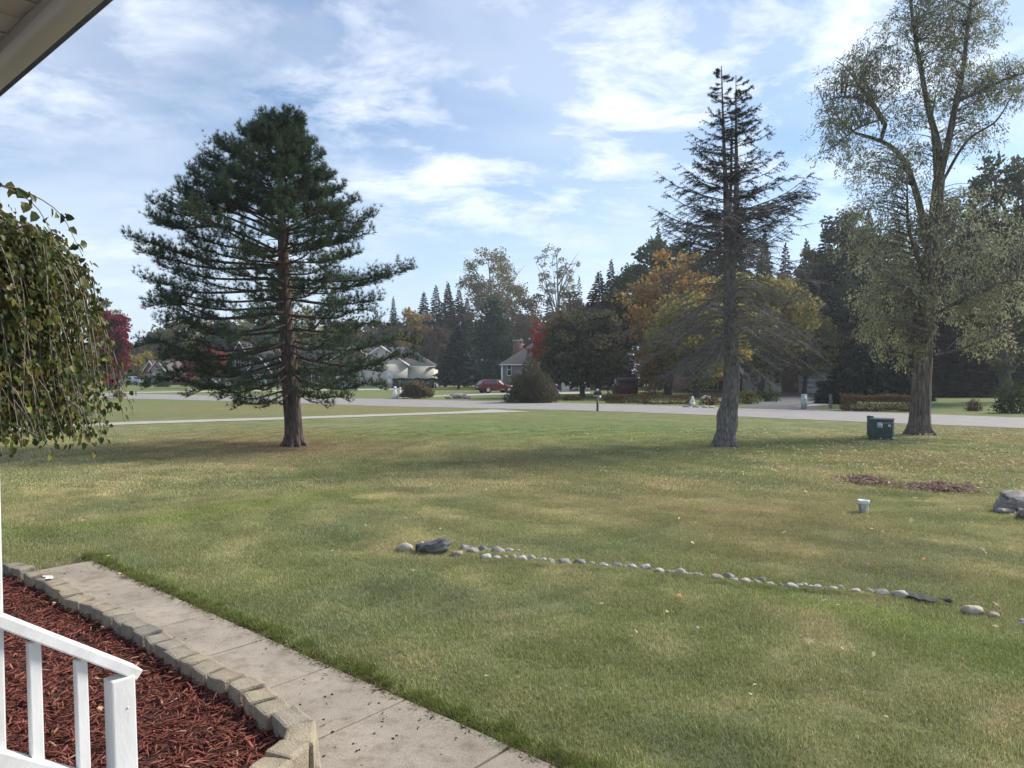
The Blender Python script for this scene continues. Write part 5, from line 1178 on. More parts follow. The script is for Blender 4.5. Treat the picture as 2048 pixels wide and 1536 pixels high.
# ------------------------------------------------------------------ woodland that closes the view far behind the houses
def distant_wood():
    mb = MB(); mats = []
    n = 26000; th = RNG.uniform(-0.86, 0.80, n); D = RNG.uniform(215, 250, n); x = D*th
    px = th*FPX+1024
    top = np.interp(px, [0, 250, 330, 420, 520, 640, 760, 900, 1100, 1300, 1600, 2048, 2300], [680, 700, 690, 676, 668, 660, 655, 640, 628, 610, 600, 590, 590])
    H = 2.2+(750-top)/FPX*D; H *= 0.82+0.36*fbm(x*0.09, x*0+3, 66)
    z = H*RNG.random(n)**0.8
    V, F = leaf_quads(np.stack([x, D, np.maximum(z, 0.3)], -1), RNG.uniform(0.9, 2.0, n), None, 0.8)
    mb.add(V, F, np.clip(fbm(x*0.05, z*0.1, 9)+RNG.normal(0, 0.18, n), 0, 1))
    o = mb.build('distant_wood', leafmat('distant_leaf', [(0.022, 0.034, 0.022), (0.040, 0.052, 0.028), (0.075, 0.070, 0.034), (0.11, 0.080, 0.040)], 0.3)); tag(o, kind='stuff')
distant_wood()
# ------------------------------------------------------------------ houses across the road
M_roofg = plain('grey_shingle', (0.058, 0.060, 0.066), 0.95, 0.2, 4, 0.4, 30)
M_roofb = plain('brown_shingle', (0.13, 0.105, 0.095), 0.9, 0.2, 4, 0.4, 30)
M_roofd = plain('dark_shingle', (0.075, 0.072, 0.072), 0.9, 0.2, 4, 0.4, 30)
M_cream = ruled('cream_siding', (0.60, 0.575, 0.51), (0.36, 0.34, 0.30), 0.14)
M_dark = ruled('dark_siding', (0.050, 0.056, 0.055), (0.025, 0.028, 0.028), 0.14)
M_greys = ruled('grey_siding', (0.20, 0.205, 0.20), (0.12, 0.12, 0.12), 0.14)
M_whites = ruled('white_siding', (0.80, 0.81, 0.82), (0.55, 0.56, 0.57), 0.14)
M_tan = plain('tan_stucco', (0.36, 0.33, 0.29), 0.9)
M_brick = ruled('red_brick', (0.20, 0.085, 0.065), (0.22, 0.17, 0.15), 0.078, 'Z', 0.14, second=(0.27, 0.125, 0.09))
M_brickb = ruled('brown_brick', (0.15, 0.085, 0.062), (0.17, 0.14, 0.12), 0.078, 'Z', 0.14, second=(0.21, 0.12, 0.085))
M_white = plain('white_trim', (0.72, 0.72, 0.72), 0.6, 0.04)
M_gdoor = ruled('garage_white', (0.78, 0.80, 0.84), (0.45, 0.46, 0.50), 0.53, 'Z', 0.04)
M_pane = glassmat('window_pane')
M_black = plain('black_metal', (0.018, 0.018, 0.02), 0.5)
def gable(parent, x0, x1, y0, y1, ze, zr, axis, wm, rm, oh=0.45, name_w='wall', trim=True):
    """walls and a two-slope roof; axis = direction of the ridge"""
    w = MB(); w.bx(x0, x1, y0, y1, -0.05, ze)
    if axis == 'x':
        ym = (y0+y1)/2
        for x in (x0, x1): w.add([(x, y0, ze), (x, y1, ze), (x, ym, zr-0.06)], [(0, 1, 2)])
    else:
        xm = (x0+x1)/2
        for y in (y0, y1): w.add([(x0, y, ze), (x1, y, ze), (xm, y, zr-0.06)], [(0, 1, 2)])
    w.build(name_w, wm, parent)
    r = MB(); th = 0.16
    if axis == 'x':
        ym = (y0+y1)/2; s = (zr-ze)/(ym-y0); a = [(y0-oh, ze-s*oh), (ym, zr), (y1+oh, ze-s*oh)]
        for i in range(2):
            p, q = a[i], a[i+1]
            v = [(x0-oh, p[0], p[1]), (x1+oh, p[0], p[1]), (x1+oh, q[0], q[1]), (x0-oh, q[0], q[1])]; v += [(x, y, z+th) for x, y, z in v]
            r.add(v, [(3, 2, 1, 0), (4, 5, 6, 7), (0, 1, 5, 4), (1, 2, 6, 5), (2, 3, 7, 6), (3, 0, 4, 7)])
    else:
        xm = (x0+x1)/2; s = (zr-ze)/(xm-x0); a = [(x0-oh, ze-s*oh), (xm, zr), (x1+oh, ze-s*oh)]
        for i in range(2):
            p, q = a[i], a[i+1]
            v = [(p[0], y0-oh, p[1]), (q[0], y0-oh, q[1]), (q[0], y1+oh, q[1]), (p[0], y1+oh, p[1])]; v += [(x, y, z+th) for x, y, z in v]
            r.add(v, [(3, 2, 1, 0), (4, 5, 6, 7), (0, 1, 5, 4), (1, 2, 6, 5), (2, 3, 7, 6), (3, 0, 4, 7)])
    ro = r.build('roof', rm, parent)
    if trim:
        t = MB(); d = 0.24
        if axis == 'y':
            for i in range(2):
                p, q = a[i], a[i+1]; y = y0-oh-0.03
                v = [(p[0], y, p[1]-d+th), (q[0], y, q[1]-d+th), (q[0], y, q[1]+th+0.01), (p[0], y, p[1]+th+0.01)]; v += [(x, yy+0.026, z) for x, yy, z in v]
                t.add(v, [(0, 1, 2, 3), (4, 5, 6, 7), (0, 1, 5, 4), (3, 2, 6, 7)])
        else:
            t.bx(x0-oh, x1+oh, y0-oh-0.12, y0-oh-0.003, a[0][1]-0.02, a[0][1]+0.14)
        t.build('fascia', M_white, ro)
    return ro
def hip(parent, x0, x1, y0, y1, ze, zr, inset, wm, rm, oh=0.45, right=True, left=True):
    w = MB(); w.bx(x0, x1, y0, y1, -0.05, ze); w.build('wall', wm, parent)
    ym = (y0+y1)/2; il = inset if left else 0; ir = inset if right else 0
    v = [(x0-oh, y0-oh, ze-0.1), (x1+oh, y0-oh, ze-0.1), (x1+oh, y1+oh, ze-0.1), (x0-oh, y1+oh, ze-0.1), (x0+il-(0 if left else oh), ym, zr), (x1-ir+(0 if right else oh), ym, zr)]
    r = MB(); r.add(v, [(0, 1, 5, 4), (2, 3, 4, 5)]); r.add(v, [(1, 2, 5), (3, 0, 4)]); ro = r.build('roof', rm, parent)
    t = MB(); t.bx(x0-oh, x1+oh, y0-oh-0.10, y0-oh+0.05, ze-0.26, ze-0.11); t.build('gutter', M_white, ro); return ro
def window(parent, x0, x1, z0, z1, y, mull=1, cross=0):
    f = MB(); b = 0.09
    f.bx(x0-b, x1+b, y-0.05, y+0.03, z1, z1+b); f.bx(x0-b, x1+b, y-0.06, y+0.03, z0-b, z0); f.bx(x0-b, x0, y-0.05, y+0.03, z0, z1); f.bx(x1, x1+b, y-0.05, y+0.03, z0, z1)
    for k in range(mull): xm = x0+(x1-x0)*(k+1)/(mull+1); f.bx(xm-0.035, xm+0.035, y-0.045, y+0.03, z0, z1)
    for k in range(cross): zm = z0+(z1-z0)*(k+1)/(cross+1); f.bx(x0, x1, y-0.04, y+0.03, zm-0.03, zm+0.03)
    w = f.build('window', M_white, parent); p = MB(); p.bx(x0, x1, y-0.015, y+0.02, z0, z1); p.build('pane', M_pane, w); return w
def door(parent, x0, x1, z0, z1, y, mat, name='door'):
    d = MB(); d.bx(x0, x1, y-0.05, y+0.02, z0, z1)
    for fz in (0.12, 0.55):
        for sx in (0, 1):
            ww = (x1-x0); d.bx(x0+ww*(0.12+0.42*sx), x0+ww*(0.46+0.42*sx), y-0.065, y-0.052, z0+(z1-z0)*fz, z0+(z1-z0)*(fz+0.33))
    o = d.build(name, mat, parent); f = MB(); b = 0.11
    f.bx(x0-b, x0-0.004, y-0.07, y+0.02, z0, z1+b); f.bx(x1+0.004, x1+b, y-0.07, y+0.02, z0, z1+b); f.bx(x0-0.004, x1+0.004, y-0.07, y+0.02, z1+0.004, z1+b); f.build('frame', M_white, o)
    h = MB(); h.box((x1-0.12, y-0.09, (z0+z1)/2), (0.06, 0.05, 0.06)); h.build('handle', M_black, o); return o
def garage_door(parent, x0, x1, z1, y, mat=None):
    d = MB(); n = 4; hh = z1/n
    base = None
    for k in range(n): d.bx(x0, x1, y-0.06, y+0.02, k*hh+0.008, (k+1)*hh-0.008)
    o = d.build('garage_door', mat or M_gdoor, parent); tag(o)
    f = MB(); b = 0.14; f.bx(x0-b, x0-0.004, y-0.08, y+0.02, 0, z1+b); f.bx(x1+0.004, x1+b, y-0.08, y+0.02, 0, z1+b); f.bx(x0-0.004, x1+0.004, y-0.08, y+0.02, z1+0.006, z1+b); f.build('frame', M_white, o); return o
def hx(px, D, ox): return XAT(px, D)-ox

# cream house with two front gables and a white side door
D = 128; ox = XAT(722, D); z = lambda py: ZAT(py, D); X = lambda px: hx(px, D, ox)
h = thing('cream_house', 'cream sided house with grey roof, twin front gables and white side door', 'house', (ox, D, 0))
gable(h, X(592), X(800), 2.5, 12, z(731), z(693), 'x', M_brickb, M_roofg)
hip(h, X(786), X(864), 1.2, 10.5, z(731), z(696), 4.6, M_cream, M_roofg, left=False)
gable(h, X(640), X(770), 0.8, 8, z(732), z(692), 'y', M_brickb, M_roofg, name_w='wall')
gable(h, X(712), X(815), 0.0, 8, z(728), z(692.5), 'y', M_cream, M_roofg)
door(h, X(775.5), X(784), 0.25, z(743.5), 0.0, M_white)
garage_door(h, X(666), X(706), z(746), 0.8)
for px in (606, 622): window(h, X(px), X(px+9), z(764), z(742), 2.5, 0, 1)
st = MB(); st.bx(X(773), X(787), -0.9, -0.06, -0.02, 0.22); st.build('step', M_conc, h)
# dark two-storey house
D = 142; ox = XAT(520, D)
h = thing('dark_house', 'dark two-storey house with white trimmed gables and brick entry', 'house', (ox, D, 0))
gable(h, X(476), X(592), 2.0, 11, z(716), z(689), 'x', M_dark, M_roofd)
gable(h, X(458), X(496), 0.8, 9, z(714), z(684), 'y', M_dark, M_roofd)
gable(h, X(500), X(546), -1.2, 6, z(742), z(712), 'y', M_dark, M_roofd)
gable(h, X(545), X(566), 0.4, 6, z(728), z(713), 'y', M_brick, M_roofd, oh=0.3)
for px in (468, 479): window(h, X(px), X(px+6), z(734), z(717), 0.8, 0, 1)
for px, w in ((490, 7), (511, 6)): window(h, X(px), X(px+w), z(734), z(716), 2.0 if px > 496 else 0.8, 0, 1)
window(h, X(553), X(557), z(745), z(735), 0.4, 0, 0)
garage_door(h, X(510), X(536), z(749), -1.2)
door(h, X(549), X(556), 0.1, z(749), 0.4, M_black)
# brick house far left
D = 156; ox = XAT(315, D)
h = thing('brick_house', 'low brick house with brown gabled roof and tan garage wing', 'house', (ox, D, 0))
gable(h, X(288), X(372), 3, 12, z(740), z(719), 'x', M_brick, M_roofb)
gable(h, X(284), X(306), 1.2, 8, z(739), z(722), 'y', M_brick, M_roofb)
gable(h, X(302), X(330), 0.0, 8, z(738), z(720.5), 'y', M_tan, M_roofb)
window(h, X(294.5), X(300), z(757), z(749), 1.2, 1, 0); window(h, X(287), X(290), z(757), z(749), 1.2, 0, 0)
garage_door(h, X(309), X(327), z(748), 0.0, M_tan)
ch = MB(); ch.bx(X(325), X(329), 7, 7.8, z(722), z(718.5)); ch.build('roof_vent', M_roofd, h)
# grey house with brick chimney
D = 108; ox = XAT(1090, D)
h = thing('grey_house', 'grey sided house with dark hip roof and tall brick chimney', 'house', (ox, D, 0))
rf_ = hip(h, X(1003), X(1190), 0, 11, z(727), z(682), 4.9, M_greys, M_roofd, oh=0.35)
c = MB(); c.bx(X(1026), X(1047), 5.6, 7.2, z(725), z(679)); c.build('chimney', M_brickb, h)
c = MB(); c.bx(X(1025), X(1048), 5.5, 7.3, z(679)+0.003, z(676)); c.bx(X(1042), X(1045), 6.2, 6.5, z(676)+0.003, z(672)); c.build('chimney_cap', M_tan, h)
window(h, X(1015), X(1022), z(750), z(728.5), 0, 0, 1)
window(h, X(1070), X(1086), z(752), z(733), 0, 1, 0); window(h, X(1120), X(1136), z(752), z(733), 0, 1, 0)
t_ = MB(); t_.bx(X(1003)-0.06, X(1003)+0.22, -0.05, -0.003, 0, z(728)); t_.build('corner_trim', M_white, h)
# white ranch house
D = 88; ox = XAT(1520, D)
h = thing('white_house', 'white ranch house with brown brick pier and white garage door', 'house', (ox, D, 0))
gable(h, X(1378), X(1500), 1.5, 9, z(752), z(715), 'x', M_brickb, M_roofg)
gable(h, X(1492), X(1690), 0.6, 10, z(735), z(698), 'x', M_whites, M_roofg)
b = MB(); b.bx(X(1567), X(1597), 0.05, 0.597, -0.05, z(737)); b.build('brick_pier', M_brickb, h)
garage_door(h, X(1599), X(1668), z(748), 0.6)
window(h, X(1552), X(1563), z(766), z(743), 0.6, 0, 1); window(h, X(1416), X(1442), z(779), z(759), 1.5, 2, 0); window(h, X(1388), X(1400), z(779), z(760), 1.5, 0, 0)
p = MB(); p.add([(X(1394), -0.6, z(752)), (X(1452), -0.6, z(752)), (X(1452), 1.48, z(741)), (X(1394), 1.48, z(741)), (X(1394), -0.6, z(752)+.12), (X(1452), -0.6, z(752)+.12), (X(1452), 1.48, z(741)+.12), (X(1394), 1.48, z(741)+.12)], [(3, 2, 1, 0), (4, 5, 6, 7), (0, 1, 5, 4), (1, 2, 6, 5), (3, 0, 4, 7)]); p.build('porch_canopy', M_roofg, h)
for px in (1396, 1450):
    p = MB(); p.bx(X(px)-.06, X(px)+.06, -0.55, -0.43, 0, z(752)+0.02); p.build('porch_post', M_white, h)
p = MB(); p.lathe([(0.03, 0), (0.16, 0.05), (0.22, 0.25), (0.14, 0.5), (0.1, 0.62), (0.02, 0.7)], 10, (X(1591), -0.11, z(776))); p.build('wall_lantern', plain('orange_plastic', (0.55, 0.16, 0.03), 0.5), h)
# sheds
D = 96; ox = XAT(1152, D); h = thing('white_shed', 'small white shed half hidden under the dusky tree', 'shed', (ox, D, 0))
gable(h, X(1126), X(1180), 0, 3, z(766), z(757), 'x', M_whites, M_roofd, oh=0.2); door(h, X(1140), X(1148), 0.05, z(768)-0.08, 0, M_white)
D = 80; ox = XAT(1256, D); h = thing('red_shed', 'plain barn-red garden shed at the end of the wire fence', 'shed', (ox, D, 0))
M_redw = ruled('red_board', (0.115, 0.035, 0.032), (0.06, 0.02, 0.02), 0.3, 'X')
gable(h, X(1237), X(1276), 0, 2.2, z(762), z(757), 'x', M_redw, M_roofd, oh=0.12, trim=False)
# wire fence posts beside the red shed
D = 80
f = thing('wire_fence', 'low dark rail fence between the dusky tree and the red shed', 'fence', (XAT(1215, D), D, 0)); ox = XAT(1215, D)
for px in (1200, 1216, 1232):
    m = MB(); m.box((X(px), 0, 0.5), (0.12, 0.12, 1.1)); m.build('post', BARK_D, f)
for zz_ in (0.55, 0.95):
    m = MB(); m.box((X(1216), -0.08, zz_), (X(1235)-X(1197), 0.035, 0.08)); m.build('rail', BARK_D, f)
# little swing shelter
D = 118; ox = XAT(881, D); s_ = thing('swing_shelter', 'small open shelter with pale roof and white posts beside the hedge', 'shelter', (ox, D, 0))
for px, yy in ((869, 0), (876, 1.6), (888, 0), (891, 1.6)):
    m = MB(); m.box((X(px), yy, z(752)/2), (0.14, 0.14, z(752))); m.build('post', M_white, s_)
m = MB(); m.add([(X(863), -0.5, z(752)), (X(896), -0.5, z(752)), (X(896), 2.2, z(752)), (X(863), 2.2, z(752)), (X(870), 0.85, z(747)), (X(889), 0.85, z(747))], [(0, 1, 5, 4), (2, 3, 4, 5), (3, 2, 1, 0)]); m.add([(X(863), -0.5, z(752)), (X(863), 2.2, z(752)), (X(870), 0.85, z(747))], [(0, 1, 2)]); m.add([(X(896), -0.5, z(752)), (X(896), 2.2, z(752)), (X(889), 0.85, z(747))], [(0, 1, 2)]); m.build('roof', M_tan, s_)
m = MB(); m.bx(X(880), X(885), 0.25, 0.29, z(765), z(755)); m.build('hanging_banner', plain('red_cloth', (0.35, 0.035, 0.035), 0.8), s_)
m = MB(); m.bx(X(879), X(886), 0.2, 0.34, z(755), z(754)); m.bx(X(869), X(888), 0.22, 0.32, z(754)+0.004, z(753)); m.build('cross_beam', M_white, s_)

# ------------------------------------------------------------------ vehicles
M_tyre = plain('tyre_rubber', (0.015, 0.015, 0.016), 0.85); M_rim = plain('alloy_rim', (0.42, 0.43, 0.45), 0.3, 0.05, metal=0.7)
M_cglass = glassmat('car_glass', (0.025, 0.03, 0.035), 0.04); M_plastic = plain('black_plastic', (0.02, 0.02, 0.022), 0.6); M_lens = plain('red_lens', (0.30, 0.012, 0.015), 0.2); M_lampw = plain('lamp_glass', (0.6, 0.62, 0.65), 0.15); M_plate = plain('plate_white', (0.65, 0.66, 0.7), 0.4)
def vehicle(label, cat, loc, rz, paint, kind):
    """nose points along local +x"""
    t = thing({'suv': 'parked_car', 'pickup': 'pickup_truck'}[kind], label, cat, loc, rz)
    M = paint
    if kind == 'suv':
        wb = (-1.35, 1.40); wr = 0.36; W = 0.92
        # x, underside, belt, roof, half width belt, half width roof
        ST = [(-2.28, 0.55, 0.92, 0.94, 0.80, 0.70), (-2.20, 0.36, 1.02, 1.06, 0.90, 0.80), (-1.75, 0.30, 1.06, 1.50, W, 0.70), (-1.2, 0.28, 1.04, 1.64, W, 0.68), (-0.2, 0.28, 1.01, 1.66, W, 0.68), (0.35, 0.28, 0.99, 1.58, W, 0.68), (0.95, 0.28, 0.97, 1.04, W, 0.80), (1.6, 0.28, 0.92, 0.96, W, 0.78), (2.15, 0.32, 0.80, 0.84, 0.86, 0.72), (2.32, 0.45, 0.66, 0.70, 0.74, 0.62)]
        side = [(-1.62, -0.95, 1.07, 1.48, 1.58), (-0.90, -0.08, 1.05, 1.60, 1.60), (-0.02, 0.62, 1.03, 1.59, 1.30)]
        ws = (0.36, 0.94, 1.585, 1.05); rs = (-1.76, -2.19, 1.50, 1.07)
    else:
        wb = (-1.75, 1.85); wr = 0.41; W = 0.98
        ST = [(-2.90, 0.62, 1.12, 1.16, 0.96, 0.94), (-2.86, 0.50, 1.16, 1.20, W, 0.95), (-0.85, 0.45, 1.18, 1.21, W, 0.95), (-0.83, 0.45, 1.20, 1.78, W, 0.74), (-0.6, 0.45, 1.20, 1.90, W, 0.73), (0.5, 0.45, 1.20, 1.91, W, 0.73), (0.85, 0.45, 1.20, 1.82, W, 0.75), (1.45, 0.45, 1.20, 1.27, W, 0.88), (2.2, 0.45, 1.18, 1.24, W, 0.88), (2.72, 0.50, 1.10, 1.16, 0.95, 0.85), (2.85, 0.55, 0.95, 1.00, 0.90, 0.80)]
        side = [(-0.72, 0.02, 1.24, 1.83, 1.84), (0.10, 0.90, 1.24, 1.84, 1.74)]
        ws = (0.86, 1.44, 1.82, 1.28); rs = (-0.82, -0.86, 1.78, 1.24)
    b = MB(); n = len(ST); V = []
    for x, zl, zb, zr, wb_, wr_ in ST: V += [(x, -wb_*0.94, zl), (x, -wb_, (zl+zb)/2), (x, -wb_*0.985, zb), (x, -wr_, zr), (x, wr_, zr), (x, wb_*0.985, zb), (x, wb_, (zl+zb)/2), (x, wb_*0.94, zl)]
    F = [(i*8+j, i*8+(j+1) % 8, (i+1)*8+(j+1) % 8, (i+1)*8+j) for i in range(n-1) for j in range(8)]
    b.add(V, F); b.poly(V[:8]); b.poly(V[-8:][::-1]); body = b.build('body', M, t)
    def wat(x, z):
        for i in range(n-1):
            if ST[i][0] <= x <= ST[i+1][0]+1e-6:
                f = (x-ST[i][0])/(ST[i+1][0]-ST[i][0]+1e-9); s = [ST[i][k]*(1-f)+ST[i+1][k]*f for k in range(6)]
                return s[4]*0.985+(s[5]-s[4]*0.985)*np.clip((z-s[2])/(s[3]-s[2]+1e-6), 0, 1)
        return W
    for x0, x1, zb, za, zc in side:
        for sg in (-1, 1):
            p = [(x0+0.04, zb), (x1-0.03, zb), (x1-0.03-(0.30 if zc < za-0.08 else 0), zc if zc > zb+0.2 else za), (x0+0.04+(0.18 if za < zc-0.05 else 0), za)]
            q = MB(); q.add([(x, sg*(wat(x, z_)+0.012), z_) for x, z_ in p], [(0, 1, 2, 3)]); q.build('side_window', M_cglass, t)
    q = MB(); q.add([(ws[0]+0.05, -0.60, ws[2]+0.0), (ws[0]+0.05, 0.60, ws[2]), (ws[1]+0.02, 0.74, ws[3]+0.03), (ws[1]+0.02, -0.74, ws[3]+0.03)], [(0, 1, 2, 3)]); q.build('windscreen', M_cglass, t)
    q = MB(); q.add([(rs[0]-0.03, -0.60, rs[2]-0.02), (rs[0]-0.03, 0.60, rs[2]-0.02), (rs[1]-0.01, 0.72, rs[3]+0.03), (rs[1]-0.01, -0.72, rs[3]+0.03)], [(0, 1, 2, 3)]); q.build('rear_window', M_cglass, t)
    for sg in (-1, 1):
        q = MB(); x = ST[0][0]; q.box((x+0.02, sg*0.70, 0.92 if kind == 'suv' else 0.98), (0.10, 0.28, 0.14 if kind == 'suv' else 0.34)); q.build('tail_lamp', M_lens, t)
        q = MB(); x = ST[-2][0]; q.box((x+0.03, sg*0.66, 0.74 if kind == 'suv' else 0.96), (0.14, 0.30, 0.12)); q.build('headlight', M_lampw, t)
        q = MB(); q.box((0.85 if kind == 'suv' else 1.15, sg*(W+0.10), 1.06 if kind == 'suv' else 1.28), (0.12, 0.20, 0.14)); q.build('mirror', M, t)
        for x in wb:
            a = MB(); a.lathe([(wr+0.07, -0.01), (wr+0.07, 0.012), (0.0, 0.012)], 18); o = a.build('wheel_arch', M_plastic, t); o.location = (x, sg*(W-0.012), wr); o.rotation_euler = (math.pi/2*-sg, 0, 0)
            a = MB(); a.lathe([(wr*0.62, -0.11), (wr*0.92, -0.11), (wr, -0.07), (wr, 0.07), (wr*0.92, 0.11), (wr*0.62, 0.11), (wr*0.62, -0.11)], 20); wh = a.build('wheel', M_tyre, t); wh.location = (x, sg*(W-0.06), wr); wh.rotation_euler = (math.pi/2*-sg, 0, 0)
            a = MB(); a.lathe([(0.0, 0.10), (wr*0.16, 0.105), (wr*0.2, 0.07), (wr*0.5, 0.07), (wr*0.63, 0.10)], 16)
            for k in range(5):
                an = k*2*math.pi/5; a.box((math.cos(an)*wr*0.36, math.sin(an)*wr*0.36, 0.09), (wr*0.5, wr*0.13, 0.03), Matrix.Rotation(an, 3, 'Z'))
            a.build('rim', M_rim, wh)
    q = MB(); x0, x1 = ST[0][0], ST[-1][0]; q.box((x0-0.02, 0, 0.50), (0.14, W*1.7, 0.24)); q.build('rear_bumper', M_plastic if kind == 'suv' else M_rim, t)
    q = MB(); q.box((x1-0.01, 0, 0.46), (0.14, W*1.6, 0.24)); q.build('front_bumper', M_plastic, t)
    q = MB(); q.box((x0-0.095, 0, 0.70 if kind == 'suv' else 0.66), (0.02, 0.42, 0.16)); q.build('number_plate', M_plate, t)
    for sg in (-1, 1):
        q = MB(); q.box((0.0, sg*(W+0.005), 0.36 if kind == 'suv' else 0.50), (wb[1]-wb[0]-2*wr-0.2, 0.05, 0.12)); q.build('sill', M_plastic, t)
    if kind == 'pickup':
        q = MB(); q.bx(-2.78, -0.95, -0.84, 0.84, 1.20, 1.216); q.build('cargo_bed', M_plastic, t)
    return t
def paint(name, c): return plain(name, c, 0.28, 0.03, spec=0.6)
g = G(984, 786); vehicle('dark red car parked tail-out on the grey house driveway', 'car', (g.x+0.4, g.y, 0.022), math.radians(24), paint('red_paint', (0.13, 0.007, 0.016)), 'suv')
g = G(1052, 785.5); vehicle('dark pickup hidden behind the weeping bush', 'pickup', (g.x, g.y, 0.022), math.radians(6), paint('charcoal_paint', (0.03, 0.032, 0.035)), 'pickup')
g = G(263, 770.5); vehicle('silver pickup truck parked before the brick house', 'pickup', (g.x, g.y, 0.0), math.radians(-14), paint('silver_paint', (0.34, 0.40, 0.43)), 'pickup')
g = G(420, 778.5); vehicle('black car parked under the red maple', 'car', (g.x, g.y, 0.0), math.radians(8), paint('black_paint', (0.012, 0.012, 0.014)), 'suv')
g = G(492, 776.5); vehicle('dark green car parked in front of the dark house', 'car', (g.x, g.y, 0.0), math.radians(196), paint('green_paint', (0.020, 0.030, 0.030)), 'suv')

# ------------------------------------------------------------------ street furniture and garden things
def mailbox(label, p, zt, col, post, rz=0, big=1.0):
    t = thing('mailbox', label, 'mailbox', p, rz); m = MB(); m.box((0, 0, zt/2-0.03), (0.10, 0.10, zt+0.06)); m.build('post', post, t)
    L = 0.50*big; r = 0.105*big; a = np.linspace(0, math.pi, 9); poly = [(-r, 0)]+[(-r*math.cos(q), r*1.05+r*math.sin(q)) for q in a]+[(r, 0)]
    m = MB(); m.prism([(x, z_+zt+0.003) for x, z_ in poly], -L/2, L/2); bx = m.build('box', col, t)
    m = MB(); m.prism([(x*1.06, z_*1.02+zt+0.003) for x, z_ in poly], -L/2-0.02, -L/2-0.002); m.build('door', col, bx)
    m = MB(); m.box((r+0.012, 0.05, zt+r*1.6), (0.015, 0.03, 0.2)); m.box((r+0.012, 0.0, zt+r*2.3), (0.015, 0.12, 0.05)); m.build('flag', plain('flag_red', (0.4, 0.03, 0.03)), bx)
    return t
g = G(1195, 822.5); mb_ = mailbox('black mailbox with newspaper tray on a post at the road edge', (g.x, g.y, 0), 1.0, M_black, BARK_G, 0.5)
m = MB(); m.lathe([(0.0, 1.36), (0.05, 1.34), (0.075, 1.30), (0.05, 1.26), (0.0, 1.24)], 10); m.build('post_knob', M_white, mb_)
m = MB(); m.box((0, 0, 0.93), (0.30, 0.42, 0.03)); m.build('shelf', M_white, mb_)
m = MB(); m.box((0, -0.255, 0.86), (0.12, 0.01, 0.10)); m.build('number_card', M_white, mb_)
m = MB(); m.tube([(0, 0, 0.22+1.0), (0, 0, 1.26)], 0.03, 6); m.build('finial_stem', M_black, mb_)
g = G(237, 796); mailbox('large grey mailbox on a pale post with grass at its foot', (g.x, g.y, 0), 0.85, plain('grey_plastic', (0.18, 0.18, 0.20)), M_tan, -0.4+math.pi/2, 1.25)
g = G(556, 791); mailbox('black mailbox across the road seen beside the pine trunk', (g.x, g.y, 0), 0.75, M_black, M_white, 0.3, 1.3)
def pedestal(label, p, w, h, mat, cat='utility box', cap=True):
    t = thing('utility_pedestal', label, cat, p); m = MB(); m.box((0, 0, h/2-0.03), (w, w, h-0.10), None, 0.94); m.build('body', mat, t)
    m = MB(); m.box((0, 0, h-0.045), (w*1.05, w*1.05, 0.07), None, 0.86); m.build('cap', mat, t)
    m = MB(); m.box((0, -w/2-0.004, h*0.62), (w*0.5, 0.012, 0.05)); m.build('latch', M_black, t); return t
M_pg = plain('pale_green_plastic', (0.40, 0.47, 0.43), 0.6); M_dg = plain('transformer_green', (0.045, 0.072, 0.070), 0.45, 0.12, 4)
g = G(1608, 818.5); pedestal('pale green telephone pedestal at the mouth of the driveway', g, 0.29, 0.98, M_pg)
g = G(380, 787); pedestal('small white utility marker beside the neighbour driveway', g, 0.34, 0.68, M_white)
g = G(1741, 874); pedestal('slim dark green pedestal close behind the transformer', (XAT(1741, g.y+0.45), g.y+0.45, 0), 0.17, 0.74, M_dg)
# wooden post by the driveway
g = G(1661, 817); w_ = thing('wooden_post', 'short weathered wooden post beside the small yew', 'post', g); m = MB(); m.tube([(0, 0, -0.05), (0.01, 0, 0.5), (0, 0.01, 0.95)], [0.12, 0.11, 0.10], 8); m.build('shaft', BARK_G, w_)
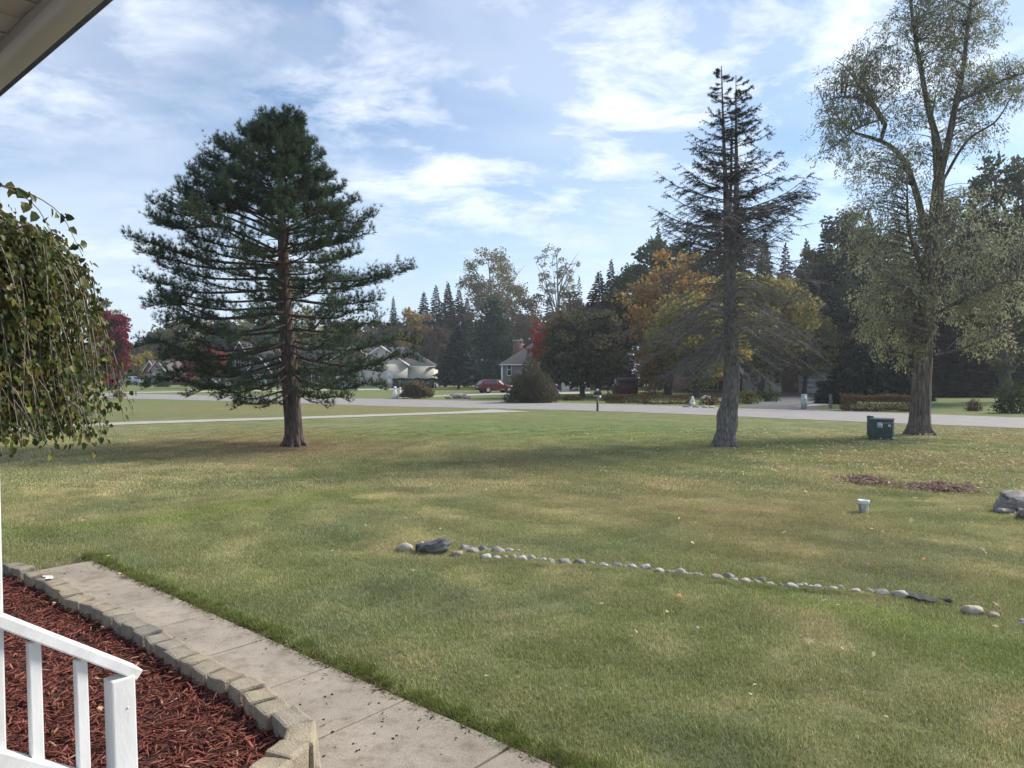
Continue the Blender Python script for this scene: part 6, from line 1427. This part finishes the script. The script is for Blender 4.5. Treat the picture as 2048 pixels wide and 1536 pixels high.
# pad-mounted transformer
def transformer():
    A = G(1737, 879.5); B = G(1785.5, 881.5); C = G(1797, 875); c = (A+B)/2; rz = math.atan2((B-A).y, (B-A).x); w = (B-A).length; dp = 0.80; h = 0.68
    t = thing('transformer_box', 'dark green pad-mounted transformer cabinet with white stickers', 'transformer', (c.x, c.y, gzf(c.x, c.y)-0.02), rz)
    me = block_mesh('cabinet', (w, dp, h-0.10), 0.03, 0, 1, 0, 0); o = ob('cabinet', me, M_dg, t); o.location = (0, dp/2, 0.11+(h-0.10)/2)
    m = MB(); m.box((0, dp/2, 0.055), (w+0.03, dp+0.03, 0.11)); m.build('base_skirt', plain('skirt_green', (0.042, 0.066, 0.062), 0.6), t)
    me = block_mesh('lid', (w+0.03, dp+0.03, 0.05), 0.02, 0, 1, 0, 0); o = ob('lid', me, M_dg, t); o.location = (0, dp/2, h+0.027)
    m = MB(); x0 = -w/2+w*0.36; m.bx(x0, x0+0.165, -0.006, -0.001, 0.44, 0.62); s = m.build('warning_sticker', M_plate, t)
    m = MB(); r_ = random.Random(3)
    m.bx(x0+0.015, x0+0.06, -0.0085, -0.0065, 0.585, 0.61); m.bx(x0+0.105, x0+0.15, -0.0085, -0.0065, 0.585, 0.61)
    for k in range(4):
        for j in range(5):
            if r_.random() < 0.55: m.bx(x0+0.02+j*0.026, x0+0.02+j*0.026+0.018, -0.0085, -0.0065, 0.455+k*0.03, 0.455+k*0.03+0.016)
    m.build('print', plain('sticker_print', (0.12, 0.13, 0.15)), s)
    m = MB(); m.bx(w/2-0.14, w/2-0.055, -0.006, -0.001, 0.475, 0.555); m.build('small_sticker', M_plate, t)
    # stencilled number, too blurred to read: worn white digits
    def digit(mm, x, s7):
        sx, sz = 0.030, 0.060; z0 = 0.575; q = 0.009
        segs = {'a': (0, sx, sz-q, sz), 'b': (sx-q, sx, sz/2, sz), 'c': (sx-q, sx, 0, sz/2), 'd': (0, sx, 0, q), 'e': (0, q, 0, sz/2), 'f': (0, q, sz/2, sz), 'g': (0, sx, sz/2-q/2, sz/2+q/2)}
        for c_ in s7: a = segs[c_]; mm.bx(x+a[0], x+a[1], -0.004, -0.001, z0+a[2], z0+a[3])
    m = MB()
    for k, s7 in enumerate(('abcdg', 'abcdg', 'abcdef', 'acdfg', 'abcdef', 'bcfg', 'abcdg', 'abcdg')): digit(m, x0+0.185+k*0.042, s7)
    m.build('stencilled_number', plain('faded_white', (0.36, 0.38, 0.38)), t)
    for sg in (-1, 1):
        m = MB(); m.box((sg*w*0.12, -0.012, 0.30), (0.03, 0.022, 0.12)); m.build('hasp', M_dg, t)
transformer()
# lidded bucket
g = GL(1727, 1025); t = thing('plastic_bucket', 'small stained white lidded bucket standing on the lawn', 'bucket', (g.x, g.y, g.z-0.005)); t.scale = (0.9, 0.9, 1.22)
M_bk = plain('bucket_plastic', (0.55, 0.55, 0.50), 0.5, 0.3, 9, wear=(0.16, 0.13, 0.10), stretch=(1, 1, 0.4)); m = MB(); m.lathe([(0, 0), (0.075, 0), (0.078, 0.01), (0.088, 0.125), (0.088, 0.13)], 24); m.build('body', M_bk, t, True)
m = MB(); m.lathe([(0.096, 0.128), (0.1, 0.135), (0.1, 0.165), (0.094, 0.172), (0.086, 0.172), (0.083, 0.166), (0.0, 0.164)], 24); m.lathe([(0.089, 0.124), (0.098, 0.128)], 24); m.build('lid', plain('lid_plastic', (0.66, 0.68, 0.70), 0.45, 0.1), t)
a = np.linspace(-0.2, math.pi+0.2, 12); m = MB(); m.tube([(math.cos(q)*0.095, -0.03-0.02*math.sin(q), 0.118-0.055*max(0, math.sin(q))) for q in a], 0.0025, 5); m.build('handle', M_black, t)
# boulders and dark slab
M_rock = tinted('boulder', [(0.24, 0.23, 0.22), (0.30, 0.28, 0.26)], 0.9, 9, 0.35, 0.9, 14)
def rock(name, label, cat, p, dims, seed, mat, rz=0, sub=3, ang=0.0, group=None, sink=0.3, me=None, tilt=0):
    o = ob(name, me or rock_mesh(name, seed, sub, 0.28 if ang else 0.2, 1.0, ang), mat); o.location = (p[0], p[1], p[2]+dims[2]*(1-sink)*0.5); o.scale = (dims[0]/2, dims[1]/2, dims[2]/2*1.15); o.rotation_euler = (0, tilt, rz); o.color = ((seed*0.37) % 1,)*3+(1,); tag(o, label, cat, group); return o
p = GL(2030, 1022); rock('boulder', 'big angular grey boulder beside the raked leaf pile', 'boulder', p, (0.72, 0.5, 0.34), 4, M_rock, 0.3, 4, 0.25)
p = GL(2052, 1037); rock('boulder', 'smaller dark boulder at the foot of the big one', 'boulder', p, (0.32, 0.26, 0.2), 6, M_rock, 0.8, 4, 0.2)
p = GL(2008, 1026); rock('boulder', 'flat buried stone under the big boulder edge', 'boulder', p, (0.34, 0.24, 0.10), 8, M_rock, 0.2, 3, 0.1)
M_slab = tinted('dark_slab', [(0.12, 0.12, 0.122), (0.16, 0.16, 0.16)], 0.9, 14, 0.6, 0.9, 20)
p = GL(870, 1106); o = rock('slab_rock', 'dark slanting slab of rock at the end of the stone row', 'rock', p, (0.45, 0.26, 0.19), 13, M_slab, 0.18, 4, 0.25, tilt=-0.20)
p = GL(838, 1104); t = thing('drain_pipe', 'black end of a drain pipe under the dark slab', 'pipe', (p.x, p.y, p.z+0.02), 0.2); m = MB(); m.lathe([(0.035, 0), (0.05, 0), (0.054, 0.02), (0.05, 0.04), (0.054, 0.06), (0.05, 0.08), (0.054, 0.1), (0.05, 0.3), (0.035, 0.3), (0.035, 0)], 16); o = m.build('tube', M_black, t); o.rotation_euler = (0, math.pi/2, 0); o.location = (-0.04, 0, 0.025)
# river stones
RS = [(810, 1101, 36), (843, 1088, 12), (915, 1111, 24), (944, 1106, 26), (930, 1098, 20), (966, 1102, 22), (980, 1104, 14), (994, 1105, 28), (1017, 1104, 20), (1034, 1105, 18), (972, 1117, 22), (993, 1118, 16), (1011, 1115, 10), (1026, 1117, 18), (1044, 1120, 20), (1063, 1118, 16), (1085, 1124, 18), (1101, 1126, 20), (1128, 1127, 24), (1140, 1129, 12), (1160, 1129, 26), (1183, 1129, 16), (1204, 1133, 20), (1220, 1135, 12), (1234, 1135, 22), (1264, 1138, 22), (1290, 1139, 24), (1318, 1144, 20), (1336, 1147, 18), (1361, 1147, 24), (1380, 1151, 14), (1400, 1152, 12), (1433, 1159, 26), (1459, 1156, 24), (1468, 1163, 18), (1490, 1165, 22), (1514, 1167, 20), (1524, 1163, 18), (1540, 1171, 18), (1560, 1172, 14), (1585, 1176, 24), (1609, 1172, 16), (1633, 1177, 20), (1652, 1179, 14), (1667, 1180, 20), (1681, 1178, 18), (1711, 1185, 22), (1739, 1187, 20), (1762, 1190, 28), (1800, 1194, 34), (1946, 1226, 38), (1986, 1234, 24), (2042, 1243, 16), (2046, 1251, 16)]
M_river = tinted('river_stone', [(0.40, 0.38, 0.35), (0.26, 0.25, 0.24), (0.46, 0.44, 0.41), (0.33, 0.28, 0.23), (0.20, 0.20, 0.20), (0.43, 0.38, 0.31), (0.35, 0.34, 0.33)], 0.8, 12, 0.3, 0.4, 30)
rms = [rock_mesh('river_stone', k+20, 3, 0.30, 0.72, 0.10) for k in range(8)]
fill = []
for q in range(16, 48):
    (ax, ay, aw), (bx_, by_, bw) = RS[q], RS[q+1]
    if bx_-ax > 15: fill.append(((ax+bx_)/2+random.uniform(-3, 3), (ay+by_)/2+random.uniform(-1.5, 2.5), random.uniform(9, 15)))
RS += fill
for i, (px, py, w) in enumerate(RS):
    p = GL(px, py); s = w*p.y/FPX*1.05; lab = 'rounded field stone in the row across the lawn'; grp = 'stone row across the lawn'
    if i == 0: lab, grp = 'long pale tan stone leading the row beside the dark slab', None
    elif i < 16: lab, grp = 'field stone heaped beside the dark slab', 'stones heaped beside the dark slab'
    elif i in (24,): lab, grp = 'dark bluish stone standing alone in the stone row', None
    elif i == 49: lab, grp = 'wide flat stone at the edge of the black fabric', None
    elif 50 <= i < 54: lab, grp = 'flat stone in the grass past the black fabric', 'stones past the black fabric'
    tint = (0.02, 0.16, 0.34, 0.5, 0.66, 0.84, 0.98)[(i*5+i//7) % 7]
    if i == 0: tint = 0.84
    if i == 24: tint = 0.66
    if grp == 'stone row across the lawn':
        lk_ = {0.02: 'pale grey', 0.16: 'mid grey', 0.34: 'whitish', 0.5: 'brownish', 0.66: 'dark grey', 0.84: 'tan', 0.98: 'light grey'}[tint]; sz = 'larger' if w >= 20 else ('small' if w < 15 else 'middling')
        lab = '%s %s field stone in the row across the lawn' % (sz, lk_); grp = '%s %s stones of the lawn row' % (sz, lk_)
    o = ob('field_stone', rms[i % 8], M_river); o.color = (tint, tint, tint, 1); o.location = (p.x, p.y, p.z+s*0.10); o.scale = (s*0.5, s*random.uniform(0.34, 0.46), s*random.uniform(0.38, 0.5)); o.rotation_euler = (random.gauss(0, .12), random.gauss(0, .12), random.uniform(-.5, .5)); tag(o, lab, 'stone', grp)
# grass growing up against the near side of the row
P = []
for (ax, ay, aw), (bx_, by_, bw) in zip(RS[:49], RS[1:50]):
    if abs(bx_-ax) > 60: continue
    for q in range(7):
        f_ = random.random(); g_ = GL(ax+(bx_-ax)*f_, max(ay, by_)+random.uniform(2.5, 7)); P.append(g_[:])
P = np.array(P); n = len(P)
scatter('row_edge_grass', P, np.stack([np.zeros(n), np.zeros(n), RNG.uniform(0, 6.28, n)], -1), RNG.uniform(0.35, 0.68, n), {}, bpy.data.collections['grass_tufts_fringe'], lawn_rgb(P[:, 0], P[:, 1]))
# landscape fabric showing in the row
A, B = GL(1800, 1192), GL(1905, 1212); m = MB(); n = 16; P = []
for k in range(n):
    f = k/(n-1); q = A+(B-A)*f; w = 0.10*math.sin(math.pi*min(1, f*1.2+0.1))**0.7+0.015
    for s in (-1, 0, 1): P.append((q.x+0.2*s*w, q.y+s*w+random.gauss(0, .008), gzf(q.x, q.y)+0.035+random.uniform(0, .02)+(0.012 if s == 0 else -0.008)))
m.add(P, [(k*3+j, k*3+j+1, k*3+j+4, k*3+j+3) for k in range(n-1) for j in range(2)]); tag(m.build('landscape_fabric', plain('black_fabric', (0.045, 0.047, 0.05), 0.9, 0.3, 20, 0.5, 60)), 'strip of black landscape fabric bared in the stone row', 'fabric')
# roadside rocks on the neighbour side
for px, py, w, lab in ((916, 797, 30, 'largest pale rock of the roadside group before the blue spruce'), (897, 797.5, 16, 'flat rock lying left of the largest roadside rock'), (935, 797.5, 16, 'rounded rock lying right of the largest roadside rock')):
    g = G(px, py); s = w*g.y/FPX; rock('roadside_rock', lab, 'rock', g, (s, s*0.6, s*0.42), int(px), M_rock, 0.2, 3, 0.2)
# white lawn figures
for k, (px, py, hh) in enumerate(((790, 797, 1.15), (800, 794, 1.0), (808, 793.5, 1.0))):
    g = G(px, py); t = thing('lawn_figure', 'white lawn figure with a rounded head by the dried grasses', 'lawn ornament', g, 0, 'white lawn figures'); r = 0.22 if k else 0.3
    m = MB(); m.lathe([(0, -0.02), (r, -0.02), (r*0.8, 0.35*hh), (r*0.42, 0.68*hh), (r*0.3, 0.74*hh)], 14); m.build('body', M_white, t, True); m = MB(); m.lathe([(0.0, 0.72*hh), (r*0.42, 0.78*hh), (r*0.5, 0.87*hh), (r*0.36, 0.97*hh), (0, hh)], 12); m.build('head', M_white, t, True)
# garden decorations by the dusky tree
def blob(name, label, px, py, w, h, col, col2):
    g = G(px, py); t = thing(name, label, 'decoration', (g.x, g.y, 0)); s = w*g.y/FPX; hz = h*g.y/FPX
    m = MB(); m.lathe([(0, 0), (s*0.42, 0.02), (s*0.5, hz*0.3), (s*0.34, hz*0.55), (0, hz*0.6)], 12); m.build('body', plain(name+'_a', col, 0.5), t, True)
    m = MB(); m.lathe([(0, hz*0.58), (s*0.3, hz*0.64), (s*0.36, hz*0.8), (s*0.2, hz*0.96), (0, hz)], 12); m.build('top', plain(name+'_b', col2, 0.5), t, True)
blob('inflatable_figure', 'red and orange inflatable lawn decoration beside the weeping bush', 1103, 788, 12, 18, (0.55, 0.06, 0.03), (0.6, 0.32, 0.10))
blob('inflatable_figure', 'purple inflatable lawn decoration next to the red one', 1112, 785, 9, 17, (0.22, 0.10, 0.45), (0.30, 0.16, 0.5))
g = G(1175, 783); t = thing('garden_canopy', 'small red canopy on dark legs beside the white shed', 'canopy', (g.x, g.y, 0))
m = MB(); m.lathe([(0, 1.35), (0.35, 1.22), (0.55, 0.95), (0.5, 0.97), (0, 1.3)], 10); m.build('canopy', plain('red_canvas', (0.5, 0.03, 0.05)), t)
for k in range(3):
    an = k*2.1+0.3; m = MB(); m.tube([(0.05*math.cos(an), 0.05*math.sin(an), 1.3), (0.4*math.cos(an), 0.4*math.sin(an), -0.03)], 0.03, 5); m.build('leg', M_black, t)
g = G(1225, 795); t = thing('bird_feeder', 'white tube bird feeder hanging from a thin pole by the fence', 'bird feeder', g); m = MB(); m.tube([(0, 0, -0.05), (0, 0, 2.3), (0.1, 0, 2.45), (0.25, 0, 2.3)], 0.02, 5); m.build('pole', M_black, t)
m = MB(); m.lathe([(0, 1.35), (0.09, 1.35), (0.09, 1.75), (0.02, 1.85), (0, 1.86)], 10, (0.25, 0, 0)); m.tube([(0.25, 0, 1.85), (0.25, 0, 2.3)], 0.008, 4); m.build('seed_tube', M_white, t)
g = G(1385, 811); t = thing('garden_ornament', 'small white garden figure among stones beneath the golden maple', 'lawn ornament', g); m = MB(); m.box((0, 0, 0.1), (0.3, 0.3, 0.26)); m.lathe([(0, 0.23), (0.14, 0.23), (0.16, 0.4), (0.08, 0.55), (0.1, 0.62), (0, 0.7)], 10); m.build('figure', M_white, t)
g = G(1412, 800); rock('white_rock', 'rounded white stone behind the reddish shrub', 'rock', g, (0.9, 0.5, 0.45), 91, plain('white_stone', (0.6, 0.6, 0.58)), 0, 3)
for k, (px, py) in enumerate(((1372, 814.5), (1392, 815), (1410, 815.5), (1424, 816), (1378, 811))):
    g = G(px, py); rock('border_stone', 'pale flat border stone at the road edge below the golden maple', 'stone', g, (0.55, 0.3, 0.16), 60+k, M_river, 0.1*k, 2, 0.1, 'border stones at the road edge')

# ------------------------------------------------------------------ fallen leaves, twigs, debris
LEAFM = leafmat('fallen_leaf', [(0.16, 0.10, 0.06), (0.34, 0.25, 0.15), (0.52, 0.44, 0.28), (0.58, 0.52, 0.30), (0.40, 0.16, 0.07)], 0.2)
def leaf_litter(name, x, y, size, seed, rlo=0.0, rhi=1.0, lift=0.068):
    n = len(x); C = np.stack([x, y, gz(x, y)+lift+RNG.uniform(0, 0.02, n)], -1); D = unit(np.stack([RNG.normal(size=n), RNG.normal(size=n), RNG.normal(0, 0.35, n)], -1))
    V, F = leaf_quads(C, size*RNG.uniform(0.6, 1.3, n), D, 0.6, up=(0, 0, 0.9)); m = MB(); m.add(V, F, RNG.uniform(rlo, rhi, n)); o = m.build(name, LEAFM); return o
n = 13000; x = RNG.uniform(1.5, 22, n); y = RNG.uniform(8.5, 29, n)
pr = np.exp(-((x-15)/7.5)**2)*np.exp(-((y-21)/8.5)**2)*(0.4+1.3*np.clip(fbm(x*0.35, y*0.35, 41)-0.3, 0, 1))*1.3
pr += 1.3*np.exp(-((x-12.5)/4)**2-((y-17.5)/2.2)**2)
k = (RNG.random(n) < pr) & (y > x*1.24); o = leaf_litter('scattered_leaves', x[k], y[k], 0.082, 1, 0.2, 0.85); tag(o, kind='stuff')
n = 420; y = np.sqrt(RNG.uniform(16, 700, n)); x = y*RNG.uniform(-0.72, 0.72, n); a, b = AB(x, y); k = (b > 0.3); o = leaf_litter('sparse_leaves', x[k], y[k], 0.05, 2, 0.3, 0.9); tag(o, kind='stuff')
for (px, py, rx, ry, lab) in ((1733, 966, 48, 11, 'raked pile of dry brown leaves behind the white bucket'), (1880, 980, 72, 14, 'long raked pile of dry brown leaves beside the boulder')):
    c = GL(px, py); sx = rx*c.y/FPX; sy = 0.55; n = 1100 if rx < 60 else 1900
    r = np.abs(RNG.normal(0, 0.52, n)); r = np.where(r > 1.5, 0.4, r); th = RNG.uniform(0, 6.283, n); x = c.x+sx*r*np.cos(th)*(1+0.2*np.sin(3*th)); y = c.y+sy*r*np.sin(th)*(1+0.15*np.cos(2*th))
    C = np.stack([x, y, gz(x, y)+0.045+0.07*np.clip(1-r, 0, 1)**0.7*RNG.random(n)+0.01], -1)
    V, F = leaf_quads(C, RNG.uniform(0.05, 0.10, n), unit(RNG.normal(size=(n, 3))*np.array([1, 1, 0.5])), 0.62); m = MB(); m.add(V, F, RNG.uniform(0, 0.55, n)**1.0); o = m.build('leaf_pile', LM_pile if 'LM_pile' in globals() else leafmat('raked_leaf', [(0.22, 0.16, 0.125), (0.37, 0.27, 0.215), (0.52, 0.41, 0.34), (0.62, 0.52, 0.44)], 0.2)); tag(o, lab, 'leaf pile')
# single leaves lying on the near lawn
def lobed_leaf(name, seed, lobes=5):
    rr = random.Random(seed); m = MB(); pts = []
    for k in range(lobes*2+1):
        f = k/(lobes*2); an = -2.5+5.0*f; r = (0.5 if k % 2 else 0.24)*(0.85+0.3*rr.random()); pts.append((math.sin(an)*r*0.85, math.cos(an)*r, 0.06*rr.random()+0.10*abs(math.sin(an))*r))
    v = [(0, -0.05, 0)]+pts; m.add(v, [(0, i, i+1) for i in range(1, len(pts))], 0.5); m.tube([(0, -0.05, 0), (0.02, -0.42, 0.03)], 0.012, 4); return m
M_oak = plain('dry_oak_leaf', (0.42, 0.30, 0.19), 0.8, 0.25, 14); M_org = plain('orange_leaf_single', (0.42, 0.17, 0.06), 0.8, 0.2, 14); M_brn = plain('brown_leaf_single', (0.17, 0.11, 0.07), 0.8, 0.25, 14); M_yel = plain('yellow_leaf_single', (0.60, 0.52, 0.08), 0.8, 0.15, 14)
SL = [(865, 1336, 15, M_oak, 'pale pointed oak leaf lying on the lawn beside the walk'), (1618, 1296, 24, M_oak, 'curled tan leaf with a twig stub on the lawn'), (1682, 1309, 15, M_oak, 'narrow rolled tan leaf near the curled tan leaf'), (1694, 1360, 15, M_brn, 'dark crumpled leaf on the dry lawn patch'),
      (750, 1178, 13, M_oak, 'bleached leaf on the pale grass left of the stone row'), (1994, 1219, 17, M_oak, 'upright tan leaf beside the flat stones past the fabric'), (1648, 1212, 13, M_oak, 'tan leaf on the lush green strip'), (1910, 1101, 12, M_org, 'upright reddish leaf on the lawn above the stone row'), (1358, 1201, 15, M_org, 'orange leaf lying below the stone row'),
      (1965, 1107, 14, M_oak, 'pale leaf pair on the lawn near the blue-green weeds'), (1848, 1127, 12, M_org, 'small russet leaf on the lawn behind the stone row'), (1990, 1153, 15, M_brn, 'grey-brown folded leaf on the lawn at the stone row'), (1612, 989, 12, M_oak, 'tan leaf on the lawn left of the leaf pile'), (216, 1121, 9, M_yel, 'bright yellow leaf on the grass at the walk end'), (240, 1157, 8, M_yel, 'yellow leaf on the soil edge of the walk'), (34, 1094, 9, M_yel, 'bright yellow leaf on the grass behind the mulch bed'), (1358, 1527, 14, M_oak, 'dull tan leaf on the lawn beyond the walk landing')]
for i, (px, py, w, mm, lab) in enumerate(SL):
    p = GL(px, py); s = w*p.y/FPX*1.1; me = lobed_leaf('fallen_leaf', i).mesh('fallen_leaf'); o = ob('fallen_leaf', me, mm); o.location = (p.x, p.y, p.z+0.055); o.scale = (s, s, s); o.rotation_euler = (random.uniform(-.5, .5), random.uniform(-.5, .5), random.uniform(0, 6.28)); tag(o, lab, 'leaf')
for i, (px, py, w) in enumerate(((200, 1420, 15), (195, 1360, 12), (318, 1360, 7), (360, 1359, 9), (205, 1256, 8), (108, 1208, 9), (130, 1205, 8), (68, 1157, 9))):
    p = G(px, py, 0.085); s = w*p.y/FPX*1.2; o = ob('fallen_leaf', lobed_leaf('fallen_leaf', 40+i).mesh('fallen_leaf'), M_oak); o.location = (p.x, p.y, 0.095); o.scale = (s, s, s); o.rotation_euler = (0.2, 0.3, i*1.3); tag(o, 'dry tan leaf lying on the red mulch', 'leaf', 'leaves on the red mulch')
# white scrap and a bent straw on the lawn
p = GL(1393, 1266); m = MB(); m.lathe([(0.0, 0), (0.02, 0.003), (0.024, 0.014), (0.014, 0.026), (0, 0.028)], 7); o = m.build('white_scrap', M_white); o.location = (p.x, p.y, p.z+0.04); o.scale = (0.6, 0.38, 0.7); o.rotation_euler = (0.5, 0.7, 0.3); tag(o, 'tiny white scrap of litter on the lawn', 'litter')
A = GL(1730, 1136); m = MB(); m.tube([(0, 0, 0.05), (0.09, 0.01, 0.06), (0.14, 0.02, 0.075), (0.22, -0.03, 0.06), (0.29, -0.08, 0.04)], 0.0022, 4); o = m.build('dry_twig', M_oak); o.location = A; tag(o, 'pale bent straw lying above the stone row', 'twig')
# dirt and clippings on the walk and along its edge
n = 700; a = RNG.uniform(-6.5, 0.05, n); b = -RNG.random(n)**1.0*0.85; cl = np.exp(-((a+5.6)/0.5)**2); k = RNG.random(n) < 0.10+0.75*cl
P = np.array([FR(u, v)[:] for u, v in zip(a[k], b[k])]); P[:, 2] = 0.026
m = MB(); V, F = leaf_quads(P, RNG.uniform(0.008, 0.032, len(P)), unit(RNG.normal(size=(len(P), 3))*np.array([1, 1, 0.25])), 0.6, up=(0, 0, 1)); m.add(V, F, RNG.uniform(0, 1, len(P))); tag(m.build('walk_debris', leafmat('dirt_crumb', [(0.035, 0.024, 0.018), (0.06, 0.042, 0.03), (0.09, 0.05, 0.035)], 0.0)), kind='stuff')
n = 2600; a = RNG.uniform(-7, 0.3, n); b = RNG.normal(0.02, 0.035, n); P = np.array([FR(u, v)[:] for u, v in zip(a, b)]); P[:, 2] = RNG.uniform(0.0, 0.035, n)
m = MB(); V, F = leaf_quads(P, RNG.uniform(0.02, 0.06, n), unit(RNG.normal(size=(n, 3))*np.array([1, 1, 0.3])), 0.16, up=(0, 0, 1)); m.add(V, F, RNG.random(n)); tag(m.build('edge_thatch', leafmat('thatch', [(0.05, 0.036, 0.026), (0.10, 0.075, 0.05), (0.17, 0.135, 0.085)], 0.1)), kind='stuff')
# ------------------------------------------------------------------ thin autumn haze
def make_haze():
    m = bpy.data.materials.new('haze'); m.use_nodes = True; nt = m.node_tree; nt.nodes.clear()
    out = nd(nt, 'ShaderNodeOutputMaterial'); v = nd(nt, 'ShaderNodeVolumePrincipled')
    v.inputs['Color'].default_value = (0.86, 0.92, 1.0, 1); v.inputs['Density'].default_value = 0.00045; v.inputs['Anisotropy'].default_value = 0.35
    lk(nt, v.outputs[0], out.inputs['Volume'])
    mb = MB(); mb.bx(-1700, 1700, -400, 2400, -1.2, 42); tag(mb.build('haze', m), kind='stuff')
make_haze()
